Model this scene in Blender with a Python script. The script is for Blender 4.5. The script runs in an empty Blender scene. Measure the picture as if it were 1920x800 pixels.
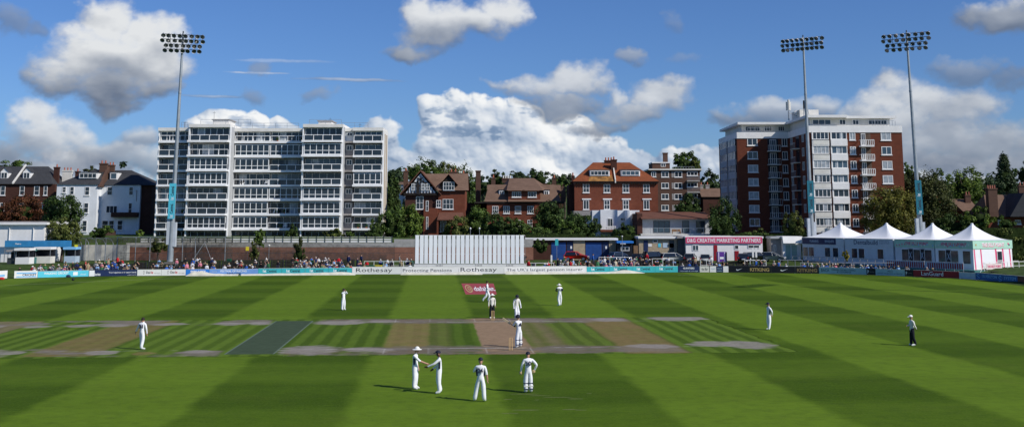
import bpy, bmesh, math, random
import numpy as np
from mathutils import Vector, Matrix
R = math.radians
random.seed(7)
sc = bpy.context.scene
col = sc.collection
# ---------------------------------------------------------------- camera
FPX, PPX, PPY, YH, CH = 2110.0, 960.0, 100.0, 410.0, 7.8      # focal length, principal point, horizon (photo pixels), camera height
TH = math.atan((YH-PPY)/FPX)
cam = bpy.data.objects.new('camera', bpy.data.cameras.new('camera'))
col.objects.link(cam); sc.camera = cam
cam.location = (0, 0, CH); cam.rotation_euler = (R(90)+TH, 0, 0)
cam.data.sensor_width = 36; cam.data.lens = FPX/1920*36
cam.data.shift_y = (PPY-400)/1920
cam.data.clip_start = 0.5; cam.data.clip_end = 9000
# ---------------------------------------------------------------- sun
SUN_AZ, SUN_EL = R(-31.6), R(38.3)                            # direction TO the sun, azimuth from +X
sv = Vector((math.cos(SUN_EL)*math.cos(SUN_AZ), math.cos(SUN_EL)*math.sin(SUN_AZ), math.sin(SUN_EL)))
sun = bpy.data.objects.new('sun', bpy.data.lights.new('sun', 'SUN'))
col.objects.link(sun); sun.location = (60, -40, 80)
sun.rotation_euler = sv.to_track_quat('Z', 'Y').to_euler()
sun.data.energy = 4.3; sun.data.angle = R(0.53); sun.data.color = (1.0, 0.95, 0.87)
sc.view_settings.view_transform = 'Standard'; sc.view_settings.look = 'None'
sc.view_settings.exposure = 0.0; sc.view_settings.gamma = 1.0
sc.view_settings.use_curve_mapping = False
sc.cycles.use_denoising = True
sc.cycles.max_bounces = 5; sc.cycles.diffuse_bounces = 3; sc.cycles.transparent_max_bounces = 8
# ---------------------------------------------------------------- world: Nishita sky with cumulus laid out by direction
w = bpy.data.worlds.new('World'); sc.world = w; w.use_nodes = True
w.cycles.sampling_method = 'MANUAL'; w.cycles.sample_map_resolution = 512
nt = w.node_tree; nt.nodes.clear()
def px_dir(px, py):
    u = (px-PPX)/FPX; v = (PPY-py)/FPX
    return Vector((u, math.cos(TH)-v*math.sin(TH), math.sin(TH)+v*math.cos(TH)))
def px_ae(px, py):
    d = px_dir(px, py)
    return math.atan2(d.x, d.y), d.z/math.hypot(d.x, d.y)
def mth(t, op, a, b=None, c=None, clamp=False):
    n = t.nodes.new('ShaderNodeMath'); n.operation = op; n.use_clamp = clamp
    for i, s in enumerate((a, b, c)):
        if s is None: continue
        if isinstance(s, (int, float)): n.inputs[i].default_value = s
        else: t.links.new(s, n.inputs[i])
    return n.outputs[0]
def vmth(t, op, a, b=None, s=None):
    n = t.nodes.new('ShaderNodeVectorMath'); n.operation = op
    for i, q in enumerate((a, b)):
        if q is None: continue
        if isinstance(q, (tuple, list)): n.inputs[i].default_value = q
        else: t.links.new(q, n.inputs[i])
    if s is not None: n.inputs['Scale'].default_value = s
    return n.outputs['Value'] if op in ('LENGTH', 'DOT_PRODUCT') else n.outputs[0]
def mrange(t, v, a, b, c=0.0, d=1.0, smooth=True):
    n = t.nodes.new('ShaderNodeMapRange'); n.interpolation_type = 'SMOOTHSTEP' if smooth else 'LINEAR'
    t.links.new(v, n.inputs['Value'])
    for k, q in zip(('From Min', 'From Max', 'To Min', 'To Max'), (a, b, c, d)): n.inputs[k].default_value = q
    return n.outputs[0]
def noise(t, vec, scale, detail=3, rough=.55, out='Factor', dist=0.0):
    n = t.nodes.new('ShaderNodeTexNoise'); n.inputs['Scale'].default_value = scale
    n.inputs['Detail'].default_value = detail; n.inputs['Roughness'].default_value = rough; n.inputs['Distortion'].default_value = dist
    if vec is not None: t.links.new(vec, n.inputs['Vector'])
    return n.outputs[0] if out != 'Color' else n.outputs[1]
def mixc(t, fac, a, b, mode='MIX'):
    n = t.nodes.new('ShaderNodeMix'); n.data_type = 'RGBA'; n.blend_type = mode
    for s, q in ((n.inputs[0], fac), (n.inputs[6], a), (n.inputs[7], b)):
        if isinstance(q, (int, float)): s.default_value = q
        elif isinstance(q, (tuple, list)): s.default_value = tuple(q)+((1,) if len(q) == 3 else ())
        else: t.links.new(q, s)
    return n.outputs[2]
# clouds as ellipses in photo pixels (cx, cy, rx, ry, weight); B in clusters (top, base, brightness, opacity)
A_BLOBS = [(836,214,44,44,1),(812,190,22,22,1),(880,230,54,48,1),(916,218,32,28,1),(962,248,62,48,1),(990,222,30,24,1),
 (1050,266,70,40,1),(1118,290,66,38,1),(1180,308,62,34,1),(1262,312,56,30,1),(1316,300,40,26,1),(840,275,50,50,1),(900,310,110,60,1),
 (1030,325,170,50,1),(716,256,34,36,.85),(730,315,70,34,.95),(790,318,60,30,.95),(410,238,46,28,.9),(472,240,30,20,.9),(528,238,30,20,.9),(1390,310,90,34,.8),
 (1000,380,500,60,1.1),(60,360,200,60,.9),(1800,370,250,60,.9),(600,320,100,50,.8)]
B_CLUSTERS = [
 ((5,215,1.18,1.0),[(213,46,50,46,1),(285,80,50,44,1),(152,92,48,42,.95),(200,120,116,64,1.05),(268,125,72,50,1),(115,140,60,44,.95),(180,168,90,32,1),(80,160,44,30,.8),(205,188,66,22,.9),(285,165,60,26,.8)]),
 ((195,330,.98,.92),[(60,228,42,34,.95),(88,262,66,36,.95),(180,290,120,32,.95),(30,310,90,30,.9)]),
 ((238,280,.80,.85),[(258,260,54,22,.85)]),
 ((250,330,.95,.85),[(250,305,90,30,.9)]),
 ((15,75,.55,.6),[(8,44,34,30,.75),(52,60,30,18,.6)]),
 ((0,108,1.08,.97),[(830,46,84,44,1),(788,22,40,34,1),(882,46,70,34,.95),(768,88,60,18,.85),(945,24,50,32,.8)]),
 ((122,215,.90,.90),[(1082,150,60,30,1),(1018,158,74,26,.8),(1055,190,72,24,.9),(965,148,36,14,.7),(1130,165,40,20,.7)]),
 ((155,245,.90,.90),[(1245,184,60,32,1),(1180,208,96,26,.85),(1130,232,80,14,.7),(1160,185,30,16,.7)]),
 ((98,132,.6,.7),[(1192,115,34,17,.8)]),((22,60,.45,.35),[(1248,40,28,24,.7)]),((100,140,.45,.3),[(1280,118,30,14,.7)]),
 ((0,62,1.0,.95),[(1880,30,84,32,.95),(1925,18,60,30,.9)]),
 ((125,330,.90,.92),[(1668,155,50,28,.85),(1700,192,100,42,.98),(1800,195,70,40,.95),(1640,230,90,40,.95),(1760,265,130,46,1),(1870,260,90,42,1),(1900,300,100,40,1),(1700,300,130,40,.95)]),
 ((105,162,.7,.65),[(1815,128,56,26,.8),(1895,142,50,20,.7)]),
 ((180,232,.8,.8),[(1440,206,72,26,.85),(1385,222,44,18,.8),(1530,200,50,24,.7)]),
 ((120,160,1.6,.55),[(655,150,90,3.2,1.0),(480,137,60,2.4,.7)]),((95,140,1.5,.25),[(530,115,84,4,.8)]),((170,195,1.6,.5),[(405,182,62,2.8,.95)]),
 ((165,205,.35,.6),[(490,185,34,20,.7),(605,186,34,15,.7),(495,130,20,14,.7)])]
sky = nt.nodes.new('ShaderNodeTexSky'); sky.sky_type = 'NISHITA'; sky.sun_disc = False
sky.sun_elevation = SUN_EL; sky.sun_rotation = R(90)-SUN_AZ
sky.air_density = 1.0; sky.dust_density = .25; sky.ozone_density = 3.2; sky.altitude = 200
skyc = mixc(nt, 1.0, sky.outputs[0], (.44, .63, .97), 'MULTIPLY')
bg = nt.nodes.new('ShaderNodeBackground'); bg.inputs['Strength'].default_value = .1
wo = nt.nodes.new('ShaderNodeOutputWorld'); nt.links.new(skyc, bg.inputs[0]); nt.links.new(bg.outputs[0], wo.inputs[0])
# ---------------------------------------------------------------- helpers
MATS = {}
def M(name, rgb=None, rough=.75, var=.12, scale=1.2, spec=.3, metal=0.0, emit=None, var2=0.0, island=0.0, objrand=0.0, trans=0.0, bump=0.0):
    if name in MATS: return MATS[name]
    m = bpy.data.materials.new(name); m.use_nodes = True; t = m.node_tree
    b = t.nodes['Principled BSDF']
    b.inputs['Roughness'].default_value = rough; b.inputs['Metallic'].default_value = metal
    b.inputs['Specular IOR Level'].default_value = spec
    tcn = t.nodes.new('ShaderNodeTexCoord'); v = tcn.outputs['Object']
    f = noise(t, v, scale, 4, .6)
    lo = tuple(c*(1-var) for c in rgb); hi = tuple(min(1, c*(1+var)) for c in rgb)
    c = mixc(t, mrange(t, f, .3, .7), lo, hi)
    if var2:
        g = noise(t, v, scale*9, 3, .7)
        c = mixc(t, mth(t, 'MULTIPLY', mrange(t, g, .35, .75), var2), c, tuple(x*.45 for x in rgb))
    if island:
        gn = t.nodes.new('ShaderNodeNewGeometry')
        h = t.nodes.new('ShaderNodeHueSaturation'); t.links.new(c, h.inputs['Color'])
        t.links.new(mrange(t, gn.outputs['Random Per Island'], 0, 1, 1-island, 1+island, False), h.inputs['Value'])
        t.links.new(mrange(t, gn.outputs['Random Per Island'], 0, 1, .5+.035*island, .5-.03*island, False), h.inputs['Hue'])
        c = h.outputs[0]
    if bump:
        bn = t.nodes.new('ShaderNodeBump'); bn.inputs['Strength'].default_value = bump
        t.links.new(noise(t, v, scale*6, 4), bn.inputs['Height']); t.links.new(bn.outputs[0], b.inputs['Normal'])
    t.links.new(c, b.inputs['Base Color'])
    if trans:
        tl = t.nodes.new('ShaderNodeBsdfTranslucent'); t.links.new(c, tl.inputs[0])
        mx = t.nodes.new('ShaderNodeMixShader'); mx.inputs[0].default_value = trans
        t.links.new(b.outputs[0], mx.inputs[1]); t.links.new(tl.outputs[0], mx.inputs[2])
        t.links.new(mx.outputs[0], t.nodes['Material Output'].inputs[0])
    MATS[name] = m
    return m
def brickmat(name, c1, c2, mortar, stain=.5):
    m = bpy.data.materials.new(name); m.use_nodes = True; t = m.node_tree; b = t.nodes['Principled BSDF']
    b.inputs['Roughness'].default_value = .9; b.inputs['Specular IOR Level'].default_value = .15
    v = t.nodes.new('ShaderNodeTexCoord').outputs['Object']
    s = t.nodes.new('ShaderNodeSeparateXYZ'); t.links.new(v, s.inputs[0])
    cb = t.nodes.new('ShaderNodeCombineXYZ'); t.links.new(mth(t, 'ADD', s.outputs[0], s.outputs[1]), cb.inputs[0]); t.links.new(s.outputs[2], cb.inputs[1])
    br = t.nodes.new('ShaderNodeTexBrick'); t.links.new(cb.outputs[0], br.inputs['Vector'])
    br.inputs['Color1'].default_value = (*c1, 1); br.inputs['Color2'].default_value = (*c2, 1); br.inputs['Mortar'].default_value = (*mortar, 1)
    br.inputs['Scale'].default_value = 1.0; br.inputs['Brick Width'].default_value = .45; br.inputs['Row Height'].default_value = .15; br.inputs['Mortar Size'].default_value = .012
    f = noise(t, v, .55, 4, .65)
    c = mixc(t, mth(t, 'MULTIPLY', mrange(t, f, .35, .75), stain), br.outputs[0], tuple(x*.55 for x in c1))
    g = noise(t, v, 6, 3, .7)
    c = mixc(t, mth(t, 'MULTIPLY', mrange(t, g, .4, .8), .35), c, tuple(min(1, x*1.5) for x in c2))
    t.links.new(c, b.inputs['Base Color']); MATS[name] = m; return m
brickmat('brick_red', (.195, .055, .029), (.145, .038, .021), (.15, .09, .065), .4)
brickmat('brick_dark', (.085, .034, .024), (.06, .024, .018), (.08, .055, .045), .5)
brickmat('brick_tower', (.165, .046, .024), (.125, .034, .019), (.12, .065, .048), .35)
brickmat('brick_brown', (.125, .068, .048), (.095, .052, .038), (.11, .08, .065), .4)
brickmat('brick_wall', (.30, .135, .09), (.24, .10, .07), (.28, .20, .15), .5)
brickmat('tile_orange', (.27, .080, .034), (.20, .062, .028), (.16, .055, .025), .7)
brickmat('tile_brown', (.20, .125, .09), (.16, .10, .07), (.12, .08, .06), .6)
brickmat('tile_redbrown', (.17, .075, .05), (.13, .06, .042), (.10, .05, .04), .5)
brickmat('slate', (.060, .062, .068), (.045, .047, .052), (.035, .036, .04), .5)
M('lichen', (.26, .125, .035), .9, .5, 1.2)
M('flat_white', (.90, .90, .89), .55, .04, .5, var2=.07); M('flat_cream', (.78, .76, .71), .7, .08, .5, var2=.12)
M('white', (.80, .79, .77), .6, .05, .8, var2=.06); M('render_white', (.74, .76, .78), .8, .07, .35, var2=.08); M('grey_render', (.42, .43, .44), .8, .08)
M('offwhite', (.70, .68, .62), .7, .10, .5, var2=.12); M('panel_grey', (.30, .28, .27), .8, .1); M('tan_brick', (.40, .32, .22), .9, .12, 3)
M('glass', (.022, .034, .048), .08, .35, .35, spec=.6); M('glass_blue', (.05, .085, .12), .08, .3, .3, spec=.7)
M('curtain', (.34, .38, .41), .35, .25, 1.6, spec=.5); M('interior', (.030, .028, .027), .8, .4, .6); M('brown_in', (.10, .065, .045), .8, .4, .6)
M('timber_black', (.022, .018, .016), .8, .2); M('dark_metal', (.045, .05, .055), .5, .15, spec=.5); M('steel', (.36, .38, .40), .42, .10, metal=.55, spec=.5)
M('mast', (.33, .36, .38), .45, .12, .8, metal=.35, spec=.5); M('cabinet', (.52, .56, .60), .5, .08); M('lamp_face', (.055, .07, .06), .12, .3, 4, spec=.8); M('lamp_shell', (.62, .62, .60), .3, .1, metal=.5)
M('teal', (.045, .42, .46), .5, .08); M('cyan', (.10, .55, .70), .5, .06); M('navy', (.016, .030, .095), .5, .12); M('blue', (.03, .20, .62), .5, .1); M('skyblue', (.22, .50, .80), .5, .1)
M('black', (.012, .013, .018), .5, .1); M('darkred', (.28, .012, .022), .5, .12); M('magenta', (.62, .07, .17), .6, .06); M('pale_teal', (.36, .52, .56), .5, .08)
M('gold', (.50, .36, .13), .5, .1); M('red', (.55, .02, .02), .5, .08); M('text_dark', (.03, .035, .05), .6, .05); M('text_white', (.85, .86, .86), .6, .03); M('silver_blue', (.42, .52, .62), .5, .08)
M('clay', (.36, .13, .09), .8, .2); M('terracotta', (.40, .12, .07), .8, .25, 3); M('concrete', (.36, .35, .33), .85, .15, 1.5); M('asphalt', (.06, .06, .062), .9, .2, 1)
M('bank_grass', (.052, .085, .020), .95, .35, .5, var2=.5, spec=.1); M('tarp', (.62, .60, .50), .55, .12, 1.5, bump=.3); M('fence_mesh', (.06, .06, .058), .9, .2)
M('garage_blue', (.018, .065, .24), .5, .15, 1.5); M('purple', (.12, .04, .30), .6, .1); M('green_bin', (.015, .10, .05), .5, .1); M('yellow', (.75, .60, .03), .6, .08); M('mint', (.42, .68, .54), .6, .06)
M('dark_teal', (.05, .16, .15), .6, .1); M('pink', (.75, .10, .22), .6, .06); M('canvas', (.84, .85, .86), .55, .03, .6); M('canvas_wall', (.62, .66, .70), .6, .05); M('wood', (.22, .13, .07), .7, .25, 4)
M('willow', (.62, .50, .32), .5, .1, 6); M('stump_wood', (.62, .42, .20), .5, .1, 8); M('rubber', (.014, .014, .015), .8, .1); M('chrome', (.6, .6, .62), .2, .05, metal=1.0)
M('headlight', (.55, .57, .6), .1, .1, spec=.9); M('taillight', (.35, .01, .01), .2, .1, spec=.8); M('car_glass', (.012, .016, .02), .05, .1, spec=.9)
M('whites', (.82, .83, .85), .8, .06, 5, spec=.15, bump=.6); M('whites_cream', (.72, .70, .63), .8, .05, 6, spec=.15); M('trouser_black', (.014, .015, .022), .85, .15, 6, spec=.15)
M('skin', (.46, .26, .17), .55, .08, 8); M('skin_dark', (.14, .07, .045), .5, .08, 8); M('hair', (.025, .017, .012), .7, .2, 10); M('cap_navy', (.012, .014, .03), .7, .1, 6); M('side_panel', (.018, .022, .055), .8, .1, 6)
M('glove', (.50, .38, .20), .7, .15, 8); M('shoe', (.66, .68, .64), .6, .08, 8); M('hat_white', (.80, .79, .74), .8, .05, 6)
class MB:
    def __init__(s): s.v = []; s.f = []; s.m = []; s.mats = []; s.smooth = []
    def mi(s, m):
        m = MATS[m] if isinstance(m, str) else m
        if m not in s.mats: s.mats.append(m)
        return s.mats.index(m)
    def poly(s, pts, m, sm=False):
        b = len(s.v); s.v += [tuple(p) for p in pts]; s.f.append(tuple(range(b, b+len(pts)))); s.m.append(s.mi(m)); s.smooth.append(sm)
    def faces(s, vs, fs, m, sm=False):
        b = len(s.v); s.v += [tuple(p) for p in vs]; k = s.mi(m)
        for f in fs: s.f.append(tuple(b+i for i in f)); s.m.append(k); s.smooth.append(sm)
    def box(s, x0, x1, y0, y1, z0, z1, m):
        if x0 > x1: x0, x1 = x1, x0
        if y0 > y1: y0, y1 = y1, y0
        if z0 > z1: z0, z1 = z1, z0
        s.faces([(x0,y0,z0),(x1,y0,z0),(x1,y1,z0),(x0,y1,z0),(x0,y0,z1),(x1,y0,z1),(x1,y1,z1),(x0,y1,z1)],
                [(0,3,2,1),(4,5,6,7),(0,1,5,4),(1,2,6,5),(2,3,7,6),(3,0,4,7)], m); return s
    def prism(s, pts, y0, y1, m):           # polygon in x,z extruded along y
        n = len(pts); vs = [(p[0], y0, p[1]) for p in pts]+[(p[0], y1, p[1]) for p in pts]
        fs = [tuple(range(n)), tuple(range(2*n-1, n-1, -1))]+[(i, i+n, (i+1) % n+n, (i+1) % n) for i in range(n)]
        s.faces(vs, fs, m); return s
    def prismx(s, pts, x0, x1, m):          # polygon in y,z extruded along x
        n = len(pts); vs = [(x0, p[0], p[1]) for p in pts]+[(x1, p[0], p[1]) for p in pts]
        fs = [tuple(range(n-1, -1, -1)), tuple(range(n, 2*n))]+[(i, (i+1) % n, (i+1) % n+n, i+n) for i in range(n)]
        s.faces(vs, fs, m); return s
    def cyl(s, p0, p1, r0, r1, m, n=8, sm=True, caps=True):
        p0 = Vector(p0); p1 = Vector(p1); d = (p1-p0).normalized()
        a = d.orthogonal().normalized(); b = d.cross(a)
        vs = []
        for p, r in ((p0, r0), (p1, r1)):
            for i in range(n):
                t_ = 2*math.pi*i/n; vs.append(p+a*math.cos(t_)*r+b*math.sin(t_)*r)
        fs = [(i, (i+1) % n, (i+1) % n+n, i+n) for i in range(n)]
        s.faces(vs, fs, m, sm)
        if caps: s.faces(vs, [tuple(range(n-1, -1, -1)), tuple(range(n, 2*n))], m)
        return s
    def ell(s, c, r, m, nu=10, nv=6, vmin=-1.0):
        vs = []; fs = []
        for j in range(nv+1):
            ph = math.asin(vmin)+(math.pi/2-math.asin(vmin))*j/nv
            for i in range(nu):
                t_ = 2*math.pi*i/nu; vs.append((c[0]+r[0]*math.cos(ph)*math.cos(t_), c[1]+r[1]*math.cos(ph)*math.sin(t_), c[2]+r[2]*math.sin(ph)))
        for j in range(nv):
            for i in range(nu): fs.append((j*nu+i, j*nu+(i+1) % nu, (j+1)*nu+(i+1) % nu, (j+1)*nu+i))
        s.faces(vs, fs, m, True); return s
    def build(s, name, parent=None, loc=None, rz=0.0):
        me = bpy.data.meshes.new(name); me.from_pydata(s.v, [], s.f)
        for m in s.mats: me.materials.append(m)
        me.polygons.foreach_set('material_index', s.m); me.polygons.foreach_set('use_smooth', s.smooth); me.update()
        o = bpy.data.objects.new(name, me); col.objects.link(o)
        if loc is not None: o.location = loc; o.rotation_euler.z = rz
        if parent is not None: o.parent = parent
        return o
def tag(o, label, cat, group=None):
    o['label'] = label; o['category'] = cat
    if group: o['group'] = group
    return o
def thing(name, label, cat, loc, rz=0.0, group=None):
    o = bpy.data.objects.new(name, None); col.objects.link(o); o.location = loc; o.rotation_euler.z = rz
    o.empty_display_size = .3
    return tag(o, label, cat, group)
def copy_thing(o, loc, rz, label=None, parent=None):
    c = o.copy(); col.objects.link(c)
    if parent is None:
        c.location = loc; c.rotation_euler.z = rz
        if label: c['label'] = label
    else: c.parent = parent
    for ch in list(o.children): copy_thing(ch, None, 0, None, c)
    return c
def gp(px, py, z=0.0):                       # photo pixel -> point on the plane at height z
    d = px_dir(px, py); k = (z-CH)/d.z
    return Vector((d.x*k, d.y*k, z))
def pY(px, py, Y):                           # photo pixel -> X,Z at depth Y
    d = px_dir(px, py); k = Y/d.y
    return d.x*k, CH+d.z*k
class Frame:                                 # facade frame: local x along the facade, y away from the viewer, z up
    def __init__(s, px, py, Y, rot=0.0):
        x, z = pY(px, py, Y); s.o = Vector((x, Y, z)); s.r = R(rot)
        s.ex = Vector((math.cos(s.r), math.sin(s.r), 0)); s.ey = Vector((-math.sin(s.r), math.cos(s.r), 0))
    def pt(s, px, py, d=0.0):
        dr = px_dir(px, py); c = Vector((0, 0, CH))
        k = ((s.o+s.ey*d-c).dot(s.ey))/dr.dot(s.ey); p = c+dr*k-s.o
        return p.dot(s.ex), p.z
    def x(s, px, py, d=0.0): return s.pt(px, py, d)[0]
    def z(s, py, px, d=0.0): return s.pt(px, py, d)[1]
def text_mesh(s_, mat, width, height, name='lettering', parent=None, loc=(0, 0, 0), rot=None, ext=.008, bold=0.0):
    cu = bpy.data.curves.new('txt', 'FONT'); cu.body = s_; cu.extrude = ext; cu.resolution_u = 2; cu.offset = bold
    ob = bpy.data.objects.new('txt', cu); col.objects.link(ob)
    dg = bpy.context.evaluated_depsgraph_get()
    me = bpy.data.meshes.new_from_object(ob.evaluated_get(dg)); bpy.data.objects.remove(ob); bpy.data.curves.remove(cu)
    n = len(me.vertices); co = np.empty(n*3, np.float32); me.vertices.foreach_get('co', co); co = co.reshape(-1, 3)
    if n:
        mn = co.min(0); mx_ = co.max(0); sz = np.maximum(mx_-mn, 1e-5)
        co[:, 0] = (co[:, 0]-(mn[0]+mx_[0])/2)*width/sz[0]; co[:, 1] = (co[:, 1]-(mn[1]+mx_[1])/2)*height/sz[1]
        me.vertices.foreach_set('co', co.ravel())
    me.materials.clear(); me.materials.append(MATS[mat] if isinstance(mat, str) else mat); me.update()
    o = bpy.data.objects.new(name, me); col.objects.link(o); o.location = loc
    o.rotation_euler = rot if rot is not None else (R(90), 0, 0)
    if parent is not None: o.parent = parent
    return o
# ---------------------------------------------------------------- cumulus on the sky dome (density worked out on a direction grid)
def vnoise(x, y, seed):
    xi = np.floor(x).astype(np.int64); yi = np.floor(y).astype(np.int64); fx = x-xi; fy = y-yi
    fx = fx*fx*fx*(fx*(fx*6-15)+10); fy = fy*fy*fy*(fy*(fy*6-15)+10)
    def h(a, b):
        n = (a*374761393+b*668265263+seed*982451653) & 0xffffffff
        n = ((n ^ (n >> 13))*1274126177) & 0xffffffff
        return ((n ^ (n >> 16)) & 0xffff)/65535.0
    return (h(xi, yi)*(1-fx)+h(xi+1, yi)*fx)*(1-fy)+(h(xi, yi+1)*(1-fx)+h(xi+1, yi+1)*fx)*fy
def fbm(x, y, seed, octv=5, gain=.5, lac=2.03):
    s = 0; a = 1; t = 0
    for i in range(octv):
        s = s+a*vnoise(x+17.3*i, y-9.1*i, seed+i); t += a; a *= gain; x = x*lac; y = y*lac
    return s/t
def billow(x, y, seed, octv=4, gain=.5):
    # rounded cauliflower lobes: distance to jittered points
    s = 0; a = 1; t = 0
    for o in range(octv):
        xi = np.floor(x).astype(np.int64); yi = np.floor(y).astype(np.int64); best = np.full(x.shape, 9.0)
        for dx in (-1, 0, 1):
            for dy in (-1, 0, 1):
                cx = xi+dx; cy = yi+dy
                n = (cx*374761393+cy*668265263+(seed+o)*982451653) & 0xffffffff
                n = ((n ^ (n >> 13))*1274126177) & 0xffffffff; n = n ^ (n >> 16)
                jx = (n & 0xff)/255.0; jy = ((n >> 8) & 0xff)/255.0
                best = np.minimum(best, (cx+jx-x)**2+(cy+jy-y)**2)
        s = s+a*np.sqrt(np.clip(1-best*1.15, 0, 1)); t += a; a *= gain; x = x*2.1+3.7; y = y*2.1+1.9
    return s/t
CS = 1.55
ga = np.arange(-1250, 1250, CS); gv = np.arange(-20, 640, CS)
GX, GV = np.meshgrid(ga, gv)
def blobs_field(blobs, wx, wy, sm=.22):
    acc = np.full(GX.shape, -1.5)
    for (bx, by, rx, ry, wt) in blobs:
        a_, e_ = px_ae(bx, by); a_ *= FPX; e_ *= FPX
        k = .12 if ry < 5 else 1
        d = np.maximum(wt-(((GX+wx*k-a_)/rx)**2+((GV+wy*k-e_)/ry)**2), -1.5)
        h = np.clip(.5+.5*(d-acc)/sm, 0, 1)
        acc = acc*(1-h)+d*h+sm*h*(1-h)*.5
    return acc
Lx, Ly, Lz = .60, .62, .52
def shade(H, soft):
    gy, gx = np.gradient(H, CS)
    nx, ny, nz = -gx, -gy, np.ones_like(H)*soft
    return (nx*Lx+ny*Ly+nz*Lz)/np.sqrt(nx*nx+ny*ny+nz*nz)
def smooth(v, a, b):
    t_ = np.clip((v-a)/(b-a), 0, 1); return t_*t_*(3-2*t_)
def blur(A, k):
    for ax in (0, 1):
        for _ in range(2):
            c = np.cumsum(np.concatenate([np.repeat(np.take(A, [0], ax), k, ax), A, np.repeat(np.take(A, [-1], ax), k, ax)], ax), ax)
            n = A.shape[ax]
            A = (np.take(c, range(2*k, 2*k+n), ax)-np.take(c, range(0, n), ax))/(2*k)
    return A
def layerA():
    wx = (fbm(GX/60, GV/60, 11, 3)-.5)*40; wy = (fbm(GX/60+9, GV/60, 12, 3)-.5)*34
    D = blobs_field(A_BLOBS, wx, wy)
    F = fbm(GX/15, GV/15, 31, 6, .56)
    B = billow((GX+wx*.5+F*16)/70, (GV+wy*.5+F*12)/56, 21, 2, .5); B2 = billow((GX+F*12)/24, (GV+F*10)/21, 25, 2, .5)
    D = D+(B-.50)*.95+(B2-.5)*.30+(F-.5)*.62
    H = np.sqrt(np.clip(D, 0, 2.0))*16+B*30*smooth(D, 0, .6)+B2*4.5+F*5.0
    s = shade(blur(H, 1), 1.2)*.45+shade(blur(H, 5), .9)*.55
    ht = smooth(GV, 80, 330)
    big = fbm(GX/80+5, GV/40, 61, 5)
    lit = .30+.56*s+.38*(ht-.5)+.16*smooth(B, .2, .7)+1.15*(big-.5)*(1.2-ht)
    dark = smooth(fbm(GX/46+31, GV/20, 67, 5), .54, .68)*smooth(GV, 100, 170)*smooth(-GV, -320, -230)*smooth(D, .2, .6)
    lit = lit-.50*dark
    a = smooth(D, -.14, .36)
    return D, np.clip(lit, 0, 1), a*.98
def layerB():
    wx = (fbm(GX/90, GV/90, 41, 6, .55)-.5)*92; wy = (fbm(GX/90+9, GV/90, 42, 6, .55)-.5)*66
    F = fbm(GX/34, GV/24, 52, 7, .60); B = billow((GX+wx*.5+F*20)/70, (GV+wy*.5+F*16)/54, 51, 2, .45)
    tot = np.full(GX.shape, -1.5); ws = np.full(GX.shape, 1e-6); hh = np.zeros(GX.shape); br = np.zeros(GX.shape); op = np.zeros(GX.shape)
    for (ty, by, bri, opa), bl in B_CLUSTERS:
        d = blobs_field(bl, wx, wy, .3)
        t_, b_ = px_ae(960, ty)[1]*FPX, px_ae(960, by)[1]*FPX
        w_ = np.exp(np.clip(d, -1.5, 1.2)*6)
        ws += w_; hh += w_*np.clip((GV+wy*.3-b_)/(t_-b_), 0, 1); br += w_*bri; op += w_*opa
        tot = np.maximum(tot, d)
    hh /= ws; br /= ws; op /= ws
    D = tot+.10+(B-.5)*.32+(F-.5)*1.15
    H = np.sqrt(np.clip(D, 0, 1.6))*16+B*16*smooth(D, 0, .7)+F*8.0
    s = shade(blur(H, 3), 1.6)*.45+shade(blur(H, 9), 1.2)*.55
    big = fbm(GX/80, GV/44, 71, 6)
    lit = -.06+.40*s+.66*smooth(hh, .02, .70)+.70*(big-.5)+.12*smooth(D, .3, 1.0)
    lit = np.clip(lit-.05, 0, 1)*br
    a = smooth(D, -.30, 1.05)**.95*op
    return D, np.clip(lit, 0, 1), a
DA, litA, aA = layerA(); DB, litB, aB = layerB()
def ramp(l, lo, mid, hi):
    l = l[..., None]; lo, mid, hi = map(np.array, (lo, mid, hi))
    return np.where(l < .5, lo+(mid-lo)*l*2, mid+(hi-mid)*(l-.5)*2)
cA = ramp(litA, (.20, .29, .44), (.48, .56, .68), (.93, .94, .94))
cB = ramp(litB, (.15, .19, .27), (.36, .40, .47), (.76, .78, .80))
CAL = aB+aA*(1-aB)
CCO = (cB*aB[..., None]+cA*(aA*(1-aB))[..., None])/np.maximum(CAL, 1e-4)[..., None]
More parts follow.
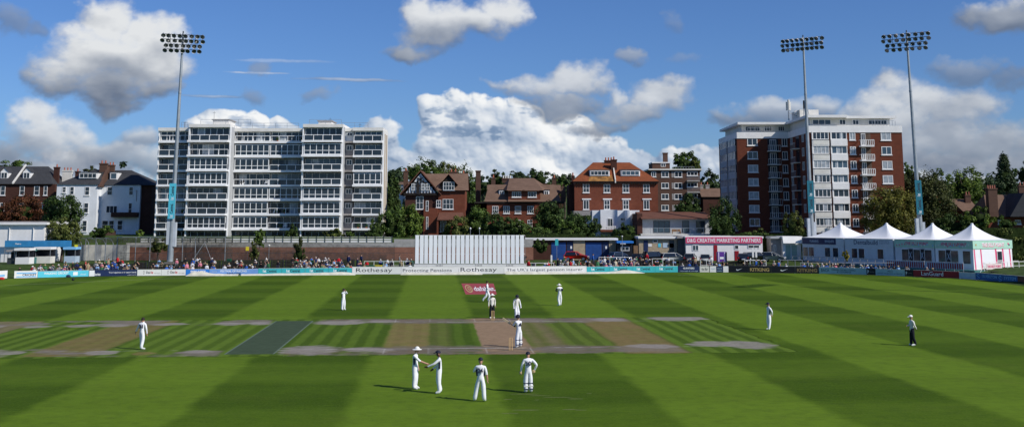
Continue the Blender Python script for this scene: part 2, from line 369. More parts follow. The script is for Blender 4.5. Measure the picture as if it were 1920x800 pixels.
def build_clouds():
    r_ = 6500.0
    az_ = GX/FPX; ev = GV/FPX
    c = np.stack([np.sin(az_)*r_, np.cos(az_)*r_, ev*r_+CH], -1).reshape(-1, 3)
    use = CAL > .012
    q = use[:-1, :-1] | use[1:, :-1] | use[:-1, 1:] | use[1:, 1:]
    ny_, nx_ = GX.shape
    i, j = np.nonzero(q)
    a_ = i*nx_+j
    f = np.stack([a_, a_+1, a_+nx_+1, a_+nx_], 1)
    used, inv = np.unique(f, return_inverse=True)
    f = inv.reshape(-1, 4)
    me = bpy.data.meshes.new('cloud_layer')
    me.vertices.add(len(used)); me.vertices.foreach_set('co', c[used].astype(np.float32).ravel())
    me.loops.add(f.size); me.loops.foreach_set('vertex_index', f.astype(np.int32).ravel())
    me.polygons.add(len(f)); me.polygons.foreach_set('loop_start', (np.arange(len(f))*4).astype(np.int32))
    me.update(calc_edges=True)
    at = me.attributes.new('cloud', 'FLOAT_COLOR', 'POINT')
    rgba = np.concatenate([CCO.reshape(-1, 3), CAL.reshape(-1, 1)], 1)[used]
    at.data.foreach_set('color', rgba.astype(np.float32).ravel())
    m = bpy.data.materials.new('cloud'); m.use_nodes = True; t = m.node_tree; t.nodes.clear()
    an = t.nodes.new('ShaderNodeAttribute'); an.attribute_name = 'cloud'
    em = t.nodes.new('ShaderNodeEmission'); t.links.new(an.outputs['Color'], em.inputs[0])
    tr = t.nodes.new('ShaderNodeBsdfTransparent'); mx = t.nodes.new('ShaderNodeMixShader')
    t.links.new(an.outputs['Alpha'], mx.inputs[0]); t.links.new(tr.outputs[0], mx.inputs[1]); t.links.new(em.outputs[0], mx.inputs[2])
    ou = t.nodes.new('ShaderNodeOutputMaterial'); t.links.new(mx.outputs[0], ou.inputs[0])
    try: m.cycles.emission_sampling = 'NONE'
    except Exception: pass
    me.materials.append(m)
    o = bpy.data.objects.new('sky', me); col.objects.link(o); o['kind'] = 'structure'
build_clouds()
# ---------------------------------------------------------------- the ground
VPX = 815.0                                                    # vanishing point of the pitch direction
PA = math.atan((VPX-PPX)/FPX*1.0/ (1/math.cos(TH)) )           # yaw of the pitch
dv = px_dir(VPX, YH); PA = math.atan2(dv.x, dv.y)
ep = Vector((math.cos(PA), -math.sin(PA), 0)); eq = Vector((math.sin(PA), math.cos(PA), 0))   # across, along the pitch
def sq(px, py):                                                # pixel -> (across, along) pitch coordinates
    p = gp(px, py); return p.dot(ep), p.dot(eq)
BND = [(-220, 540), (0, 522.5), (50, 521.5), (166, 518.5), (257, 517.3), (348, 516.6), (484, 515.6), (660, 514.6), (860, 514), (1000, 513.3), (1100, 512.3), (1271, 510.6),
       (1366, 510.8), (1536, 513), (1625, 515.4), (1713, 518.8), (1799, 522.3), (1830, 524.6), (1909, 531.6), (1960, 537), (2200, 570)]
BP = [gp(a, b) for a, b in BND]
def bound_y(x):
    for p, q in zip(BP, BP[1:]):
        if p.x <= x <= q.x: return p.y+(q.y-p.y)*(x-p.x)/(q.x-p.x)
    return BP[0].y-(BP[0].x-x)*.9 if x < BP[0].x else BP[-1].y-(x-BP[-1].x)*1.2
def sst(x, a, b):
    t_ = min(1, max(0, (x-a)/(b-a))); return t_*t_*(3-2*t_)
def gh(x, y):                                                  # terrain height
    d = y-bound_y(x)
    h = 1.15*sst(d, 3.5, 21)
    left = 1-sst(x, -14, -8)
    h += left*3.5*sst(y, 187.0, 188.4)
    h += (1-left)*2.6*sst(y, 199, 208)*(1 if d > 0 else 0)
    h += .035*max(0, y-215)+.018*max(0, y-330)
    return h if d > 0 else 0.0
def build_ground():
    xs = sorted(set([-1500, -900, -600, -420]+list(range(-300, 301, 6))+list(range(-20, 0, 1))+[420, 600, 900, 1500]))
    ys = [-300, -100, -30, 20, 60, 100, 120]+[130+2*i for i in range(28)]+[186.6, 187, 187.4, 187.8, 188.2, 188.8]+[190+2*i for i in range(16)]+[226, 234, 245, 260, 280, 310, 350, 400, 480, 600, 800, 1200, 2500, 6000]
    vs = []; fs = []
    for y in ys:
        for x in xs: vs.append((x, y, gh(x, y)-.02 if y < 800 else gh(x, 800)-.02-(y-800)*.01))
    n = len(xs)
    for j in range(len(ys)-1):
        for i in range(n-1): fs.append((j*n+i, j*n+i+1, (j+1)*n+i+1, (j+1)*n+i))
    mb = MB(); mb.faces(vs, fs, 'bank_grass', True); o = mb.build('ground'); o['kind'] = 'structure'
build_ground()
# mown outfield: broad stripes along and across the pitch direction
def grass_mat():
    m = bpy.data.materials.new('mown_grass'); m.use_nodes = True; t = m.node_tree; b = t.nodes['Principled BSDF']
    b.inputs['Roughness'].default_value = .9; b.inputs['Specular IOR Level'].default_value = .05
    v = t.nodes.new('ShaderNodeTexCoord').outputs['Object']
    wob = vmth(t, 'SCALE', vmth(t, 'SUBTRACT', noise(t, v, .35, 4, .7, 'Color'), (.5, .5, .5)), None, 1.1)
    vw = vmth(t, 'ADD', v, wob)
    s_ = vmth(t, 'DOT_PRODUCT', vw, tuple(ep)); q_ = vmth(t, 'DOT_PRODUCT', vw, tuple(eq))
    def stripe(x, off, per, soft):
        a = mth(t, 'PINGPONG', mth(t, 'SUBTRACT', x, off-per/4), per/2)
        return mrange(t, a, per/4-soft, per/4+soft)            # 1 = dark band centred on off+per/2..
    A = stripe(s_, 3.05, 13.2, .38)
    B = stripe(q_, 93.6, 14.9, 1.1)
    fine = stripe(q_, 0, 5.0, .5)
    n1 = noise(t, v, .08, 4, .6); n2 = noise(t, v, 1.3, 4, .65)
    sx = t.nodes.new('ShaderNodeMapping'); t.links.new(v, sx.inputs[0]); sx.inputs['Scale'].default_value = (.5, 2.2, 1)
    n3 = noise(t, sx.outputs[0], 2.2, 5, .7)
    k = mth(t, 'ADD', mth(t, 'MULTIPLY', A, .58), mth(t, 'MULTIPLY', B, .13))
    k = mth(t, 'ADD', k, mth(t, 'MULTIPLY', mth(t, 'MULTIPLY', A, B), .16))
    k = mth(t, 'ADD', k, mth(t, 'MULTIPLY', fine, .07))
    k = mth(t, 'ADD', k, mth(t, 'MULTIPLY', mth(t, 'SUBTRACT', n1, .5), .45)); k = mth(t, 'ADD', k, mth(t, 'MULTIPLY', mth(t, 'SUBTRACT', n3, .5), .85), None, True)
    c = mixc(t, k, (.114, .192, .013), (.037, .078, .002))
    dry = mth(t, 'MULTIPLY', mrange(t, noise(t, v, .22, 5, .65), .52, .78), .28)
    c = mixc(t, dry, c, (.115, .135, .022))
    c = mixc(t, mth(t, 'MULTIPLY', mrange(t, n2, .38, .75), .34), c, (.030, .055, .008))
    fn = noise(t, v, 9, 3, .7)
    c = mixc(t, mth(t, 'MULTIPLY', mrange(t, fn, .4, .75), .30), c, (.15, .20, .03))
    t.links.new(c, b.inputs['Base Color'])
    bn = t.nodes.new('ShaderNodeBump'); bn.inputs['Strength'].default_value = .25; bn.inputs['Distance'].default_value = .05
    t.links.new(fn, bn.inputs['Height']); t.links.new(bn.outputs[0], b.inputs['Normal'])
    MATS['mown_grass'] = m
grass_mat()
def build_outfield():
    xs = [-120+3*i for i in range(81)]; vs = []; fs = []
    rows = 12
    for x in xs:
        yb = bound_y(x)+.25
        for j in range(rows+1): vs.append((x, 18+(yb-18)*j/rows, 0.0))
    for i in range(len(xs)-1):
        for j in range(rows): a = i*(rows+1)+j; fs.append((a, a+rows+1, a+rows+2, a+1))
    mb = MB(); mb.faces(vs, fs, 'mown_grass'); o = mb.build('outfield'); o['kind'] = 'structure'
build_outfield()
# the square: wear, stripes and creases computed on a fine grid
def build_square():
    st = .085
    s_ = np.arange(-44, 22.5, st); yn = sq(957, 656)[1]; yf = sq(924, 600)[1]
    L = yf-yn
    q_ = np.arange(-2.6, L+2.4, st)
    S, Q = np.meshgrid(s_, q_)
    def N(sc_, seed, o=4, ax=1.0): return fbm(S*sc_, Q*sc_*ax, seed, o)
    light = np.array([.100, .162, .018]); dark = np.array([.042, .078, .006]); olive = np.array([.115, .115, .034]); tan = np.array([.27, .185, .115])
    straw = np.array([.20, .150, .060]); grey = np.array([.185, .160, .132]); umber = np.array([.20, .150, .095]); pale = np.array([.262, .236, .208]); matg = np.array([.056, .082, .048])
    def mix(C, k, c): k = k[..., None]; return C*(1-k)+c*k
    Sw = S+(N(.5, 3)-.5)*.22
    stripe = smooth(np.abs(((Sw/1.15) % 1.0)-.5), .18, .32)
    C = np.zeros(S.shape+(3,)); C[:] = light
    C = mix(C, stripe*.68, dark)
    def band(a, b, e=.12): return smooth(Sw, a-e, a+e)*(1-smooth(Sw, b-e, b+e))
    def strip(a, b, c, k, e=.15, qa=-1.4, qb=None):
        nonlocal C
        qb = L+1.4 if qb is None else qb
        m = band(a, b, e)*smooth(Q, qa-.3, qa+.3)*(1-smooth(Q, qb-.3, qb+.3))*k*(.72+.56*(N(.9, 9)-.1))
        C = mix(C, np.clip(m, 0, 1), c)
    mid = (Q > 0)
    strip(-44, -36, umber, .3); strip(-36, -29.8, umber, .75); strip(-23.6, -19.6, straw*.9, .8, .25); strip(-19.6, -12.3, light, .2)
    strip(-9.2, -3.0, dark, .22); strip(-3.05, -.3, straw, .85, .2); strip(-.3, 1.2, olive, .6, .4); strip(1.2, 3.0, dark*1.1, .5, .3)
    strip(3.0, 6.0, tan, 1.25, .10, -2.0, L+2.0); strip(6.0, 8.6, olive*1.05, .8, .4); strip(8.6, 11.2, olive, .25, .5); strip(11.4, 15.1, straw*.93, .95, .3, -2.2)
    strip(7.4, 8.2, umber, .5, .4); strip(6.3, 6.9, umber, .35, .3)
    # worn ends
    for (qc, sg) in ((0, 1), (L, -1)):
        u_ = (Q-qc)*sg                                          # + towards the middle
        core = smooth(u_+(N(.9, 24, 5)-.5)*1.6, -2.2, -1.2)*(1-smooth(u_+(N(.8, 21, 5)-.5)*2.4, 1.2, 2.6))
        zone = core*smooth(Sw, -9.2, -8.4)*(1-smooth(Sw, 10.8, 12.2))
        C = mix(C, np.clip(zone*(smooth(N(.55, 23, 5, 2.4), .25, .62)*.95+.1), 0, .9), grey*.80)
        zone2 = core*(1-smooth(Sw, -12.8, -12.2))
        C = mix(C, np.clip(zone2*smooth(N(.22, 27, 4, 1.6), .44, .56), 0, .85), grey)
        C = mix(C, np.clip(core*band(11.0, 15.0, .3)*.7, 0, 1), grey*1.02)
        C = mix(C, np.clip(core*smooth(N(2.2, 29, 4, 2), .50, .66)*zone*.75, 0, 1), umber*.8)
        C = mix(C, np.clip(core*smooth(N(1.2, 33, 4, 1.5), .46, .6)*band(2.6, 6.4, .5)*.8, 0, 1), tan*.95)
    def patch(px0, px1, py0, py1, c, k=.9, ragged=.5):
        nonlocal C
        a = sq(px0, (py0+py1)/2)[0]; b = sq(px1, (py0+py1)/2)[0]; q0 = sq(VPX, py1)[1]-yn; q1 = sq(VPX, py0)[1]-yn
        e = 1-(((S-(a+b)/2)/((b-a)/2))**2+((Q-(q0+q1)/2)/((q1-q0)/2*1.05))**2)+(fbm(S*1.0, Q*2.2, int(px0)+50, 5)-.5)*3.4*ragged
        C = mix(C, smooth(e, -.15, .55)*k*(.7+.5*N(1.5, 77, 4, 2)), c)
    for a in ((523, 645, 646, 663), (640, 745, 650, 659), (342, 420, 652.5, 658.5), (1180, 1282, 647, 656), (1296, 1395, 643.5, 653), (1362, 1472, 643, 658), (-30, 30, 650, 662), (20, 62, 652, 659), (165, 235, 652, 660),
              (585, 700, 599, 607.5), (690, 750, 599, 604), (470, 517, 600, 607), (405, 470, 602, 607), (290, 360, 602, 606.5), (195, 255, 604, 609), (135, 195, 604, 609), (60, 112, 605, 609.5), (-10, 30, 605, 611),
              (1108, 1190, 598, 604), (1212, 1340, 595, 604)): patch(*a, pale)
    patch(690, 960, 647, 657, grey*.85, .5); patch(1000, 1100, 652, 659, grey*.9, .7); patch(740, 890, 598, 605, grey*.95, .55); patch(930, 1040, 598, 604.5, grey*1.1, .7)
    patch(255, 300, 655, 661, straw, .7); patch(905, 1010, 657, 663, tan*.85, .5)
    # creases (chalk)
    chalk = np.array([.72, .71, .68])
    def line(s0, s1, q0, q1, k, brk=.35):
        nonlocal C
        m = smooth(S, s0-.03, s0+.03)*(1-smooth(S, s1-.03, s1+.03))*smooth(Q, q0-.03, q0+.03)*(1-smooth(Q, q1-.03, q1+.03))
        C = mix(C, m*k*smooth(N(1.6, 51), brk-.15, brk+.15), chalk)
    for (qc, sg) in ((0, 1), (L, -1)):
        a = qc+sg*1.22
        line(-10, 11.5, a-.05, a+.05, .55, .48); line(1.0, 5.7, a-.055, a+.055, .8, .2); line(6.3, 9.5, a-.055, a+.055, .8, .35)
        line(-26, -12.5, a-.05, a+.05, .35, .5); line(15, 19, a-.05, a+.05, .35, .55)
        for c0 in (4.50-1.36, 4.50+1.36, -2.98, -.27):
            line(c0-.022, c0+.022, min(qc-sg*1.35, a), max(qc-sg*1.35, a), 1.0, .05)
    # artificial wicket mat
    mt = smooth(S, -12.22, -12.14)*(1-smooth(S, -9.34, -9.26))*smooth(Q, sq(VPX, 660.8)[1]-yn-.05, sq(VPX, 660.8)[1]-yn+.05)*(1-smooth(Q, sq(VPX, 599.6)[1]-yn-.05, sq(VPX, 599.6)[1]-yn+.05))
    C = mix(C, mt, matg*(1+.0*1)); 
    edge = mt*(smooth(np.abs(S+10.74), 1.35, 1.40))
    C = mix(C, edge*.42, np.array([.30, .38, .34]))
    C = C*(.86+.28*N(3.0, 61, 3))[..., None]*(.92+.16*np.random.RandomState(4).rand(*S.shape))[..., None]
    # ragged fade to the outfield
    al = smooth(Q, q_[0]+.1, q_[0]+.9+0*S+.0)*(1-smooth(Q, q_[-1]-.8, q_[-1]-.1))*(1-smooth(S, 21.0, 22.3))
    al = np.maximum(smooth(al+(N(.9, 71)-.5)*.8, .3, .7), mt)*np.where(al > 0, 1, 0)
    co = np.stack([S*ep.x+(Q+yn)*eq.x, S*ep.y+(Q+yn)*eq.y, np.full(S.shape, .004)], -1).reshape(-1, 3)
    ny_, nx_ = S.shape
    I, J = np.meshgrid(np.arange(ny_-1), np.arange(nx_-1), indexing='ij'); a_ = (I*nx_+J).ravel()
    f = np.stack([a_, a_+1, a_+nx_+1, a_+nx_], 1)
    me = bpy.data.meshes.new('cricket_square')
    me.vertices.add(len(co)); me.vertices.foreach_set('co', co.astype(np.float32).ravel())
    me.loops.add(f.size); me.loops.foreach_set('vertex_index', f.astype(np.int32).ravel())
    me.polygons.add(len(f)); me.polygons.foreach_set('loop_start', (np.arange(len(f))*4).astype(np.int32)); me.update(calc_edges=True)
    at = me.attributes.new('turf', 'FLOAT_COLOR', 'POINT')
    at.data.foreach_set('color', np.concatenate([np.clip(C, 0, 1).reshape(-1, 3), al.reshape(-1, 1)], 1).astype(np.float32).ravel())
    m = bpy.data.materials.new('worn_turf'); m.use_nodes = True; t = m.node_tree; b = t.nodes['Principled BSDF']
    b.inputs['Roughness'].default_value = .9; b.inputs['Specular IOR Level'].default_value = .05
    an = t.nodes.new('ShaderNodeAttribute'); an.attribute_name = 'turf'
    t.links.new(an.outputs['Color'], b.inputs['Base Color']); t.links.new(an.outputs['Alpha'], b.inputs['Alpha'])
    me.materials.append(m)
    o = bpy.data.objects.new('cricket_square', me); col.objects.link(o); o['kind'] = 'structure'
build_square()
# boundary rope and a painted line inside it
def ribbon(name, pts, wd, z, mat, kind=True):
    mb = MB()
    for p, q in zip(pts, pts[1:]):
        d = (q-p).normalized(); n = Vector((-d.y, d.x, 0))*wd/2
        mb.poly([p-n+Vector((0,0,z)), q-n+Vector((0,0,z)), q+n+Vector((0,0,z)), p+n+Vector((0,0,z))], mat)
    o = mb.build(name)
    if kind: o['kind'] = 'structure'
    return o
M('faded_chalk', (.26, .30, .16), .9, .3, 2)
ribbon('painted_line', [gp(x, y) for x, y in ((-40, 537.5), (0, 535), (130, 529.5), (260, 524), (400, 518.6))], .28, .005, 'faded_chalk')
ribbon('painted_line', [gp(x, y) for x, y in ((1270, 515.5), (1330, 514.2), (1396, 514.0))], .25, .005, 'faded_chalk')
# sponsor mat painted on the outfield
rngs = random.Random(12); M('scuff', (.19, .20, .09), .9, .3, 4)
mb = MB()
for (px, py, w_) in ((985, 738, 1.6), (1015, 741, 1.2), (1045, 744, 1.5), (1080, 747, 1.0), (953, 748, .5), (1007, 749, .25), (955, 774, .9), (990, 768, 1.4), (1068, 767, .8), (1090, 768, .7), (262, 675, .25), (905, 555, 1.1), (935, 557, 1.6), (1104, 737, .3), (858, 569, .4)):
    p = gp(px, py); n = 9; pts = []
    for k in range(n): a = 2*math.pi*k/n; pts.append((p.x+math.cos(a)*w_*.5*rngs.uniform(.6, 1.1), p.y+math.sin(a)*.045*rngs.uniform(.4, 1.3), .005))
    mb.poly(pts, 'scuff')
o = mb.build('scuff_marks'); o['kind'] = 'stuff'; tag(o, 'pale scuff marks worn into the outfield grass', 'wear')
qd = [gp(865, 531), gp(925.5, 531), gp(931.5, 551.5), gp(873, 551.5)]
mb = MB(); mb.poly([(p.x, p.y, .006) for p in (qd[3], qd[2], qd[1], qd[0])], M('sponsor_red', (.34, .055, .065), .85, .12, .6))
o = mb.build('painted_logo'); tag(o, 'red rectangle with white and gold lettering painted on the far outfield grass', 'pitch marking')
c0 = (qd[0]+qd[1]+qd[2]+qd[3])/4; wx_ = (qd[2]-qd[3]).length
dp = (qd[0]-qd[3]).length; wx_ = ((qd[2]-qd[3]).length+(qd[1]-qd[0]).length)/2; lc = c0+ep*wx_*.14-eq*dp*.02
text_mesh('dafabet', 'text_white', wx_*.64, dp*.40, 'lettering', o, (lc.x, lc.y, .014), (0, 0, -PA), bold=.012, ext=.002)
mb = MB()
for (ra, rb, cx_, t0, t1) in ((.40, .54, 0, 0, 1), (.13, .25, .05, 0, 1)):
    n = 28; rc = c0-ep*wx_*.33
    for i in range(n):
        a = 2*math.pi*i/n; b_ = 2*math.pi*(i+1)/n
        P4 = [rc+ep*(math.cos(t_)*r_*wx_*.20+cx_)+eq*(math.sin(t_)*r_*dp*.66) for t_, r_ in ((a, ra), (b_, ra), (b_, rb), (a, rb))]
        mb.poly([(u.x, u.y, .014) for u in P4], 'gold')
mb.build('ring_emblem', o)
# ---------------------------------------------------------------- facade pieces
def win(par, F, x0, x1, z0, z1, d=0.0, cols=2, rows=1, glass='glass', frame='white', fw=.09, sill=True, out=.05, name='window', hb=None):
    """one window: pane (with its recess) and its frame, in facade coordinates; d = facade plane"""
    g = MB(); g.box(x0+.02, x1-.02, d-.02, d+.10, z0+.02, z1-.02, glass)
    o = g.build(name, par)
    f = MB(); y0, y1 = d-out-.02, d+.06
    f.box(x0, x0+fw, y0, y1, z0, z1, frame); f.box(x1-fw, x1, y0, y1, z0, z1, frame)
    f.box(x0+fw, x1-fw, y0, y1, z1-fw, z1, frame); f.box(x0+fw, x1-fw, y0, y1, z0, z0+fw, frame)
    for i in range(1, cols):
        xm = x0+(x1-x0)*i/cols; f.box(xm-fw*.4, xm+fw*.4, y0+.005, y1, z0+fw, z1-fw, frame)
    for i in range(1, rows):
        zm = z0+(z1-z0)*i/rows; f.box(x0+fw, x1-fw, y0+.01, y1, zm-fw*.35, zm+fw*.35, frame)
    if hb: f.box(x0+fw, x1-fw, y0+.01, y1, z0+(z1-z0)*hb-fw*.35, z0+(z1-z0)*hb+fw*.35, frame)
    f.build('window_frame', o)
    if sill:
        s_ = MB(); s_.box(x0-.1, x1+.1, d-.14, d+.02, z0-.12, z0-.004, frame); s_.build('window_sill', o)
    return o
def wpx(par, F, px0, px1, py0, py1, d=0.0, **k):       # the same from photo pixels
    x0 = F.x(px0, (py0+py1)/2, d); x1 = F.x(px1, (py0+py1)/2, d); z1 = F.z(py0, px0, d); z0 = F.z(py1, px0, d)
    return win(par, F, x0, x1, z0, z1, d, **k)
def root(name, label, cat, F, group=None):
    return thing(name, label, cat, F.o, F.r, group)
GL = ['glass', 'glass', 'glass_blue', 'glass', 'curtain']
# ---------------------------------------------------------------- white apartment block
def white_flats():
    F = Frame(505, 443, 210); t = root('apartment_block', 'long white eight-storey apartment block with glazed balconies behind the brick wall, left of centre', 'apartment block', F)
    rng = random.Random(5)
    zs = [F.z(v, 505) for v in (431.3, 403.7, 376, 348.8, 321.2, 293.6, 266.3)]
    zt = F.z(240, 505); zb = F.z(452, 505)
    FX = lambda px, py=340: F.x(px, py)
    m = MB()
    xL, xR = FX(289.5), FX(716)
    m.box(xL+.25, xR-.15, 4.6, 8.6, zb, zt-.5, 'panel_grey'); m.build('wall', t)
    blocks = [('wing', 289, 350, 1.6), ('bay', 352, 427, 0.0), ('centre', 430, 565, 3.0), ('bay', 567, 640, 0.0), ('stair', 641, 658, 2.6), ('wing', 659, 714, 1.4)]
    # the long side wall turned to the right and party fins
    m = MB()
    for px, d0, d1 in ((289, 1.7, 6), (351, .05, 5.5), (428.5, .05, 3.3), (566, .05, 6), (640.5, .05, 2.8), (715.5, 1.5, 8.6)):
        m = MB().box(FX(px)-.12, FX(px)+.12, d0, d0+.35, zb, zt+.25-(.5 if px in (289, 715.5) else 0), 'flat_white'); m.box(FX(px)-.11, FX(px)+.11, d0+.35, d1, zb, zt+.25-(.5 if px in (289, 715.5) else 0), 'flat_cream' if px > 700 else 'grey_render'); m.build('party_wall', t)
    m = MB(); x_ = FX(715.5)+.125
    for a, b in ((3.0, 4.2), (5.6, 7.0)): m.box(x_, x_+.03, a, b, zb+2, zt-.9, 'tan_brick')
    m.build('brick_panel', t)
    roofs = MB()
    for nm, p0, p1, d in blocks:
        up = .55 if nm == 'bay' else 0
        roofs.box(FX(p0)-.15, FX(p1)+.15, d-.15, 8.8, zt-.42+up, zt+.18+up, 'flat_cream')
    roofs.build('roof', t)
    levels = [zb]+zs
    for nm, p0, p1, d in blocks:
        x0, x1 = FX(p0), FX(p1)
        for k, z in enumerate(levels):
            ztop = (levels[k+1]-.22) if k < 7 else zt-.42+(.55 if nm == 'bay' else 0)
            if k > 0:
                s_ = MB(); s_.box(x0-.02, x1+.02, d-.25, 5.0, z-.04, z+.34, 'flat_white' if nm != 'stair' else 'panel_grey')
                if nm in ('bay',): s_.box(x0-.3, x1-.2, d-.45, d-.251, z-.02, z+.34, 'flat_white')
                s_.build('balcony_slab', t)
            zf = z+.34 if k else z
            if nm == 'stair':
                g = win(t, F, x0+.35, x1-.25, zf+.95, ztop-.2, d+.12, cols=2, glass='glass', frame='flat_cream' if k < 7 else 'flat_white', sill=False, fw=.10)
                w_ = MB(); w_.box(x0, x1, d+.22, d+.5, zf, ztop, 'panel_grey' if k < 7 else 'flat_white'); w_.build('infill_panel', t); continue
            units = [(x0+.12, x1-.12)] if nm != 'centre' else [(x0+.1, (x0+x1)/2-.08), ((x0+x1)/2+.08, x1-.1)]
            for ui, (a, b) in enumerate(units):
                if k == 0:
                    g = win(t, F, a+.3, b-.3, zf, ztop, d+1.6, cols=5, glass='glass', frame='flat_white', sill=False, fw=.08); continue
                if k == 7: kind = 'top'
                else: kind = 'enclosed' if rng.random() < {'bay': .38, 'centre': .45, 'wing': .25}[nm] else 'open'
                if (nm, p0) == ('bay', 352) and k in (5,): kind = 'enclosed'
                if (nm, p0) == ('bay', 567) and k in (1, 2): kind = 'enclosed'
                if nm == 'centre' and k == 6: kind = 'enclosed'
                nc = max(3, int(round((b-a)/1.1)))
                if kind == 'enclosed':
                    g = win(t, F, a, b, zf+.02, ztop-.02, d+.06, cols=nc, glass=rng.choice(['glass_blue', 'glass', 'glass']), frame='flat_white', fw=.135, sill=False, hb=.38)
                else:
                    dd = d+(.75 if kind == 'top' else 1.5)
                    g = win(t, F, a+.05, b-.05, zf+.02, ztop-.02, dd, cols=nc-rng.randint(0, 1), glass=rng.choice(['glass', 'glass_blue', 'glass', 'glass']), frame='flat_white' if kind == 'top' or rng.random() < .3 else 'flat_cream', fw=.13 if kind == 'top' else .08, sill=False)
                    if rng.random() < .55:       # curtains drawn behind part of the glass
                        c = MB(); ca = a+rng.random()*(b-a)*.6; c.box(ca, min(b-.2, ca+.9+rng.random()*1.2), dd-.035, dd-.024, zf+.1, ztop-.15, 'curtain'); c.build('curtain', g)
                    r_ = MB(); hz = zf+1.0; ny = max(3, int((b-a)/1.5))
                    r_.box(a, b, d-.03, d+.04, hz-.05, hz+.05, 'flat_white')
                    for i in range(ny+1):
                        xx = a+(b-a)*i/ny; r_.box(xx-.05, xx+.05, d-.035, d+.045, zf, hz-.05, 'flat_white')
                    if rng.random() < .6: r_.box(a+.06, b-.06, d+.05, d+.06, zf+.05, hz-.1, 'glass')
                    r_.build('balcony_railing', t)
                    if rng.random() < .6:       # plants or furniture left on the balcony
                        for _ in range(rng.randint(1, 3)):
                            f = MB()
                            xx = a+.4+rng.random()*(b-a-.8)
                            if rng.random() < .5: f.ell((xx, d+.5, zf+.45), (.25+.2*rng.random(), .25, .35), M('balcony_plant', (.03, .06, .02), .9, .4, 4), 7, 4); f.box(xx-.15, xx+.15, d+.35, d+.65, zf, zf+.25, 'terracotta')
                            else: f.box(xx-.35, xx+.35, d+.4, d+1.0, zf+.3, zf+.42, 'flat_white'); f.box(xx-.35, xx+.35, d+.95, d+1.03, zf+.42, zf+.85, 'flat_cream'); f.box(xx-.3, xx-.22, d+.42, d+.5, zf, zf+.3, 'flat_white'); f.box(xx+.22, xx+.3, d+.42, d+.5, zf, zf+.3, 'flat_white')
                            f.build('balcony_furniture', t)
                if rng.random() < .5 and nm == 'bay': 
                    q = MB(); q.box(b-.02, b+.06, d-.02, d+1.3, zf, zf+1.0, 'black'); q.build('privacy_screen', t)
    # roof structures, rails and aerials
    for (a, b, y0) in ((399, 429, 223.5), (597, 622, 226)):
        h = MB(); z1 = F.z(y0, a, 3); h.box(F.x(a, 230, 3), F.x(b, 230, 3), 3, 8, zt+.5, z1-.15, 'flat_cream'); h.box(F.x(a, 230, 3)-.2, F.x(b, 230, 3)+.2, 2.8, 8.2, z1-.15, z1, 'panel_grey'); h.build('roof_plant_room', t)
    h = MB()
    for p0, p1, d, up in ((340, 352, 2, .2), (376, 470, 2.4, .75), (430, 560, 4, .2), (580, 640, 2.4, .75), (640, 690, 3, .2)):
        a, b = F.x(p0, 236, d), F.x(p1, 236, d); z = zt+up
        h.box(a, b, d, d+.04, z+1.0, z+1.05, 'steel'); h.box(a, b, d, d+.04, z+.5, z+.54, 'steel')
        n = max(2, int((b-a)/2.2))
        for i in range(n+1): xx = a+(b-a)*i/n; h.box(xx-.025, xx+.025, d, d+.05, z-.02, z+1.0, 'steel')
    h.build('roof_railing', t)
    for px, py in ((401, 209), (347, 228), (675, 231), (619, 221)):
        h = MB(); x_ = F.x(px, 230, 3.5); h.cyl((x_, 3.5, zt), (x_, 3.5, F.z(py, px, 3.5)), .04, .025, 'dark_metal', 5); h.box(x_-.3, x_+.3, 3.48, 3.52, F.z(py+3, px, 3.5), F.z(py+3, px, 3.5)+.04, 'dark_metal'); h.build('aerial', t)
white_flats()
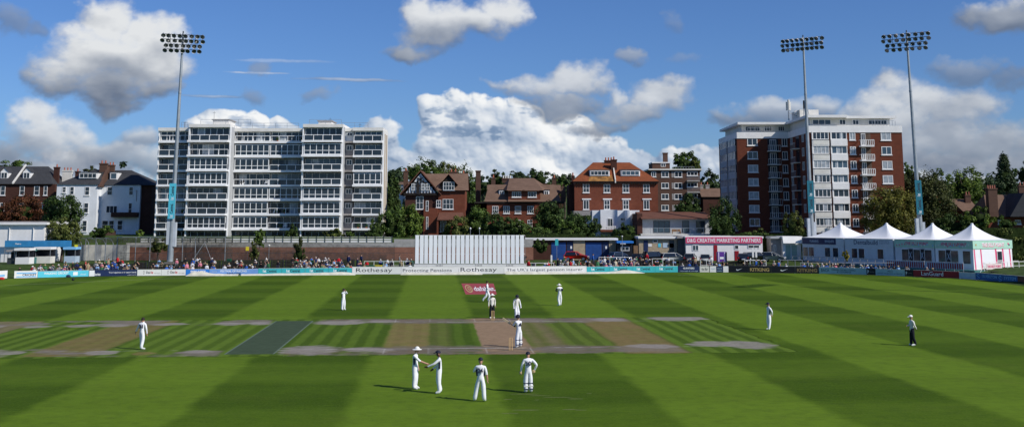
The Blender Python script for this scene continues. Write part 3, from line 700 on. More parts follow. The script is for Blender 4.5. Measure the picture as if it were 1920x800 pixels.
# ---------------------------------------------------------------- red brick tower with a projecting wing
def brick_tower():
    F = Frame(1600, 440, 200); t = root('tower_block', 'tall red brick block of flats with white panels and a white top storey, far right', 'apartment block', F)
    rng = random.Random(11)
    X = lambda px, py=300, d=0.0: F.x(px, py, d)
    x0, x1 = X(1518.5), X(1693.5); zt = F.z(216.5, 1600); zb = F.z(490, 1600); zpb = F.z(248.5, 1600); zpt = F.z(236, 1600)
    D1 = 15.0                                                  # the left part stands this much further back
    xl = F.x(1383, 300, D1)
    fl = [F.z(v, 1560) for v in (273.5, 300.5, 327.5, 354.5, 381.5, 408.5, 435.5)]   # floor lines
    m = MB(); m.box(x0, x1, 0, 22, zb, zpb, 'brick_tower'); m.box(xl, x0, D1, D1+19, zb, zpb, 'brick_tower'); m.build('wall', t)
    m = MB(); m.box(x0-.05, x1+.05, -.15, 22.1, zpb, zpt, 'white'); m.box(xl-.05, x0-.051, D1-.15, D1+19, zpb, zpt, 'white'); m.build('parapet', t)
    m = MB(); m.box(x0+.6, x1-1.6, 1.4, 21, zpt, zt-.35, 'offwhite'); m.box(xl+1.2, x0+.59, D1+1.4, D1+18, zpt, zt-.35, 'offwhite'); m.build('penthouse_wall', t)
    m = MB(); m.box(x0-.3, X(1592), -.1, 22, zt-.35, zt+.1, 'white'); m.box(X(1592), x1-.6, .6, 22, zt-.45, zt-.02, 'white'); m.box(xl+.2, x0-.31, D1-.1, D1+19, zt-.35, zt+.08, 'white'); m.build('roof', t)
    z_ = lambda py, px=1600, d=0.0: F.z(py, px, d)
    for a, b in ((1530, 1565), (1581, 1593), (1606, 1618), (1636, 1672)): win(t, F, X(a), X(b), zpt+.3, zt-.6, 1.4, cols=3 if b-a > 20 else 2, sill=False)
    for a, b in ((1400, 1428), (1436, 1450), (1462, 1474)):
        win(t, F, F.x(a, 240, D1), F.x(b, 240, D1), zpt+.3, zt-.6, D1+1.4, cols=3, sill=False)
    m = MB()
    for i in range(9): xx = X(1636+5.4*i, 240); m.box(xx-.03, xx+.03, .05, .1, zpt, zpt+.9, 'steel')
    m.box(X(1606), X(1680), .04, .11, zpt+.9, zpt+.96, 'steel'); m.box(F.x(1402, 240, D1), F.x(1452, 240, D1), D1+.05, D1+.1, zpt+.8, zpt+.86, 'steel')
    for i in range(9): xx = F.x(1402+6*i, 240, D1); m.box(xx-.03, xx+.03, D1+.04, D1+.1, zpt, zpt+.8, 'steel')
    m.build('roof_railing', t)
    H = fl[0]-fl[1]
    for k in range(7):
        zf = fl[k]
        for (a, b, st) in ((1523.5, 1555.5, .0), (1558.5, 1589.5, .12)):     # white panel bays: window band over a panel
            p_ = MB(); p_.box(X(a), X(b), -.22-st, .0, zf-.02, zf+H*.44-.01, 'white')
            if st == 0: p_.box(X(a)+.15, X(b)-.15, -.25, -.221, zf+.15, zf+H*.44-.15, 'offwhite'); p_.box(X(a)+.0, X(b), -.3, -.221, zf+H*.44-.09, zf+H*.44-.012, 'dark_metal')
            p_.box(X(a)-.02, X(a)+.1, -.2, .0, zf+H*.44, zf+H-.03, 'white'); p_.build('spandrel_panel', t)
            g = win(t, F, X(a)+.1, X(b)-.02, zf+H*.44, zf+H-.03, -.04, cols=3 if st else 4, glass=rng.choice(['glass_blue', 'curtain', 'glass_blue', 'glass']) if k < 4 else 'glass', frame='white', sill=False, fw=.13)
            if rng.random() < .7:
                c = MB(); ca = X(a)+.3+rng.random()*1.6; c.box(ca, ca+.5+rng.random()*.5, -.069, -.0615, zf+H*.5, zf+H-.15, 'curtain'); c.build('curtain', g)
        win(t, F, X(1594.5), X(1605.5), zf+H*.40, zf+H-.12, 0, cols=2, glass=rng.choice(GL), fw=.12)
        win(t, F, X(1653.5), X(1672.5), zf+H*.38, zf+H-.12, 0, cols=2, glass=rng.choice(['glass', 'curtain', 'glass_blue']), fw=.12)
        # door on a flat panel, dark colour standing in for the recess's shade
        r_ = MB(); r_.box(X(1614), X(1634), -.03, .02, zf, zf+H-.2, 'brown_in'); ro = r_.build('recess_shade_panel', t)
        win(ro, F, X(1616), X(1624), zf+.05, zf+H-.35, -.05, cols=2, sill=False, name='balcony_door')
        bl = MB(); bl.box(X(1611.5), X(1636.5), -1.25, -.035, zf-.2, zf-.02, 'white'); bl.build('balcony_slab', t)
        bl = MB(); a, b = X(1611.5), X(1636.5)
        bl.box(a, b, -1.25, -1.18, zf+.95, zf+1.03, 'white'); bl.box(a, b, -1.25, -1.2, zf+.06, zf+.12, 'white')
        for i in range(8): xx = a+.03+(b-a-.06)*i/7; bl.box(xx-.05, xx+.05, -1.24, -1.19, zf+.12, zf+.95, 'white')
        for xx in (a, b-.05): bl.box(xx, xx+.05, -1.18, -.04, zf+.92, zf+1.0, 'white'); bl.box(xx, xx+.05, -1.18, -.04, zf-.0, zf+.06, 'white')
        bl.build('balcony_railing', t)
        # left part, further back
        Y1 = D1; XX = lambda px: F.x(px, 300, Y1)
        win(t, F, XX(1402), XX(1421), zf+H*.40, zf+H-.1, Y1, cols=2, glass='curtain' if k in (2, 3, 4, 5) else 'glass', fw=.12)
        win(t, F, XX(1467), XX(1477), zf+H*.35, zf+H-.1, Y1, cols=2, fw=.11)
        ro = MB().box(XX(1440), XX(1460), Y1-.03, Y1+.02, zf, zf+H-.2, 'black').build('recess_shade_panel', t)  # flat black panel, the recess's shade painted as its colour
        win(ro, F, XX(1444), XX(1456), zf+.05, zf+H-.4, Y1-.05, cols=3, sill=False, name='balcony_door')
        a, b = XX(1438.5), XX(1462); bl = MB(); bl.box(a, b, Y1-1.2, Y1-.035, zf-.18, zf-.02, 'offwhite'); bl.build('balcony_slab', t)
        bl = MB(); bl.box(a, b, Y1-1.2, Y1-1.14, zf+.95, zf+1.02, 'offwhite')
        for i in range(7): xx = a+.03+(b-a-.06)*i/6; bl.box(xx-.04, xx+.04, Y1-1.19, Y1-1.15, zf, zf+.95, 'steel')
        bl.build('balcony_railing', t)
        # windows and balconies on the wing's side that faces left
        for y_ in (3.5, 11.8):
            g = MB(); g.box(x0-.03, x0+.05, y_, y_+1.3, zf+H*.4, zf+H-.15, 'glass'); o = g.build('window', t)
            f = MB()
            for u in (y_-.08, y_+.6, y_+1.3): f.box(x0-.08, x0-.031, u, u+.08, zf+H*.4, zf+H-.15, 'white')
            for v in (zf+H*.4-.08, zf+H-.15): f.box(x0-.08, x0-.031, y_-.08, y_+1.38, v, v+.08, 'white')
            f.build('window_frame', o)
        g = MB().box(x0-1.0, x0-.002, 6.5, 9.8, zf-.16, zf-.01, 'offwhite').build('balcony_slab', t)
        g = MB(); g.box(x0-1.0, x0-.94, 6.5, 9.8, zf+.92, zf+.99, 'offwhite')
        for i in range(8): g.box(x0-.99, x0-.95, 6.5+i*.46, 6.54+i*.46, zf, zf+.92, 'steel')
        g.build('balcony_railing', t)
        g = MB().box(x0-.03, x0+.05, 7.0, 9.3, zf+.02, zf+H-.3, 'glass').build('window', t)
        # pale glazed bays on the left side wall
        for y_ in (D1+1.2, D1+9.6):
            g = MB(); g.box(xl-.25, xl-.001, y_, y_+7.2, zf-.02, zf+H*.42, 'grey_render'); g.build('spandrel_panel', t)
            g = MB().box(xl-.18, xl-.001, y_+.05, y_+7.15, zf+H*.42+.01, zf+H-.035, 'glass_blue').build('window', t)
            f = MB()
            f.box(xl-.26, xl-.185, y_, y_+7.19, zf+H*.42+.012, zf+H*.42+.08, 'white')
            for i in range(6): u = y_+i*1.41; f.box(xl-.27, xl-.185, u, u+.14, zf+H*.42+.01, zf+H-.035, 'white')
            f.build('window_frame', g)
    # mobile-phone masts and housing on the roof
    m = MB(); xx = F.x(1487, 220, D1-4)
    m.box(xx, F.x(1520, 220, 6)+1.5, 6, 12, zt+.1, zt+1.6, 'offwhite'); m.build('roof_plant_room', t)
    xa = F.x(1478.5, 210, 8); m = MB(); zz = F.z(187.5, 1478, 8)
    for dx, dy, r_ in ((-.32, 0, .14), (.0, -.2, .2), (.32, .1, .14)): m.cyl((xa+dx, 8+dy, zz-2.1+r_), (xa+dx, 8+dy, zz-abs(dx)*1.2), r_, r_, 'offwhite', 8)
    m.cyl((xa, 8, zt-.2), (xa, 8, zz-2), .12, .12, 'steel', 6); m.cyl((xa+.2, 8, zt+1.2), (xa+2.0, 8, zt+.4), .06, .06, 'steel', 5); m.cyl((xa+1.4, 7.9, zt+1.3), (xa+1.3, 7.6, zt+1.35), .3, .3, 'white', 10)
    m.build('phone_mast', t)
    xa = F.x(1511, 200, 5); m = MB(); zz = F.z(188, 1511, 5)
    m.cyl((xa-.4, 5, zt), (xa-.4, 5, zz), .07, .07, 'steel', 6)
    for q in (0, 1): m.cyl((xa-.4+.0*q, 4.8, zz-1.6+q*.2), (xa-.4, 4.8, zz-.1), .16, .16, 'black', 8)
    for q in (-.5, .6): m.cyl((xa+q, 5, zt+.1), (xa+q*.3, 5, zt+2.2), .05, .05, 'steel', 5)
    m.build('phone_mast', t)
brick_tower()
# ---------------------------------------------------------------- houses
def gable_roof_x(mb, x0, x1, y0, y1, z0, z1, m, hip0=0.0, hip1=0.0, eave=.4):
    """ridge parallel to x; hips shorten the ridge at either end"""
    ym = (y0+y1)/2; a, b = x0-eave, x1+eave; c, d = y0-eave, y1+eave
    v = [(a, c, z0), (b, c, z0), (b, d, z0), (a, d, z0), (a+hip0, ym, z1), (b-hip1, ym, z1)]
    mb.faces(v, [(0, 1, 5, 4), (2, 3, 4, 5), (3, 0, 4), (1, 2, 5), (3, 2, 1, 0)], m)
def chimney(par, x, y, z0, z1, w_=.9, n=2, m='brick_dark', pots='terracotta', dy=.6):
    c = MB(); c.box(x-w_/2, x+w_/2, y-dy/2, y+dy/2, z0, z1-.25, m); c.box(x-w_/2-.08, x+w_/2+.08, y-dy/2-.08, y+dy/2+.08, z1-.25, z1, m)
    o = c.build('chimney', par)
    for i in range(n):
        xx = x-w_/2+w_*(i+.5)/n; MB().cyl((xx, y, z1), (xx, y, z1+.55), .15, .12, pots, 8).build('chimney_pot', o)
    return o
def dormer(par, F, px0, px1, py0, py1, d, depth=2.5, cols=2, flat=True, glass='glass', roofm='slate'):
    x0, x1 = F.x(px0, py0, d), F.x(px1, py0, d); z0, z1 = F.z(py1, px0, d), F.z(py0, px0, d)
    o = MB().box(x0, x1, d, d+depth, z0, z1, 'white')
    if flat: o.box(x0-.12, x1+.12, d-.15, d+depth, z1, z1+.12, roofm)
    else:
        xm = (x0+x1)/2; h = (x1-x0)*.5
        o.prism([(x0, z1), (x1, z1), (xm, z1+h)], d, d+depth, 'white')
        for s_ in (0, 1):
            xa = x0-.15 if s_ == 0 else x1+.15
            o.faces([(xa, d-.15, z1-.12), (xm, d-.15, z1+h+.06), (xm, d+depth, z1+h+.06), (xa, d+depth, z1-.12)], [(0, 1, 2, 3)], roofm)
    p = o.build('dormer', par)
    win(p, F, x0+.15, x1-.15, z0+.12, z1-.12, d-.03, cols=cols, sill=False, glass=glass, fw=.10)
    return p
def houses_left():
    # brick terrace
    F = Frame(50, 440, 222); X = lambda px, py=330, d=0.: F.x(px, py, d); Z = lambda py, px=50, d=0.: F.z(py, px, d)
    t = root('terraced_house', 'red brick terrace with slate roof and gabled white dormers at the left edge', 'house', F)
    MB().box(X(-60), X(104), 0, 10, Z(482), Z(345), 'brick_dark').build('wall', t)
    r_ = MB(); gable_roof_x(r_, X(-60), X(97), 0, 10, Z(345), Z(312, 50, 5), 'slate', 0, 3.2); r_.build('roof', t)
    r_ = MB(); x_ = X(25); r_.prismx([(-.45, Z(345)+.03), (5, Z(311, 25, 5)+.1), (5, Z(311, 25, 5)+.3), (-.45, Z(345)+.3)], x_, x_+.35, 'offwhite'); r_.build('party_coping', t)
    dormer(t, F, 1, 16, 322, 336, 1.4, cols=2, flat=False, roofm='slate'); dormer(t, F, 43, 58, 322, 336, 1.4, cols=2, flat=False)
    for a, b in ((-18, -8), (1, 10), (37, 46), (64, 74), (82, 89)): wpx(t, F, a, b, 349, 366, rows=2, cols=1)
    for a, b in ((0, 8), (36, 44), (72, 80)): wpx(t, F, a, b, 380, 400, rows=2, cols=1)
    chimney(t, X(106, 330, 3), 3, Z(352), Z(313, 106, 3), 1.0, 1); chimney(t, X(127, 320, 6), 6, Z(345), Z(319, 127, 6), 1.9, 3, 'offwhite'); chimney(t, X(146, 320, 6), 6, Z(345), Z(321, 146, 6), .8, 1)
    # white villa 1
    F = Frame(145, 445, 219); X = lambda px, py=330, d=0.: F.x(px, py, d); Z = lambda py, px=145, d=0.: F.z(py, px, d)
    t = root('villa', 'white rendered villa with slate roof and one wide dormer of four lights', 'house', F)
    MB().box(X(108), X(184), 0, 9, Z(482), Z(346), 'render_white').build('wall', t)
    r_ = MB(); gable_roof_x(r_, X(108), X(184), 0, 9, Z(346), Z(318, 145, 4.5), 'slate', 5.5, 0, .25); ro = r_.build('roof', t)
    dormer(t, F, 148, 183, 323.5, 335, 1.2, cols=4)
    for a, b, c, d_ in ((117, 124, 350, 361), (131, 139, 350, 365), (159, 168, 350, 366), (157, 166, 380, 399), (154, 163, 413, 434), (131, 139, 380, 399)): wpx(t, F, a, b, c, d_, rows=2, cols=1)
    r_ = MB(); r_.prismx([(-.3, Z(350)), (4.5, Z(312, 184, 4.5)), (4.5, Z(350)), ], X(184.5), X(184.5)+.5, 'brick_brown'); r_.build('gable_wall', t)
    chimney(t, X(194, 320, 4), 4, Z(345), Z(306, 194, 4), 1.5, 2, 'brick_brown'); chimney(t, X(209, 320, 5), 5, Z(335), Z(309, 209, 5), 1.2, 2, 'brick_brown')
    # white villa 2 with balcony
    F = Frame(225, 445, 221); X = lambda px, py=330, d=0.: F.x(px, py, d); Z = lambda py, px=225, d=0.: F.z(py, px, d)
    t = root('villa', 'white rendered villa with dark hipped slate roof and small square rooflight, beside the apartment block', 'house', F)
    MB().box(X(186), X(264.5), 0, 9, Z(475), Z(347), 'render_white').build('wall', t)
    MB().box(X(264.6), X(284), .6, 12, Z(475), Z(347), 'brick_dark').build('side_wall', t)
    r_ = MB(); gable_roof_x(r_, X(186), X(285), 0, 10, Z(347), Z(319, 225, 5), 'slate', 1.2, 6, .25); r_.build('roof', t)
    dormer(t, F, 206, 221, 323, 337, 1.6, cols=1, glass='glass_blue')
    for a, b, c, d_, k in ((201, 211, 350, 366, 1), (242, 250, 350, 366, 1), (199, 220, 385.5, 399, 3), (240.5, 247.5, 380, 404, 1), (191, 203, 413, 430, 1), (204, 214, 413, 430, 1), (220, 230, 413, 431, 1)): wpx(t, F, a, b, c, d_, rows=2 if k == 1 else 1, cols=k, frame='white')
    MB().box(X(216), X(264), -1.3, -.002, Z(407), Z(398), 'brick_dark').build('balcony_wall', t)
    m = MB(); m.cyl((X(258), -.12, Z(357)), (X(258), -.12, Z(377)), .06, .06, 'panel_grey', 5); m.cyl((X(256), -.12, Z(357)), (X(258), -.12, Z(357)), .06, .06, 'panel_grey', 5); m.build('drainpipe', t)
    g = MB(); g.box(X(208), X(235), -4, -3.7, Z(443), Z(432), 'brick_brown'); tag(g.build('garden_wall'), 'low brown brick garden wall below the white villa', 'wall').location = F.o
houses_left()
def tudor():
    F = Frame(815, 440, 214); X = lambda px, py=360, d=0.: F.x(px, py, d); Z = lambda py, px=815, d=0.: F.z(py, px, d)
    t = root('timbered_house', 'red brick house with black and white half-timbered gable left of the sight screen top', 'house', F)
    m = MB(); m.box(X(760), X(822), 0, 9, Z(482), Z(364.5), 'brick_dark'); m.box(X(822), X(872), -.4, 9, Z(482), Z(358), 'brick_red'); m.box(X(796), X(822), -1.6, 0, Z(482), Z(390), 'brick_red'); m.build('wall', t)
    # big timbered gable
    a, b, c = X(755.5), X(823), X(788.5); zg = Z(357); zt = Z(323)
    m = MB(); m.prism([(a+.4, zg-.7), (b-.4, zg-.7), (c, zt-.2)], -.5, 8.9, 'render_white'); g = m.build('gable', t)
    m = MB()
    def beam(x0, z0, x1, z1, w_=.13):
        d = Vector((x1-x0, 0, z1-z0)).normalized(); n = Vector((-d.z, 0, d.x))*w_
        m.prism([(x0-n.x, z0-n.z), (x1-n.x, z1-n.z), (x1+n.x, z1+n.z), (x0+n.x, z0+n.z)], -.62, -.505, 'timber_black')
    beam(a+.2, zg-.65, b-.2, zg-.65, .2); beam(a+1.6, zg+.9, b-1.6, zg+.9, .12)
    sl = (zt-zg)/(c-a)
    for i in range(1, 12):
        x_ = a+(b-a)*i/12; top = zg-.7+(zt-zg+.4)*(1-abs(x_-c)/((b-a)/2)); beam(x_, zg-.65, x_, top-.3, .07)
    for k in (-1, 1): beam(c-k*1.4, zt-2.4, c+k*.5, zt-1.0, .09)
    beam(c-1.3, zt-1.9, c+1.3, zt-1.9, .08)
    m.build('timber_frame', g)
    m = MB()
    for s_, (xa) in ((0, a-.5), (1, b+.5)):
        m.faces([(xa, -.9, zg-.9), (c, -.9, zt+.15), (c, 9, zt+.15), (xa, 9, zg-.9), (xa, -.9, zg-.68), (c, -.9, zt+.40), (c, 9, zt+.40), (xa, 9, zg-.68)],
                [(4, 5, 6, 7), (0, 3, 2, 1), (0, 1, 5, 4), (0, 4, 7, 3), (2, 3, 7, 6)], 'tile_redbrown')
    m.faces([(X(789), 2.5, Z(325)), (X(873)+.3, 4.3, Z(325, 850, 4)), (X(876)+.3, -.9, Z(357)), (X(818), -.9, Z(357))], [(0, 3, 2, 1)], 'tile_brown')
    m.faces([(X(789), 2.5, Z(325)), (X(873)+.3, 4.3, Z(325, 850, 4)), (X(876)+.3, 9, Z(357)), (X(818), 9, Z(357))], [(0, 1, 2, 3)], 'tile_redbrown')
    m.build('roof', t)
    # right hand small gable with window
    a, b, c = X(826), X(857), X(841.5); zg = Z(344); zt = Z(329)
    m = MB(); m.box(a+.5, b-.5, -.9, 3, Z(358), zg, 'render_white'); m.prism([(a+.3, zg), (b-.3, zg), (c, zt-.1)], -.9, 3, 'timber_black')
    for xa in (a-.2, b+.2): m.faces([(xa, -1.3, zg-.3), (c, -1.3, zt+.2), (c, 4, zt+.2), (xa, 4, zg-.3)], [(0, 1, 2, 3)], 'tile_redbrown')
    dd = m.build('dormer', t); wpx(dd, F, 831, 852, 341, 356.5, -.93, cols=4, rows=2, sill=False)
    for a, b, c, d_, k, dd in ((771.5, 778, 344, 357, 2, -.62), (789.5, 796, 344, 357, 2, -.62), (798.5, 805.5, 344, 357, 2, -.62), (830, 850, 373, 392, 3, -.4), (818, 827, 375, 389, 2, -.4), (780, 794, 368, 392, 2, 0.), (798.5, 803.5, 376, 396, 1, -1.6), (825, 838, 414, 434, 2, -.4), (799, 803, 406, 430, 1, -1.6)):
        wpx(t, F, a, b, c, d_, dd, cols=k, rows=2, sill=dd > -.6)
    MB().box(X(781), X(787), -.7, -.51, Z(364), Z(344), 'timber_black').build('balcony_door', t)
    m = MB(); m.faces([(X(822), -3.2, Z(411)), (X(872), -3.2, Z(411)), (X(869), -.41, Z(398)), (X(824), -.41, Z(398)), (X(822), -3.2, Z(413)), (X(872), -3.2, Z(413))], [(0, 1, 2, 3), (4, 5, 1, 0)], 'tile_redbrown'); m.build('porch_roof', t)
    for px in (823, 848, 871): MB().box(X(px)-.15, X(px)+.15, -3.1, -2.8, Z(482), Z(413), 'brick_red').build('porch_pillar', t)
    chimney(t, X(761, 320, 2), 2, Z(358), Z(320, 761, 2), .8, 1, 'brick_brown'); chimney(t, X(850, 325, 6), 6, Z(332), Z(322, 850, 6), 1.6, 2, 'brick_brown'); chimney(t, X(869, 325, 5), 5, Z(345), Z(325, 869, 5), 1.1, 1, 'tile_brown')
    # free tall chimney of the neighbour
    F = Frame(896, 400, 225); m = MB(); x0, x1 = F.x(892, 350), F.x(901, 350); m.box(x0, x1, 0, 1.0, F.z(400, 896), F.z(322, 896), 'brick_brown'); m.box(x0-.1, x1+.1, -.1, 1.1, F.z(322, 896), F.z(319.5, 896), 'brick_brown')
    m.box(x0-4, x1+1.5, 1.1, 6, F.z(440, 896), F.z(380, 896), 'brick_dark'); o = m.build('tall_chimney'); o.location = F.o; tag(o, 'tall square brick chimney standing between the timbered house and the brown-roofed house', 'chimney')
tudor()
def house_brownroof():
    F = Frame(970, 440, 216); X = lambda px, py=370, d=0.: F.x(px, py, d); Z = lambda py, px=970, d=0.: F.z(py, px, d)
    t = root('brick_house', 'wide red brick house with layered brown tiled roofs and white windows, behind the sight screen', 'house', F)
    MB().box(X(913), X(1048), 0, 11, Z(482), Z(381), 'brick_red').build('wall', t)
    MB().box(X(890), X(1058), -.25, 11, Z(381), Z(378), 'timber_black').build('eaves', t)
    m = MB()
    x0, x1 = X(908), X(1052)
    m.faces([(x0, -.4, Z(378)), (x1, -.4, Z(378)), (X(1040), 3.2, Z(346, 970, 3.2)), (X(916), 3.2, Z(346, 970, 3.2)), (x0, 8, Z(378)), (x1, 8, Z(378))], [(0, 1, 2, 3), (0, 3, 4), (1, 5, 2)], 'tile_brown')
    gable_roof_x(m, X(914), X(1052), 3.2, 9, Z(362), Z(346.5, 970, 6), 'tile_brown', 0, 0, .2)
    m.faces([(X(950), -.9, Z(357)), (X(1018), -.9, Z(357)), (X(1002), 6, Z(334, 970, 6)), (X(955), 6, Z(334, 970, 6)), (X(930), 6, Z(357)), (X(1030), 6, Z(350))], [(0, 1, 2, 3), (0, 3, 4), (1, 5, 2)], 'tile_brown')
    for c in (969, 996):
        m.faces([(X(c-17), -1.1, Z(357.6)), (X(c+15), -1.1, Z(357.6)), (X(c+2), 4.5, Z(340, c, 4.5)), (X(c-4), 4.5, Z(340, c, 4.5)), (X(c-16), 4.5, Z(352)), (X(c+14), 4.5, Z(352))], [(0, 1, 2, 3), (0, 3, 4), (1, 5, 2)], 'tile_brown')
    m.faces([(X(952), -1.2, Z(378)), (X(1014), -1.2, Z(378)), (X(1013), -.34, Z(374)), (X(953), -.34, Z(374))], [(0, 1, 2, 3)], 'tile_brown'); m.build('roof', t)
    MB().box(X(953), X(1013), -.35, 6, Z(374.5), Z(357), 'brick_red').build('upper_wall', t)
    for a, b in ((960, 977), (990, 1006)): wpx(t, F, a, b, 359.5, 369.5, -.36, cols=4 if a < 980 else 3)
    dormer(t, F, 935, 946, 356.5, 367, 1.2, cols=2); dormer(t, F, 1019, 1030, 356.5, 367, 1.2, cols=2)
    for a in (923, 944, 965.5, 989): wpx(t, F, a, a+11.5, 386, 400, cols=3, rows=2)
    for a in (967, 989): wpx(t, F, a, a+9, 412, 424, cols=2, rows=2)
    for px, p1 in ((925, 333), (1039, 333)): chimney(t, X(px, 340, 7), 7, Z(350), Z(p1, px, 7), .8, 1, 'brick_brown')
    chimney(t, X(950, 335, 9), 9, Z(340), Z(334, 950, 9), 1.8, 4, 'brick_brown', 'offwhite'); chimney(t, X(1056, 340, 3), 3, Z(378), Z(350, 1056, 3), .9, 1, 'tile_brown')
house_brownroof()
def house_orange():
    F = Frame(1150, 440, 212); X = lambda px, py=350, d=0.: F.x(px, py, d); Z = lambda py, px=1150, d=0.: F.z(py, px, d)
    t = root('brick_house', 'large red brick house with orange hipped tile roof and two long white dormers', 'house', F)
    MB().box(X(1077), X(1233.5), 0, 12, Z(482), Z(341), 'brick_red').build('wall', t)
    m = MB(); x0, x1 = X(1073), X(1236); zt = Z(304.5, 1150, 5)
    m.faces([(x0, -.6, Z(340)), (x1, -.6, Z(340)), (X(1181, 304, 5), 5, zt), (X(1112, 304, 5), 5, zt), (x0, 12, Z(340)), (x1, 12, Z(340))], [(0, 1, 2, 3), (0, 3, 4), (1, 5, 2), (3, 2, 5, 4)], 'tile_orange')
    ro = m.build('roof', t)
    m = MB(); m.box(x0+.1, x1-.1, -.5, -.003, Z(342.3), Z(340)-.01, 'timber_black')
    for i in range(34): xx = x0+.5+(x1-x0-1)*i/33; m.box(xx-.09, xx+.09, -.42, -.003, Z(345.5), Z(342.3)-.004, 'timber_black')
    m.build('eaves', t)
    m = MB(); s_ = (zt-Z(340))/5.6
    for (a, b, c) in ((1102, 1112, 0), (1142, 1150, 0), (1146, 1155, .3)):
        pass
    m.faces([(X(1103), -.61, Z(340)+.03), (X(1150), -.61, Z(340)+.03), (X(1148), 1.2, Z(340)+.03+1.81*s_), (X(1106), .9, Z(340)+.03+1.5*s_)], [(0, 1, 2, 3)], 'lichen'); m.build('lichen_patch', ro)
    m = MB(); m.prismx([(-.7, Z(343)), (-.7, Z(340)+.35), (4.9, zt+.35), (4.9, zt-.5)], X(1152.5), X(1154.5), 'offwhite'); m.build('party_coping', t)
    dormer(t, F, 1105.5, 1143, 319, 330, .7, 3.5, cols=5, roofm='tile_brown'); dormer(t, F, 1164, 1200, 319, 330, .7, 3.5, cols=4, roofm='slate', glass='glass_blue')
    chimney(t, X(1151, 310, 3), 3, Z(325), Z(299, 1151, 3), 1.1, 1); chimney(t, X(1141, 305, 5), 5, Z(310), Z(300.5, 1141, 5), 1.6, 3); chimney(t, X(1074, 330, 6), 6, Z(345), Z(329, 1074, 6), .5, 1)
    for a in (1093, 1132, 1167.5, 1206):
        wpx(t, F, a, a+12, 345, 361, cols=2, rows=2)
        wpx(t, F, a+.5, a+11.5, 375, 392.5, cols=2, rows=1 if a in (1093, 1206) else 2)
        MB().box(X(a-2), X(a+15), -.16, -.002, Z(374.3), Z(372), 'white').build('lintel', t)
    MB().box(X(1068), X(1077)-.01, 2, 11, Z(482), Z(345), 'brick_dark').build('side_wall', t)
    # white ground floor annexe
    F2 = Frame(1150, 440, 206); X = lambda px, py=410, d=0.: F2.x(px, py, d); Z = lambda py, px=1150, d=0.: F2.z(py, px, d)
    t = root('annexe', 'white rendered garden annexe with small balcony in front of the orange-roofed brick house', 'house', F2)
    m = MB(); m.box(X(1111), X(1200), .8, 5.8, Z(482), Z(394), 'render_white'); m.box(X(1126), X(1158), 0, .8, Z(482), Z(393), 'render_white'); m.box(X(1172), X(1181), -.4, .8, Z(482), Z(394), 'render_white'); m.box(X(1100), X(1112), 1.5, 5.8, Z(482), Z(398), 'render_white'); m.build('wall', t)
    MB().box(X(1076), X(1118), 1, 5.8, Z(404), Z(395), 'panel_grey').build('flat_roof', t)
    for a, b, c, d_, dd in ((1139, 1149, 409, 425, 0.), (1163, 1174, 408, 414, .8), (1116, 1122, 408, 418, .8), (1184, 1190, 408, 416, .8)): wpx(t, F2, a, b, c, d_, dd, cols=2, rows=1)
    m = MB(); m.box(X(1124), X(1153), -2.2, -2.05, Z(424.5), Z(423.5), 'white')
    for i in range(10): xx = X(1125+3*i, 427); m.box(xx-.08, xx+.08, -2.18, -2.07, Z(430), Z(424.5), 'white')
    m.build('balustrade', t)
    MB().box(X(1124), X(1153), -2.25, -.1, Z(434), Z(430), 'brick_red').build('balcony_slab', t)
house_orange()
def flats_brown():
    F = Frame(1265, 440, 262); X = lambda px, py=350, d=0.: F.x(px, py, d); Z = lambda py, px=1265, d=0.: F.z(py, px, d)
    t = root('block_of_flats', 'low brown brick block of flats with flat white-edged roof and square chimney', 'apartment block', F)
    MB().box(X(1220), X(1313), 0, 12, Z(480), Z(319), 'brick_brown').build('wall', t)
    MB().box(X(1216), X(1317), -.5, 12, Z(319), Z(316.5), 'offwhite').build('roof', t)
    m = MB(); m.box(X(1225), X(1258), 1, 8, Z(316.4), Z(305.5), 'brick_brown'); m.box(X(1224), X(1259.5), .8, 8, Z(305.5), Z(303.5), 'white'); pr = m.build('roof_plant_room', t)
    wpx(pr, F, 1239, 1248, 306.5, 312.5, 1, cols=2, sill=False)
    chimney(t, X(1247.5, 300, 4), 4, Z(305), Z(286.5, 1247, 4), 1.05, 0, 'brick_brown', dy=1.0)
    for py in (321.5, 342.5, 363, 384):
        for a, b in ((1240, 1254), (1264.5, 1279)): wpx(t, F, a, b, py, py+10.5, cols=2, fw=.13)
        wpx(t, F, 1221, 1230, py, py+10, cols=2, fw=.12)
        wpx(t, F, 1288, 1308, py, py+8, cols=3, fw=.13)
        MB().box(X(1259.5), X(1264), -.03, 0-.002, Z(py+11), Z(py), 'panel_grey').build('infill_panel', t)
        s_ = MB().box(X(1287), X(1311), -1.2, -.003, Z(py+19), Z(py+17), 'concrete').build('balcony_slab', t)
        r_ = MB(); r_.box(X(1287), X(1311), -1.2, -1.14, Z(py+9.5), Z(py+8.7), 'steel')
        for i in range(12): xx = X(1287)+.05+(X(1311)-X(1287)-.1)*i/11; r_.box(xx-.03, xx+.03, -1.19, -1.15, Z(py+17), Z(py+9.5), 'steel')
        r_.build('balcony_railing', t)
    m = MB()
    for i in range(9): xx = X(1262+5*i, 312); m.box(xx-.03, xx+.03, .5, .55, Z(316.4), Z(312), 'steel')
    m.box(X(1262), X(1302), .5, .55, Z(312.6), Z(312), 'steel'); m.build('roof_railing', t)
flats_brown()
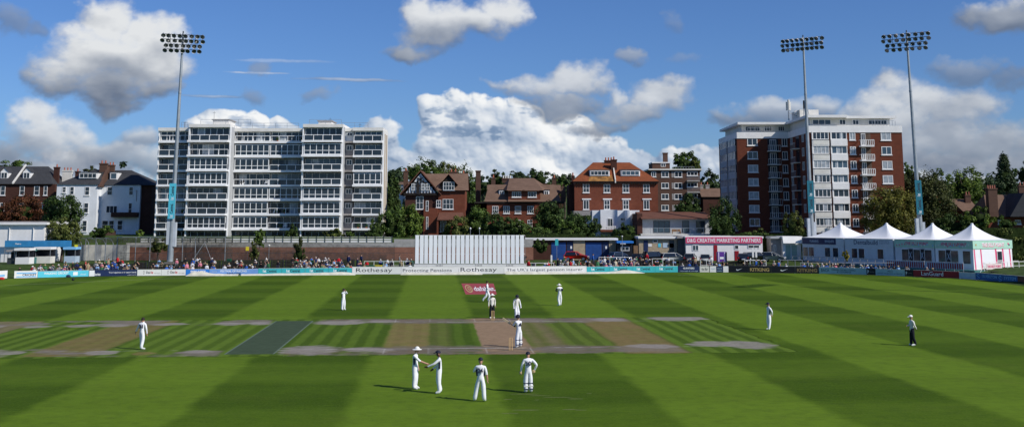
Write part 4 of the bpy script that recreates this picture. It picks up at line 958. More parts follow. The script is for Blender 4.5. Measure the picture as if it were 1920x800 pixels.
def modern_house():
    F = Frame(1265, 445, 198); X = lambda px, py=425, d=0.: F.x(px, py, d); Z = lambda py, px=1265, d=0.: F.z(py, px, d)
    t = root('modern_house', 'low grey house with long brown roof and glass balcony doors above the sheds', 'house', F)
    m = MB(); m.box(X(1206), X(1337), 1.2, 9, Z(492), Z(409), 'grey_render'); m.box(X(1196), X(1206)-.01, 1.0, 9, Z(492), Z(400), 'brick_dark'); m.build('wall', t)
    m = MB(); m.faces([(X(1203), .2, Z(409)), (X(1338), .2, Z(409)), (X(1330), 4.5, Z(397, 1265, 4.5)), (X(1197), 4.5, Z(397, 1265, 4.5)), (X(1203), .2, Z(410.5)), (X(1338), .2, Z(410.5)), (X(1345), 9, Z(409)), (X(1200), 9, Z(409))], [(0, 1, 2, 3), (4, 5, 1, 0), (3, 2, 6, 7), (0, 3, 7), (1, 6, 2)], 'tile_redbrown'); m.build('roof', t)
    for a, b, k in ((1225, 1256, 3), (1279, 1292, 1), (1305, 1322, 2)): wpx(t, F, a, b, 414, 436, 1.2, cols=k, frame='dark_metal', sill=False, glass='glass_blue' if a < 1290 else 'glass')
    m = MB(); m.box(X(1200), X(1342), -1.2, 1.19, Z(441), Z(438), 'offwhite'); m.box(X(1198), X(1336), -.8, 1.19, Z(446), Z(441.2), 'concrete'); m.build('balcony_slab', t)
    m = MB(); m.box(X(1206), X(1342), -1.16, -1.13, Z(437.8), Z(427.5), M('balcony_glass', (.10, .12, .13), .1, .1, spec=.8)) if False else None
    m.box(X(1206), X(1342), -1.17, -1.12, Z(427.6), Z(427), 'steel')
    for i in range(12): xx = X(1206+12.3*i); m.box(xx-.03, xx+.03, -1.17, -1.12, Z(438), Z(427.6), 'steel')
    m.build('balcony_railing', t)
    m = MB(); a = X(1260); m.box(a, a+1.5, -.2, .3, Z(434), Z(433), 'wood'); m.box(a, a+1.5, .28, .34, Z(433), Z(429.5), 'wood')
    for u in (a, a+1.42): m.box(u, u+.08, -.2, .3, Z(438), Z(434), 'wood')
    bo = m.build('garden_bench'); bo.location = F.o; tag(bo, 'wooden two-seat bench on the balcony of the low grey house', 'bench')
modern_house()
def cottages_right():
    F = Frame(1870, 440, 196); X = lambda px, py=380, d=0.: F.x(px, py, d); Z = lambda py, px=1870, d=0.: F.z(py, px, d)
    t = root('cottage', 'brick cottage with steep brown roof and big square chimney at the right edge', 'house', F)
    MB().box(X(1851), X(1990), 0, 9, Z(482), Z(406), 'brick_red').build('wall', t)
    m = MB(); m.faces([(X(1848), -.5, Z(407)), (X(1990), -.5, Z(407)), (X(1985), 4.5, Z(365, 1900, 4.5)), (X(1866), 4.5, Z(365, 1880, 4.5)), (X(1848), 9.5, Z(407)), (X(1990), 9.5, Z(407))], [(0, 1, 2, 3), (0, 3, 4), (1, 5, 2), (3, 2, 5, 4)], 'tile_brown')
    m.prism([(X(1882), Z(406)), (X(1940), Z(406)), (X(1910), Z(362))], -2.2, 3.8, 'slate'); m.build('roof', t)
    c = chimney(t, X(1858), -.4, Z(406), Z(353), 1.55, 4, 'brick_brown', 'clay', 1.2)
    chimney(t, X(1916, 350, 3), 3, Z(370), Z(347, 1916, 3), 1.3, 2, 'brick_brown', 'clay')
    for a, b in ((1871, 1881), (1903, 1914)): wpx(t, F, a, b, 412, 420, -.01, cols=3)
    F = Frame(1815, 440, 204); X = lambda px, py=380, d=0.: F.x(px, py, d); Z = lambda py, px=1815, d=0.: F.z(py, px, d)
    t = root('cottage', 'small cottage with brown tiled roof and one squat chimney between round trees', 'house', F)
    MB().box(X(1802), X(1832), 0, 8, Z(482), Z(394), 'brick_red').build('wall', t)
    m = MB(); m.faces([(X(1803), -.4, Z(396)), (X(1836), -.4, Z(396)), (X(1833), 3.5, Z(373, 1815, 3.5)), (X(1795), 3.5, Z(373, 1815, 3.5)), (X(1790), 8, Z(396)), (X(1840), 8, Z(396))], [(0, 1, 2, 3), (0, 3, 4), (1, 5, 2), (3, 2, 5, 4)], 'tile_brown'); m.build('roof', t)
    chimney(t, X(1814, 370, 2.5), 2.5, Z(380), Z(365, 1814, 2.5), 1.0, 2, 'brick_brown', 'clay')
    F = Frame(1760, 340, 330); t = root('cottage', 'far red brick house glimpsed between the trees beyond the right floodlight', 'house', F)
    MB().box(F.x(1755, 350), F.x(1766, 350), 0, 8, F.z(380, 1760), F.z(343, 1760), 'brick_red').build('wall', t)
    m = MB(); gable_roof_x(m, F.x(1755, 345), F.x(1766, 345), 0, 8, F.z(343, 1760), F.z(336, 1760), 'tile_brown'); m.build('roof', t)
    F = Frame(1332, 380, 260); t = root('terraced_house', 'distant house with brown roof and pale chimneys between the flats and the brick tower', 'house', F)
    MB().box(F.x(1318, 360), F.x(1352, 360), 0, 8, F.z(430, 1332), F.z(369, 1332), 'brick_dark').build('wall', t)
    m = MB(); gable_roof_x(m, F.x(1318, 360), F.x(1352, 360), 0, 8, F.z(369, 1332), F.z(352, 1332), 'tile_brown'); m.build('roof', t)
    for px in (1320, 1332): chimney(t, F.x(px, 350), 4, F.z(362, px), F.z(345, px), .9, 1, 'panel_grey')
    F = Frame(752, 345, 250); t = root('terraced_house', 'distant pale house half hidden by trees right of the white apartment block', 'house', F)
    MB().box(F.x(748, 345), F.x(762, 345), 0, 8, F.z(400, 752), F.z(346, 752), 'render_white').build('wall', t)
    m = MB(); gable_roof_x(m, F.x(748, 345), F.x(762, 345), 0, 8, F.z(346, 752), F.z(340, 752), 'tile_brown'); m.build('roof', t)
    wpx(t, F, 751, 756, 350, 358)
    F = Frame(1020, 330, 300); t = root('terraced_house', 'distant roof with a row of chimneys beyond the brown-roofed brick house', 'house', F)
    MB().box(F.x(985, 340), F.x(1060, 340), 0, 8, F.z(390, 1020), F.z(344, 1020), 'brick_dark').build('wall', t)
cottages_right()
# ---------------------------------------------------------------- boundary boards
def bpos(px):
    for (a, ya), (b, yb) in zip(BND, BND[1:]):
        if a <= px <= b: return gp(px, ya+(yb-ya)*(px-a)/(b-a))
def board(px0, px1, hpx, panel, label, texts=(), cat='advertising board', group=None, th=.07):
    p, q = bpos(px0), bpos(px1); d = (q-p); L = d.length; rz = math.atan2(d.y, d.x)
    z1 = CH+ (px_dir(px0, BNDY(px0)-hpx).z)*(p.y/px_dir(px0, BNDY(px0)-hpx).y); h = z1
    m = MB(); m.box(.015, L-.015, -th/2, th/2, .06, h, panel)
    m.box(.015, L-.015, -th/2-.012, th/2+.012, h, h+.03, 'offwhite' if panel not in ('black', 'navy') else 'dark_metal')
    o = m.build('advertising_board', None, p, rz); tag(o, label, cat, group)
    f = MB()
    n = max(1, int(L/3))
    for i in range(n+1): f.box(.03+(L-.14)*i/n, .11+(L-.14)*i/n, .05, .10, -.05, h-.05, 'steel')
    f.build('board_post', o)
    for tx in texts:
        s_, mat, u0, u1, v0, v1 = tx[:6]
        if s_ == '#rect':
            MB().box(L*u0, L*u1, -th/2-.004, -th/2-.001, h*v0, h*v1, mat).build('panel_print', o)
        elif s_ == '#tick':
            n_ = [(0, .45), (.12, .12), (.28, .08), (1.0, .95), (.30, .38), (.2, .42), (.14, .62)]
            w_, hh = L*(u1-u0), h*(v1-v0)
            k = MB(); k.faces([(L*u0+a*w_, -th/2-.01, h*v0+b*hh) for a, b in n_], [tuple(range(len(n_)))], mat); k.build('tick_emblem', o)
        elif s_ == '#s':
            k = MB(); pts = [(.85, .85), (.5, 1.0), (.15, .8), (.25, .55), (.75, .42), (.85, .18), (.5, 0), (.12, .12)]; w_, hh = L*(u1-u0), h*(v1-v0)
            for (a, b), (c, d_) in zip(pts, pts[1:]): k.cyl((L*u0+a*w_, -th/2-.02, h*v0+b*hh), (L*u0+c*w_, -th/2-.02, h*v0+d_*hh), .045, .045, mat, 4)
            k.build('curl_emblem', o)
        else:
            b_ = tx[6] if len(tx) > 6 else 0
            text_mesh(s_, mat, L*(u1-u0), h*(v1-v0), 'lettering', o, (L*(u0+u1)/2, -th/2-.006, h*(v0+v1)/2), bold=b_, ext=.003)
    return o
def BNDY(px):
    for (a, ya), (b, yb) in zip(BND, BND[1:]):
        if a <= px <= b: return ya+(yb-ya)*(px-a)/(b-a)
board(-60, 13, 16, 'white', 'white board with a blue stripe cut off by the left edge', [('#rect', 'skyblue', 0, .93, .3, .55)])
board(26, 70, 14, 'white', 'white board end with blue stripes and dark blue lettering, right of the gap', [('#rect', 'skyblue', .1, .95, .62, .8), ('#rect', 'skyblue', .1, .95, .15, .3), ('CRICKET', 'navy', .35, .95, .32, .62, .02)])
board(70, 166, 12.5, 'cyan', 'light blue board lettered WALKING CRICKET', [('WALKING CRICKET', 'text_white', .12, .60, .50, .85, .02), ('#rect', 'text_white', .69, .78, .3, .8), ('CRICKET', 'text_white', .83, .95, .3, .5)])
board(166, 257, 12.5, 'navy', 'long navy board with white lettering and a white left end', [('#rect', 'text_white', .01, .12, .08, .95), ('Davies', 'text_white', .1, .24, .15, .6, .02), ('Your happiness is in expert hands', 'text_white', .41, .98, .45, .72, .01), ('expert hands', 'text_white', .80, .98, .15, .28)])
for a, b, w_ in ((257, 302.5, 'left'), (302.5, 348, 'right')):
    board(a, b, 12, 'white', 'white board with a dark and red name on it, %s one of the pair' % w_, [('D', 'panel_grey', .25, .32, .3, .8), ('Dav', 'text_dark', .37, .55, .38, .76, .02), ('is', 'red', .56, .66, .38, .76, .02), ('estate agents', 'panel_grey', .70, .95, .36, .5)])
board(348, 392, 12, 'blue', 'bright blue board with chunky white lettering', [('SERVICES', 'text_white', .2, .85, .35, .82, .03)])
board(392, 484, 12, M('racing_blue', (.16, .32, .66), .5, .1), 'mid blue board lettered FESTIVAL OF RACING', [('FESTIVAL OF RACING', 'text_white', .23, .76, .52, .85, .01), ('EPSOM', 'navy', .36, .64, .14, .42, .02), ('horse', 'silver_blue', .06, .16, .5, .75)])
for i in range(4):
    board(484+44*i, 528+44*i, 12.5+.5*i/3, 'teal', 'teal board lettered 1stCentral, %s of the four left of the tall white boards' % ('first', 'second', 'third', 'last')[i], [('1st', 'text_white', .20, .34, .42, .84, .03), ('Central.', 'text_dark', .36, .80, .42, .84, .02), ('insurance', 'text_dark', .2, .5, .15, .28)], group='teal boards on the left')
board(660, 752, 14.5, 'white', 'tall white board lettered Rothesay, left of the sight screen', [('Rothesay', 'text_dark', .08, .82, .18, .86)])
board(752, 860, 14.5, 'white', 'tall white board lettered Protecting Pensions under the left of the sight screen', [('Protecting Pensions', 'text_dark', .03, .88, .22, .74)])
board(860, 945, 14.5, 'white', 'tall white board lettered Rothesay directly below the sight screen', [('Rothesay', 'text_dark', .04, .84, .2, .88)])
board(945, 1100, 14, 'white', 'tall white board with the pension insurer slogan, right of the sight screen', [("The UK's largest pension insurer", 'text_dark', .03, .95, .28, .78)])
for i in range(4):
    board(1100+42.75*i, 1142.75+42.75*i, 12.5-.3*i/3, 'teal', 'teal board lettered 1stCentral, %s of the four right of the white boards' % ('first', 'second', 'third', 'last')[i], [('1st', 'text_white', .20, .34, .42, .84, .03), ('Central.', 'text_dark', .36, .80, .42, .84, .02), ('insurance', 'text_dark', .2, .5, .15, .28)], group='teal boards on the right')
board(1271, 1312, 12, 'navy', 'small navy board with white and grey lettering right of the teal boards', [('GUNTERS', 'text_white', .24, .76, .55, .82, .03), ('removals & storage', 'silver_blue', .10, .92, .12, .36, .01)])
board(1312, 1330, 12, 'offwhite', 'small off-white board with dark smudged figures', [('the Bar', 'text_dark', .2, .85, .35, .75)])
board(1331, 1343, 12, 'white', 'small white board beside the square navy one', [('open', 'silver_blue', .2, .8, .4, .7)])
board(1343, 1356, 12, 'navy', 'square navy board with faint grey lines of text', [('bed &', 'pale_teal', .2, .8, .55, .8), ('breakfast', 'pale_teal', .1, .9, .2, .4)])
board(1356, 1366, 12, 'white', 'narrow plain white board left of the black boards')
for i, (a, b) in enumerate(((1366, 1403), (1446, 1491))):
    board(a, b, 12.5, 'black', 'black board with a white curved tick emblem, %s' % ('next to the narrow white board' if i == 0 else 'between the two gold-lettered boards'), [('#tick', 'text_white', .38, .72, .30, .72)])
for i, (a, b) in enumerate(((1403, 1446), (1491, 1536))):
    board(a, b, 12.5, 'black', 'black board lettered KITKING in %s gold, %s of the pair' % (('bright', 'left')[0] if i == 0 else 'dull', 'left' if i == 0 else 'right'), [('KITKING', 'gold' if i == 0 else M('dull_gold', (.26, .19, .08), .5, .1), .08, .92, .25, .78, .03)])
board(1536, 1625, 12.5, 'pale_teal', 'pale teal board with dark initials and two lines of small text', [('BACA', 'navy', .05, .22, .35, .82), ('FORWARD THE WAY IT SHOULD', 'text_dark', .27, .78, .55, .78), ('BE YOUR ENERGY', 'text_dark', .38, .68, .25, .48)])
board(1625, 1642, 12.5, 'black', 'small black board with a pale letter P, left one', [('P', 'text_white', .12, .28, .25, .75, .02), ('parking', 'panel_grey', .4, .85, .4, .6)])
board(1642, 1697, 12.5, 'pale_teal', 'pale teal board with two lines of dark text between the black P boards', [('official', 'text_dark', .4, .6, .6, .8), ('tractors and ground care partner', 'text_dark', .07, .93, .25, .5)])
board(1697, 1713, 12.8, 'black', 'small black board with a pale letter P, right one', [('P', 'text_white', .12, .28, .25, .75, .02), ('parking', 'panel_grey', .4, .85, .4, .6)])
board(1713, 1799, 13, 'darkred', 'dark red board lettered LanGuard', [('LanGuard', 'text_white', .18, .66, .28, .86, .01)])
board(1799, 1830, 12.5, 'silver_blue', 'blank pale grey-blue board right of the dark red one')
board(1830, 1909, 14, M('deep_blue', (.02, .12, .33), .5, .12), 'deep blue board with curled S emblems and pale lettering', [('#s', 'skyblue', .03, .11, .15, .85), ('SILVERSTON', 'skyblue', .17, .52, .42, .8), ('#s', 'skyblue', .56, .64, .1, .8), ('SYSTEM', 'skyblue', .69, .96, .4, .78)])
board(1909, 1990, 15, M('rust_board', (.12, .045, .03), .6, .3, 2), 'rusty brown board cut off by the right edge')
# rolled covers lying along the foot of the boards
def cover(px0, px1, hs, label):
    n = 26; m = MB(); vs = []; rng = random.Random(int(px0))
    for i in range(n+1):
        px = px0+(px1-px0)*i/n; p = bpos(px); t_ = i/n
        h = np.interp(t_, [a for a, b in hs], [b for a, b in hs])+rng.uniform(-.03, .03)
        for k in range(7):
            a = math.pi*k/6; vs.append((p.x, p.y-.62-.50*math.cos(a)*(.8+.2*h)+rng.uniform(-.03, .03), max(0.0, math.sin(a)*h)))
    fs = [(i*7+k, (i+1)*7+k, (i+1)*7+k+1, i*7+k+1) for i in range(n) for k in range(6)]
    m.faces(vs, fs, 'tarp', True); tag(m.build('pitch_cover'), label, 'pitch cover')
cover(352, 450, [(0, .08), (.1, .55), (.3, .62), (.5, .3), (1, .2)], 'crumpled cream pitch cover against the bright blue board')
cover(455, 668, [(0, .2), (.3, .25), (.7, .35), (.9, .42), (.97, .3), (1, .05)], 'long cream pitch cover rolled along the left teal boards')
cover(752, 905, [(0, .05), (.06, .35), (.2, .25), (.4, .4), (.5, .2), (.7, .35), (.85, .38), (1, .1)], 'rumpled grey-cream pitch cover under the tall white boards')
cover(948, 1208, [(0, .42), (.2, .36), (.5, .22), (.75, .25), (.86, .5), (.92, .35), (1, .04)], 'long cream pitch cover rolled along the slogan board and right teal boards')
def bag(px, py, w_, mat, label):
    p = gp(px, py); m = MB(); m.ell((0, 0, .16), (w_/2, .2, .2), mat, 12, 6, -.6); m.cyl((-w_*.3, -.05, .33), (w_*.3, -.05, .33), .02, .02, 'black', 5)
    tag(m.build('kit_bag', None, p), label, 'bag')
bag(64, 520.5, 1.1, 'red', 'red kit bag lying in front of the striped board end'); bag(54, 520.5, 1.3, 'black', 'black kit bag left of the red one by the striped board end'); bag(116, 519.3, 1.1, 'black', 'black kit bag in front of the light blue board'); bag(127, 519.5, .8, 'navy', 'navy bag right of the black kit bag'); bag(3, 524.5, .8, 'red', 'red bag at the left edge beside the cut-off board'); bag(137, 526, .35, 'black', 'small dark bag alone on the grass left of centre')
# ---------------------------------------------------------------- sight screen
def sightscreen():
    F = Frame(881, 497, 170.5); X = lambda px, py=470: F.x(px, py); z1 = F.z(440.5, 881); z0 = F.z(494, 881); zb = F.z(499, 881)
    t = root('sight_screen', 'wide slatted white sight screen of tall vertical boards at the centre of the boundary', 'sight screen', F)
    x0, x1 = X(778), X(984.5)
    m = MB(); 
    for z in (z0-.02, z0+(z1-z0)/3, z0+(z1-z0)*2/3, z1-.08): m.box(x0, x1, .06, .14, z, z+.08, 'offwhite')
    for i in range(13): xx = x0+(x1-x0)*i/12; m.box(xx-.03, xx+.03, .141, .22, z0-.3, z1, 'panel_grey')
    m.build('frame', t)
    n = 25; wd = (x1-x0)/n; rng = random.Random(3)
    for i in range(n-1):
        s_ = MB(); a = x0+.05+(x1-x0-.1)*i/(n-1); tl = rng.uniform(.0, .05); w_ = wd*(.80 if i % 2 == 0 else .84)
        s_.faces([(a, -.02+tl, z0+.02), (a+w_, .02, z0+.02), (a+w_, .02, z1-.02), (a+rng.uniform(-.02, .03), -.02+tl, z1-.02), (a, .035+tl, z0+.02), (a+w_, .05, z0+.02), (a+w_, .05, z1-.02), (a, .035+tl, z1-.02)],
                 [(0, 1, 2, 3), (7, 6, 5, 4), (0, 4, 5, 1), (3, 2, 6, 7), (0, 3, 7, 4), (1, 5, 6, 2)], M('screen_white', (.90, .92, .94), .5, .03, .8)); s_.build('slat', t)
    MB().box(x0-.1, x1+.15, -.05, .25, zb-.3, z0-.08, 'white').build('base_board', t)
    m = MB()
    for px in (818, 892, 950):
        xx = X(px); 
        for q in range(5): m.box(xx+q*.22, xx+q*.22+.06, -.08, -.052, z0-.42, z0-.12, 'panel_grey')
    m.build('base_grille', t)
    for px in (800, 881, 962):
        w_ = MB(); xx = X(px); w_.cyl((xx, -.14, zb-.25), (xx, .5, zb-.25), .26, .26, 'rubber', 14); w_.build('wheel', t)
    for px, lb in ((882, 'left'), (899, 'right')):
        xx, zz = F.pt(px, 429, 1.5); m = MB(); m.cyl((0, 0, -3.5), (0, 0, 0), .035, .035, 'steel', 6); m.ell((0, 0, 0.08), (.13, .13, .15), 'white', 8, 6)
        o = m.build('lamp_post', None, F.o+Vector((xx, 1.5, zz))); tag(o, 'thin post with white globe rising behind the sight screen, %s of the pair' % lb, 'lamp post')
sightscreen()
# ---------------------------------------------------------------- wall, fence, nets
def wall_and_fence():
    Y = 186.3; F = Frame(560, 484, Y); X = lambda px, py=470, d=0.: F.x(px, py, d); Z = lambda py, px=560, d=0.: F.z(py, px, d)
    zb = -.4
    m = MB(); m.box(X(236), X(1000), 0, .4, zb, Z(463), 'brick_wall'); o = m.build('boundary_wall', None, F.o); tag(o, 'long weathered brick retaining wall with pale rendered top below the white apartment block', 'wall')
    m = MB(); m.box(X(236), X(738.5), -.02, .42, Z(463)+.001, Z(455), 'concrete'); m.box(X(738.5), X(1000), -.02, .42, Z(463)+.001, Z(448), 'concrete'); m.build('wall_coping', o)
    m = MB()
    for px in (440, 560, 770): m.box(X(px)-.2, X(px)+.2, -.25, -.001, zb, Z(463)-.1, 'brick_wall')
    m.build('pier', o) if False else None
    # white rail fence on the wall
    f = thing('rail_fence', 'white two-rail fence on top of the long brick wall', 'fence', F.o)
    a, b = X(262), X(735)
    for zz, h in ((Z(454), .26), (Z(449.4), .20), (Z(444.5), .05)): MB().box(a, b, .1, .14, zz, zz+h, 'white').build('rail', f)
    n = 31
    for i in range(n): xx = a+(b-a)*i/(n-1); MB().box(xx-.05, xx+.05, .02, .099, Z(455.2), Z(442.5), 'dark_metal').build('post', f)
    # pale panels left of the nets
    m = MB()
    for i in range(9):
        a_ = X(150+10.6*i); m.box(a_, X(150+10.6*(i+1))-.03, -.6, -.5, zb, Z(458.5), 'offwhite' if i % 3 else 'grey_render')
    o = m.build('panel_wall', None, F.o); tag(o, 'row of pale upright panels at the back of the practice nets', 'wall')
    # practice nets: posts, hoops, netting roof
    F2 = Frame(330, 488, 181); X = lambda px, py=470, d=0.: F2.x(px, py, d); Z = lambda py, px=330, d=0.: F2.z(py, px, d)
    t = root('practice_nets', 'dark netting cage of practice nets with curved hoops in front of the wall', 'practice nets', F2)
    for i, px in enumerate((147, 160, 179, 198, 219, 254, 281, 342, 366, 422)):
        top = 444 if px > 215 else 447
        MB().cyl((X(px), 0, zb), (X(px), 0, Z(top, px)), .07, .06, 'steel', 7).build('post', t)
    for px in (152, 166, 182, 197, 212):
        h = MB(); pts = [(X(px), 0., Z(470)), (X(px), 0., Z(458)), (X(px)-.15, .0, Z(453)), (X(px)-.5, .2, Z(449)), (X(px)-1.1, .5, Z(446.8)), (X(px)-1.9, .9, Z(446))]
        for p, q in zip(pts, pts[1:]): h.cyl(p, q, .045, .045, 'steel', 6)
        h.cyl((X(px), 0, zb), pts[0], .045, .045, 'steel', 6); h.build('hoop', t)
    net = MB(); nm = netmat()
    net.faces([(X(140), -.2, Z(447.5)), (X(422), -.2, Z(447.5)), (X(422), 4.5, Z(446)), (X(140), 4.5, Z(446)), (X(140), 4.5, Z(457)), (X(422), 4.5, Z(457)), (X(422), -.2, Z(453)), (X(140), -.2, Z(455))], [(0, 1, 2, 3), (3, 2, 5, 4), (0, 7, 6, 1)], nm)
    for px in (219, 281, 342, 366, 422): net.faces([(X(px), 0, zb), (X(px), 4.8, zb), (X(px), 4.8, Z(447)), (X(px), 0, Z(447))], [(0, 1, 2, 3)], nm)
    net.faces([(X(345), 4.4, zb), (X(735), 4.4, zb), (X(735), 4.4, Z(462)), (X(345), 4.4, Z(448))], [(0, 1, 2, 3)], nm)
    net.build('netting', t)
    MB().box(X(219), X(424), -.06, .06, Z(444.5), Z(443.5), 'steel').build('top_rail', t)
    for a_, b_ in (((383, 454), (400, 487)), ((383, 454), (368, 483))):
        MB().cyl((X(a_[0]), .1, Z(a_[1])), (X(b_[0]), -1., Z(b_[1])), .03, .03, 'steel', 6).build('brace', t)
    # low dark fence in front of the wall
    f = thing('metal_fence', 'low dark upright-bar fence at the foot of the brick wall', 'fence', Frame(500, 486, 178.5).o)
    Ff = Frame(500, 486, 178.5); a, b = Ff.x(225, 480), Ff.x(775, 480)
    m = MB(); m.box(a, b, -.02, .02, .98, 1.03, 'dark_metal'); m.box(a, b, -.02, .02, .12, .16, 'dark_metal')
    n = int((b-a)/.22)
    for i in range(n): xx = a+(b-a)*i/n; m.box(xx-.012, xx+.012, -.012, .012, -.1, 1.0, 'dark_metal')
    m.build('railing', f)
    for px in (560.5, 571, 590): pass
def netmat():
    m = bpy.data.materials.new('netting'); m.use_nodes = True; t = m.node_tree; b = t.nodes['Principled BSDF']
    b.inputs['Base Color'].default_value = (.05, .05, .045, 1); b.inputs['Roughness'].default_value = .9
    v = t.nodes.new('ShaderNodeTexCoord').outputs['Object']
    t.links.new(mrange(t, noise(t, v, 1.1, 4, .7), .35, .7, .18, .52), b.inputs['Alpha']); MATS['netting'] = m; return m
wall_and_fence()
# ---------------------------------------------------------------- sheds and kiosks
def shed(px0, px1, pyt, Y, label, wall, depth=7, fascia='white', fh=4, name='shed', items=(), roofover=.5):
    F = Frame((px0+px1)/2, 486, Y); X = lambda px, py=465, d=0.: F.x(px, py, d); Z = lambda py, px=(px0+px1)/2, d=0.: F.z(py, px, d)
    F.o.z = gh(F.o.x, Y)-.1; 
    t = root(name, label, 'shed', F); zt = Z(pyt)
    MB().box(X(px0), X(px1), 0, depth, -.2, zt-.3, wall).build('wall', t)
    MB().box(X(px0)-.15, X(px1)+.15, -roofover, depth+.2, zt-.3+.001, zt+.02, fascia).build('roof', t)
    for it in items:
        k, a, b, c, d_, mat = it[:6]
        if k == 'door': MB().box(X(a), X(b), -.05, -.002, -.1 if d_ is None else Z(d_), Z(c), mat).build('door' if len(it) < 7 else it[6], t)
        elif k == 'win': wpx(t, F, a, b, c, d_, -.002, cols=it[6] if len(it) > 6 else 2, glass=mat, sill=False)
        elif k == 'sign':
            o = MB().box(X(a), X(b), -roofover-.1, -roofover-.004, Z(d_), Z(c), mat).build('sign', t)
            if it[6]: text_mesh(it[6], 'text_white', X(b)-X(a)-.5, (Z(c)-Z(d_))*.62, 'lettering', o, ((X(a)+X(b))/2, -roofover-.106, (Z(c)+Z(d_))/2), bold=.015, ext=.003)
        elif k == 'pil': MB().box(X(a), X(b), -.12, -.002, -.2, zt-.31, mat).build('pier', t)
    return t, F
t, F = shed(986, 1157, 446.5, 188, 'long low shed with white fascia and blue roller doors behind the red car', 'brick_dark', items=[
    ('door', 1034, 1061, 454, None, 'garage_blue', 'roller_door'), ('door', 1063, 1074, 453, None, 'navy'), ('pil', 1075, 1097, 0, 0, 'tan_brick'), ('door', 1098, 1128, 454, None, 'garage_blue', 'roller_door'), ('door', 1129.5, 1141, 453, None, 'navy'), ('pil', 1142, 1155, 0, 0, 'tan_brick')])
for a in (1069.5, 1135): MB().box(F.x(a, 464), F.x(a+3, 464), -.06, -.052, F.z(466, a), F.z(461, a), 'text_white').build('notice', t)
t, F = shed(1158, 1186, 452, 186, 'small blue-canopied kiosk between the two sheds', 'black', depth=3, fascia='blue', items=[('win', 1164, 1180, 462, 470, 'glass'), ('door', 1188, 1196, 460, None, 'wood')])
text_mesh('KIOSK', 'text_white', .9, .22, 'lettering', t, (F.x(1168, 455), -.53, F.z(456.5, 1168)+.0, ), bold=.02)
t, F = shed(1198, 1270, 443.5, 187.5, 'tan brick shed with white fascia and navy doors left of the pink sign', 'tan_brick', items=[('door', 1207, 1215, 450, None, 'navy'), ('win', 1224, 1233, 449, 455, 'glass', 1), ('door', 1215.5, 1222, 457, 462, 'white', 'notice'), ('door', 1234, 1239, 456, 463, 'cyan', 'notice'), ('door', 1243, 1252, 455, 464, 'silver_blue', 'notice'), ('door', 1255, 1264, 450, None, 'dark_metal'), ('door', 1255.5, 1263.5, 456, 464, 'teal', 'notice')])
t, F = shed(1271, 1285, 443, 187, 'narrow dark grey hut squeezed left of the pink sign', 'dark_metal', depth=4, fascia='panel_grey')
t, F = shed(1286, 1430, 443, 186, 'long white cabin under a bright pink sign reading CREATIVE MARKETING PARTNERS', 'white', items=[('sign', 1285.5, 1429, 444.3, 456, 'magenta', 'D&G CREATIVE MARKETING PARTNERS'), ('win', 1298, 1310, 459, 470, 'glass_blue'), ('door', 1338, 1345, 459, None, 'darkred'), ('win', 1377, 1385, 459, 467, 'glass', 1), ('win', 1402, 1424, 459, 465, 'glass'), ('door', 1377, 1385, 470, None, 'darkred')], roofover=.12)
t, F = shed(1446, 1467, 443.5, 187, 'grey rendered hut between the pink sign cabin and the white shed', 'panel_grey', depth=4, fascia='grey_render', items=[('win', 1451, 1455, 459, 470, 'glass', 1)])
t, F = shed(1468, 1502, 443, 186, 'small white shed with sloping white roof and pale green doors', 'white', depth=6, items=[('door', 1473, 1482, 459, None, M('pale_green', (.34, .44, .36), .6, .1)), ('door', 1484, 1494, 459, None, 'pale_green')])
MB().faces([(F.x(1466, 450), -.9, F.z(455.5, 1480)), (F.x(1503, 450), -.9, F.z(455.5, 1480)), (F.x(1503, 450), 1.0, F.z(443, 1480)), (F.x(1466, 450), 1.0, F.z(443, 1480))], [(0, 1, 2, 3)], 'white') if False else None
m = MB(); m.faces([(F.x(1466, 450), -.9, F.z(455.5, 1480)), (F.x(1503, 450), -.9, F.z(455.5, 1480)), (F.x(1503, 450), -.51, F.z(443.5, 1480)), (F.x(1466, 450), -.51, F.z(443.5, 1480))], [(0, 1, 2, 3)], 'white'); m.build('awning', t)
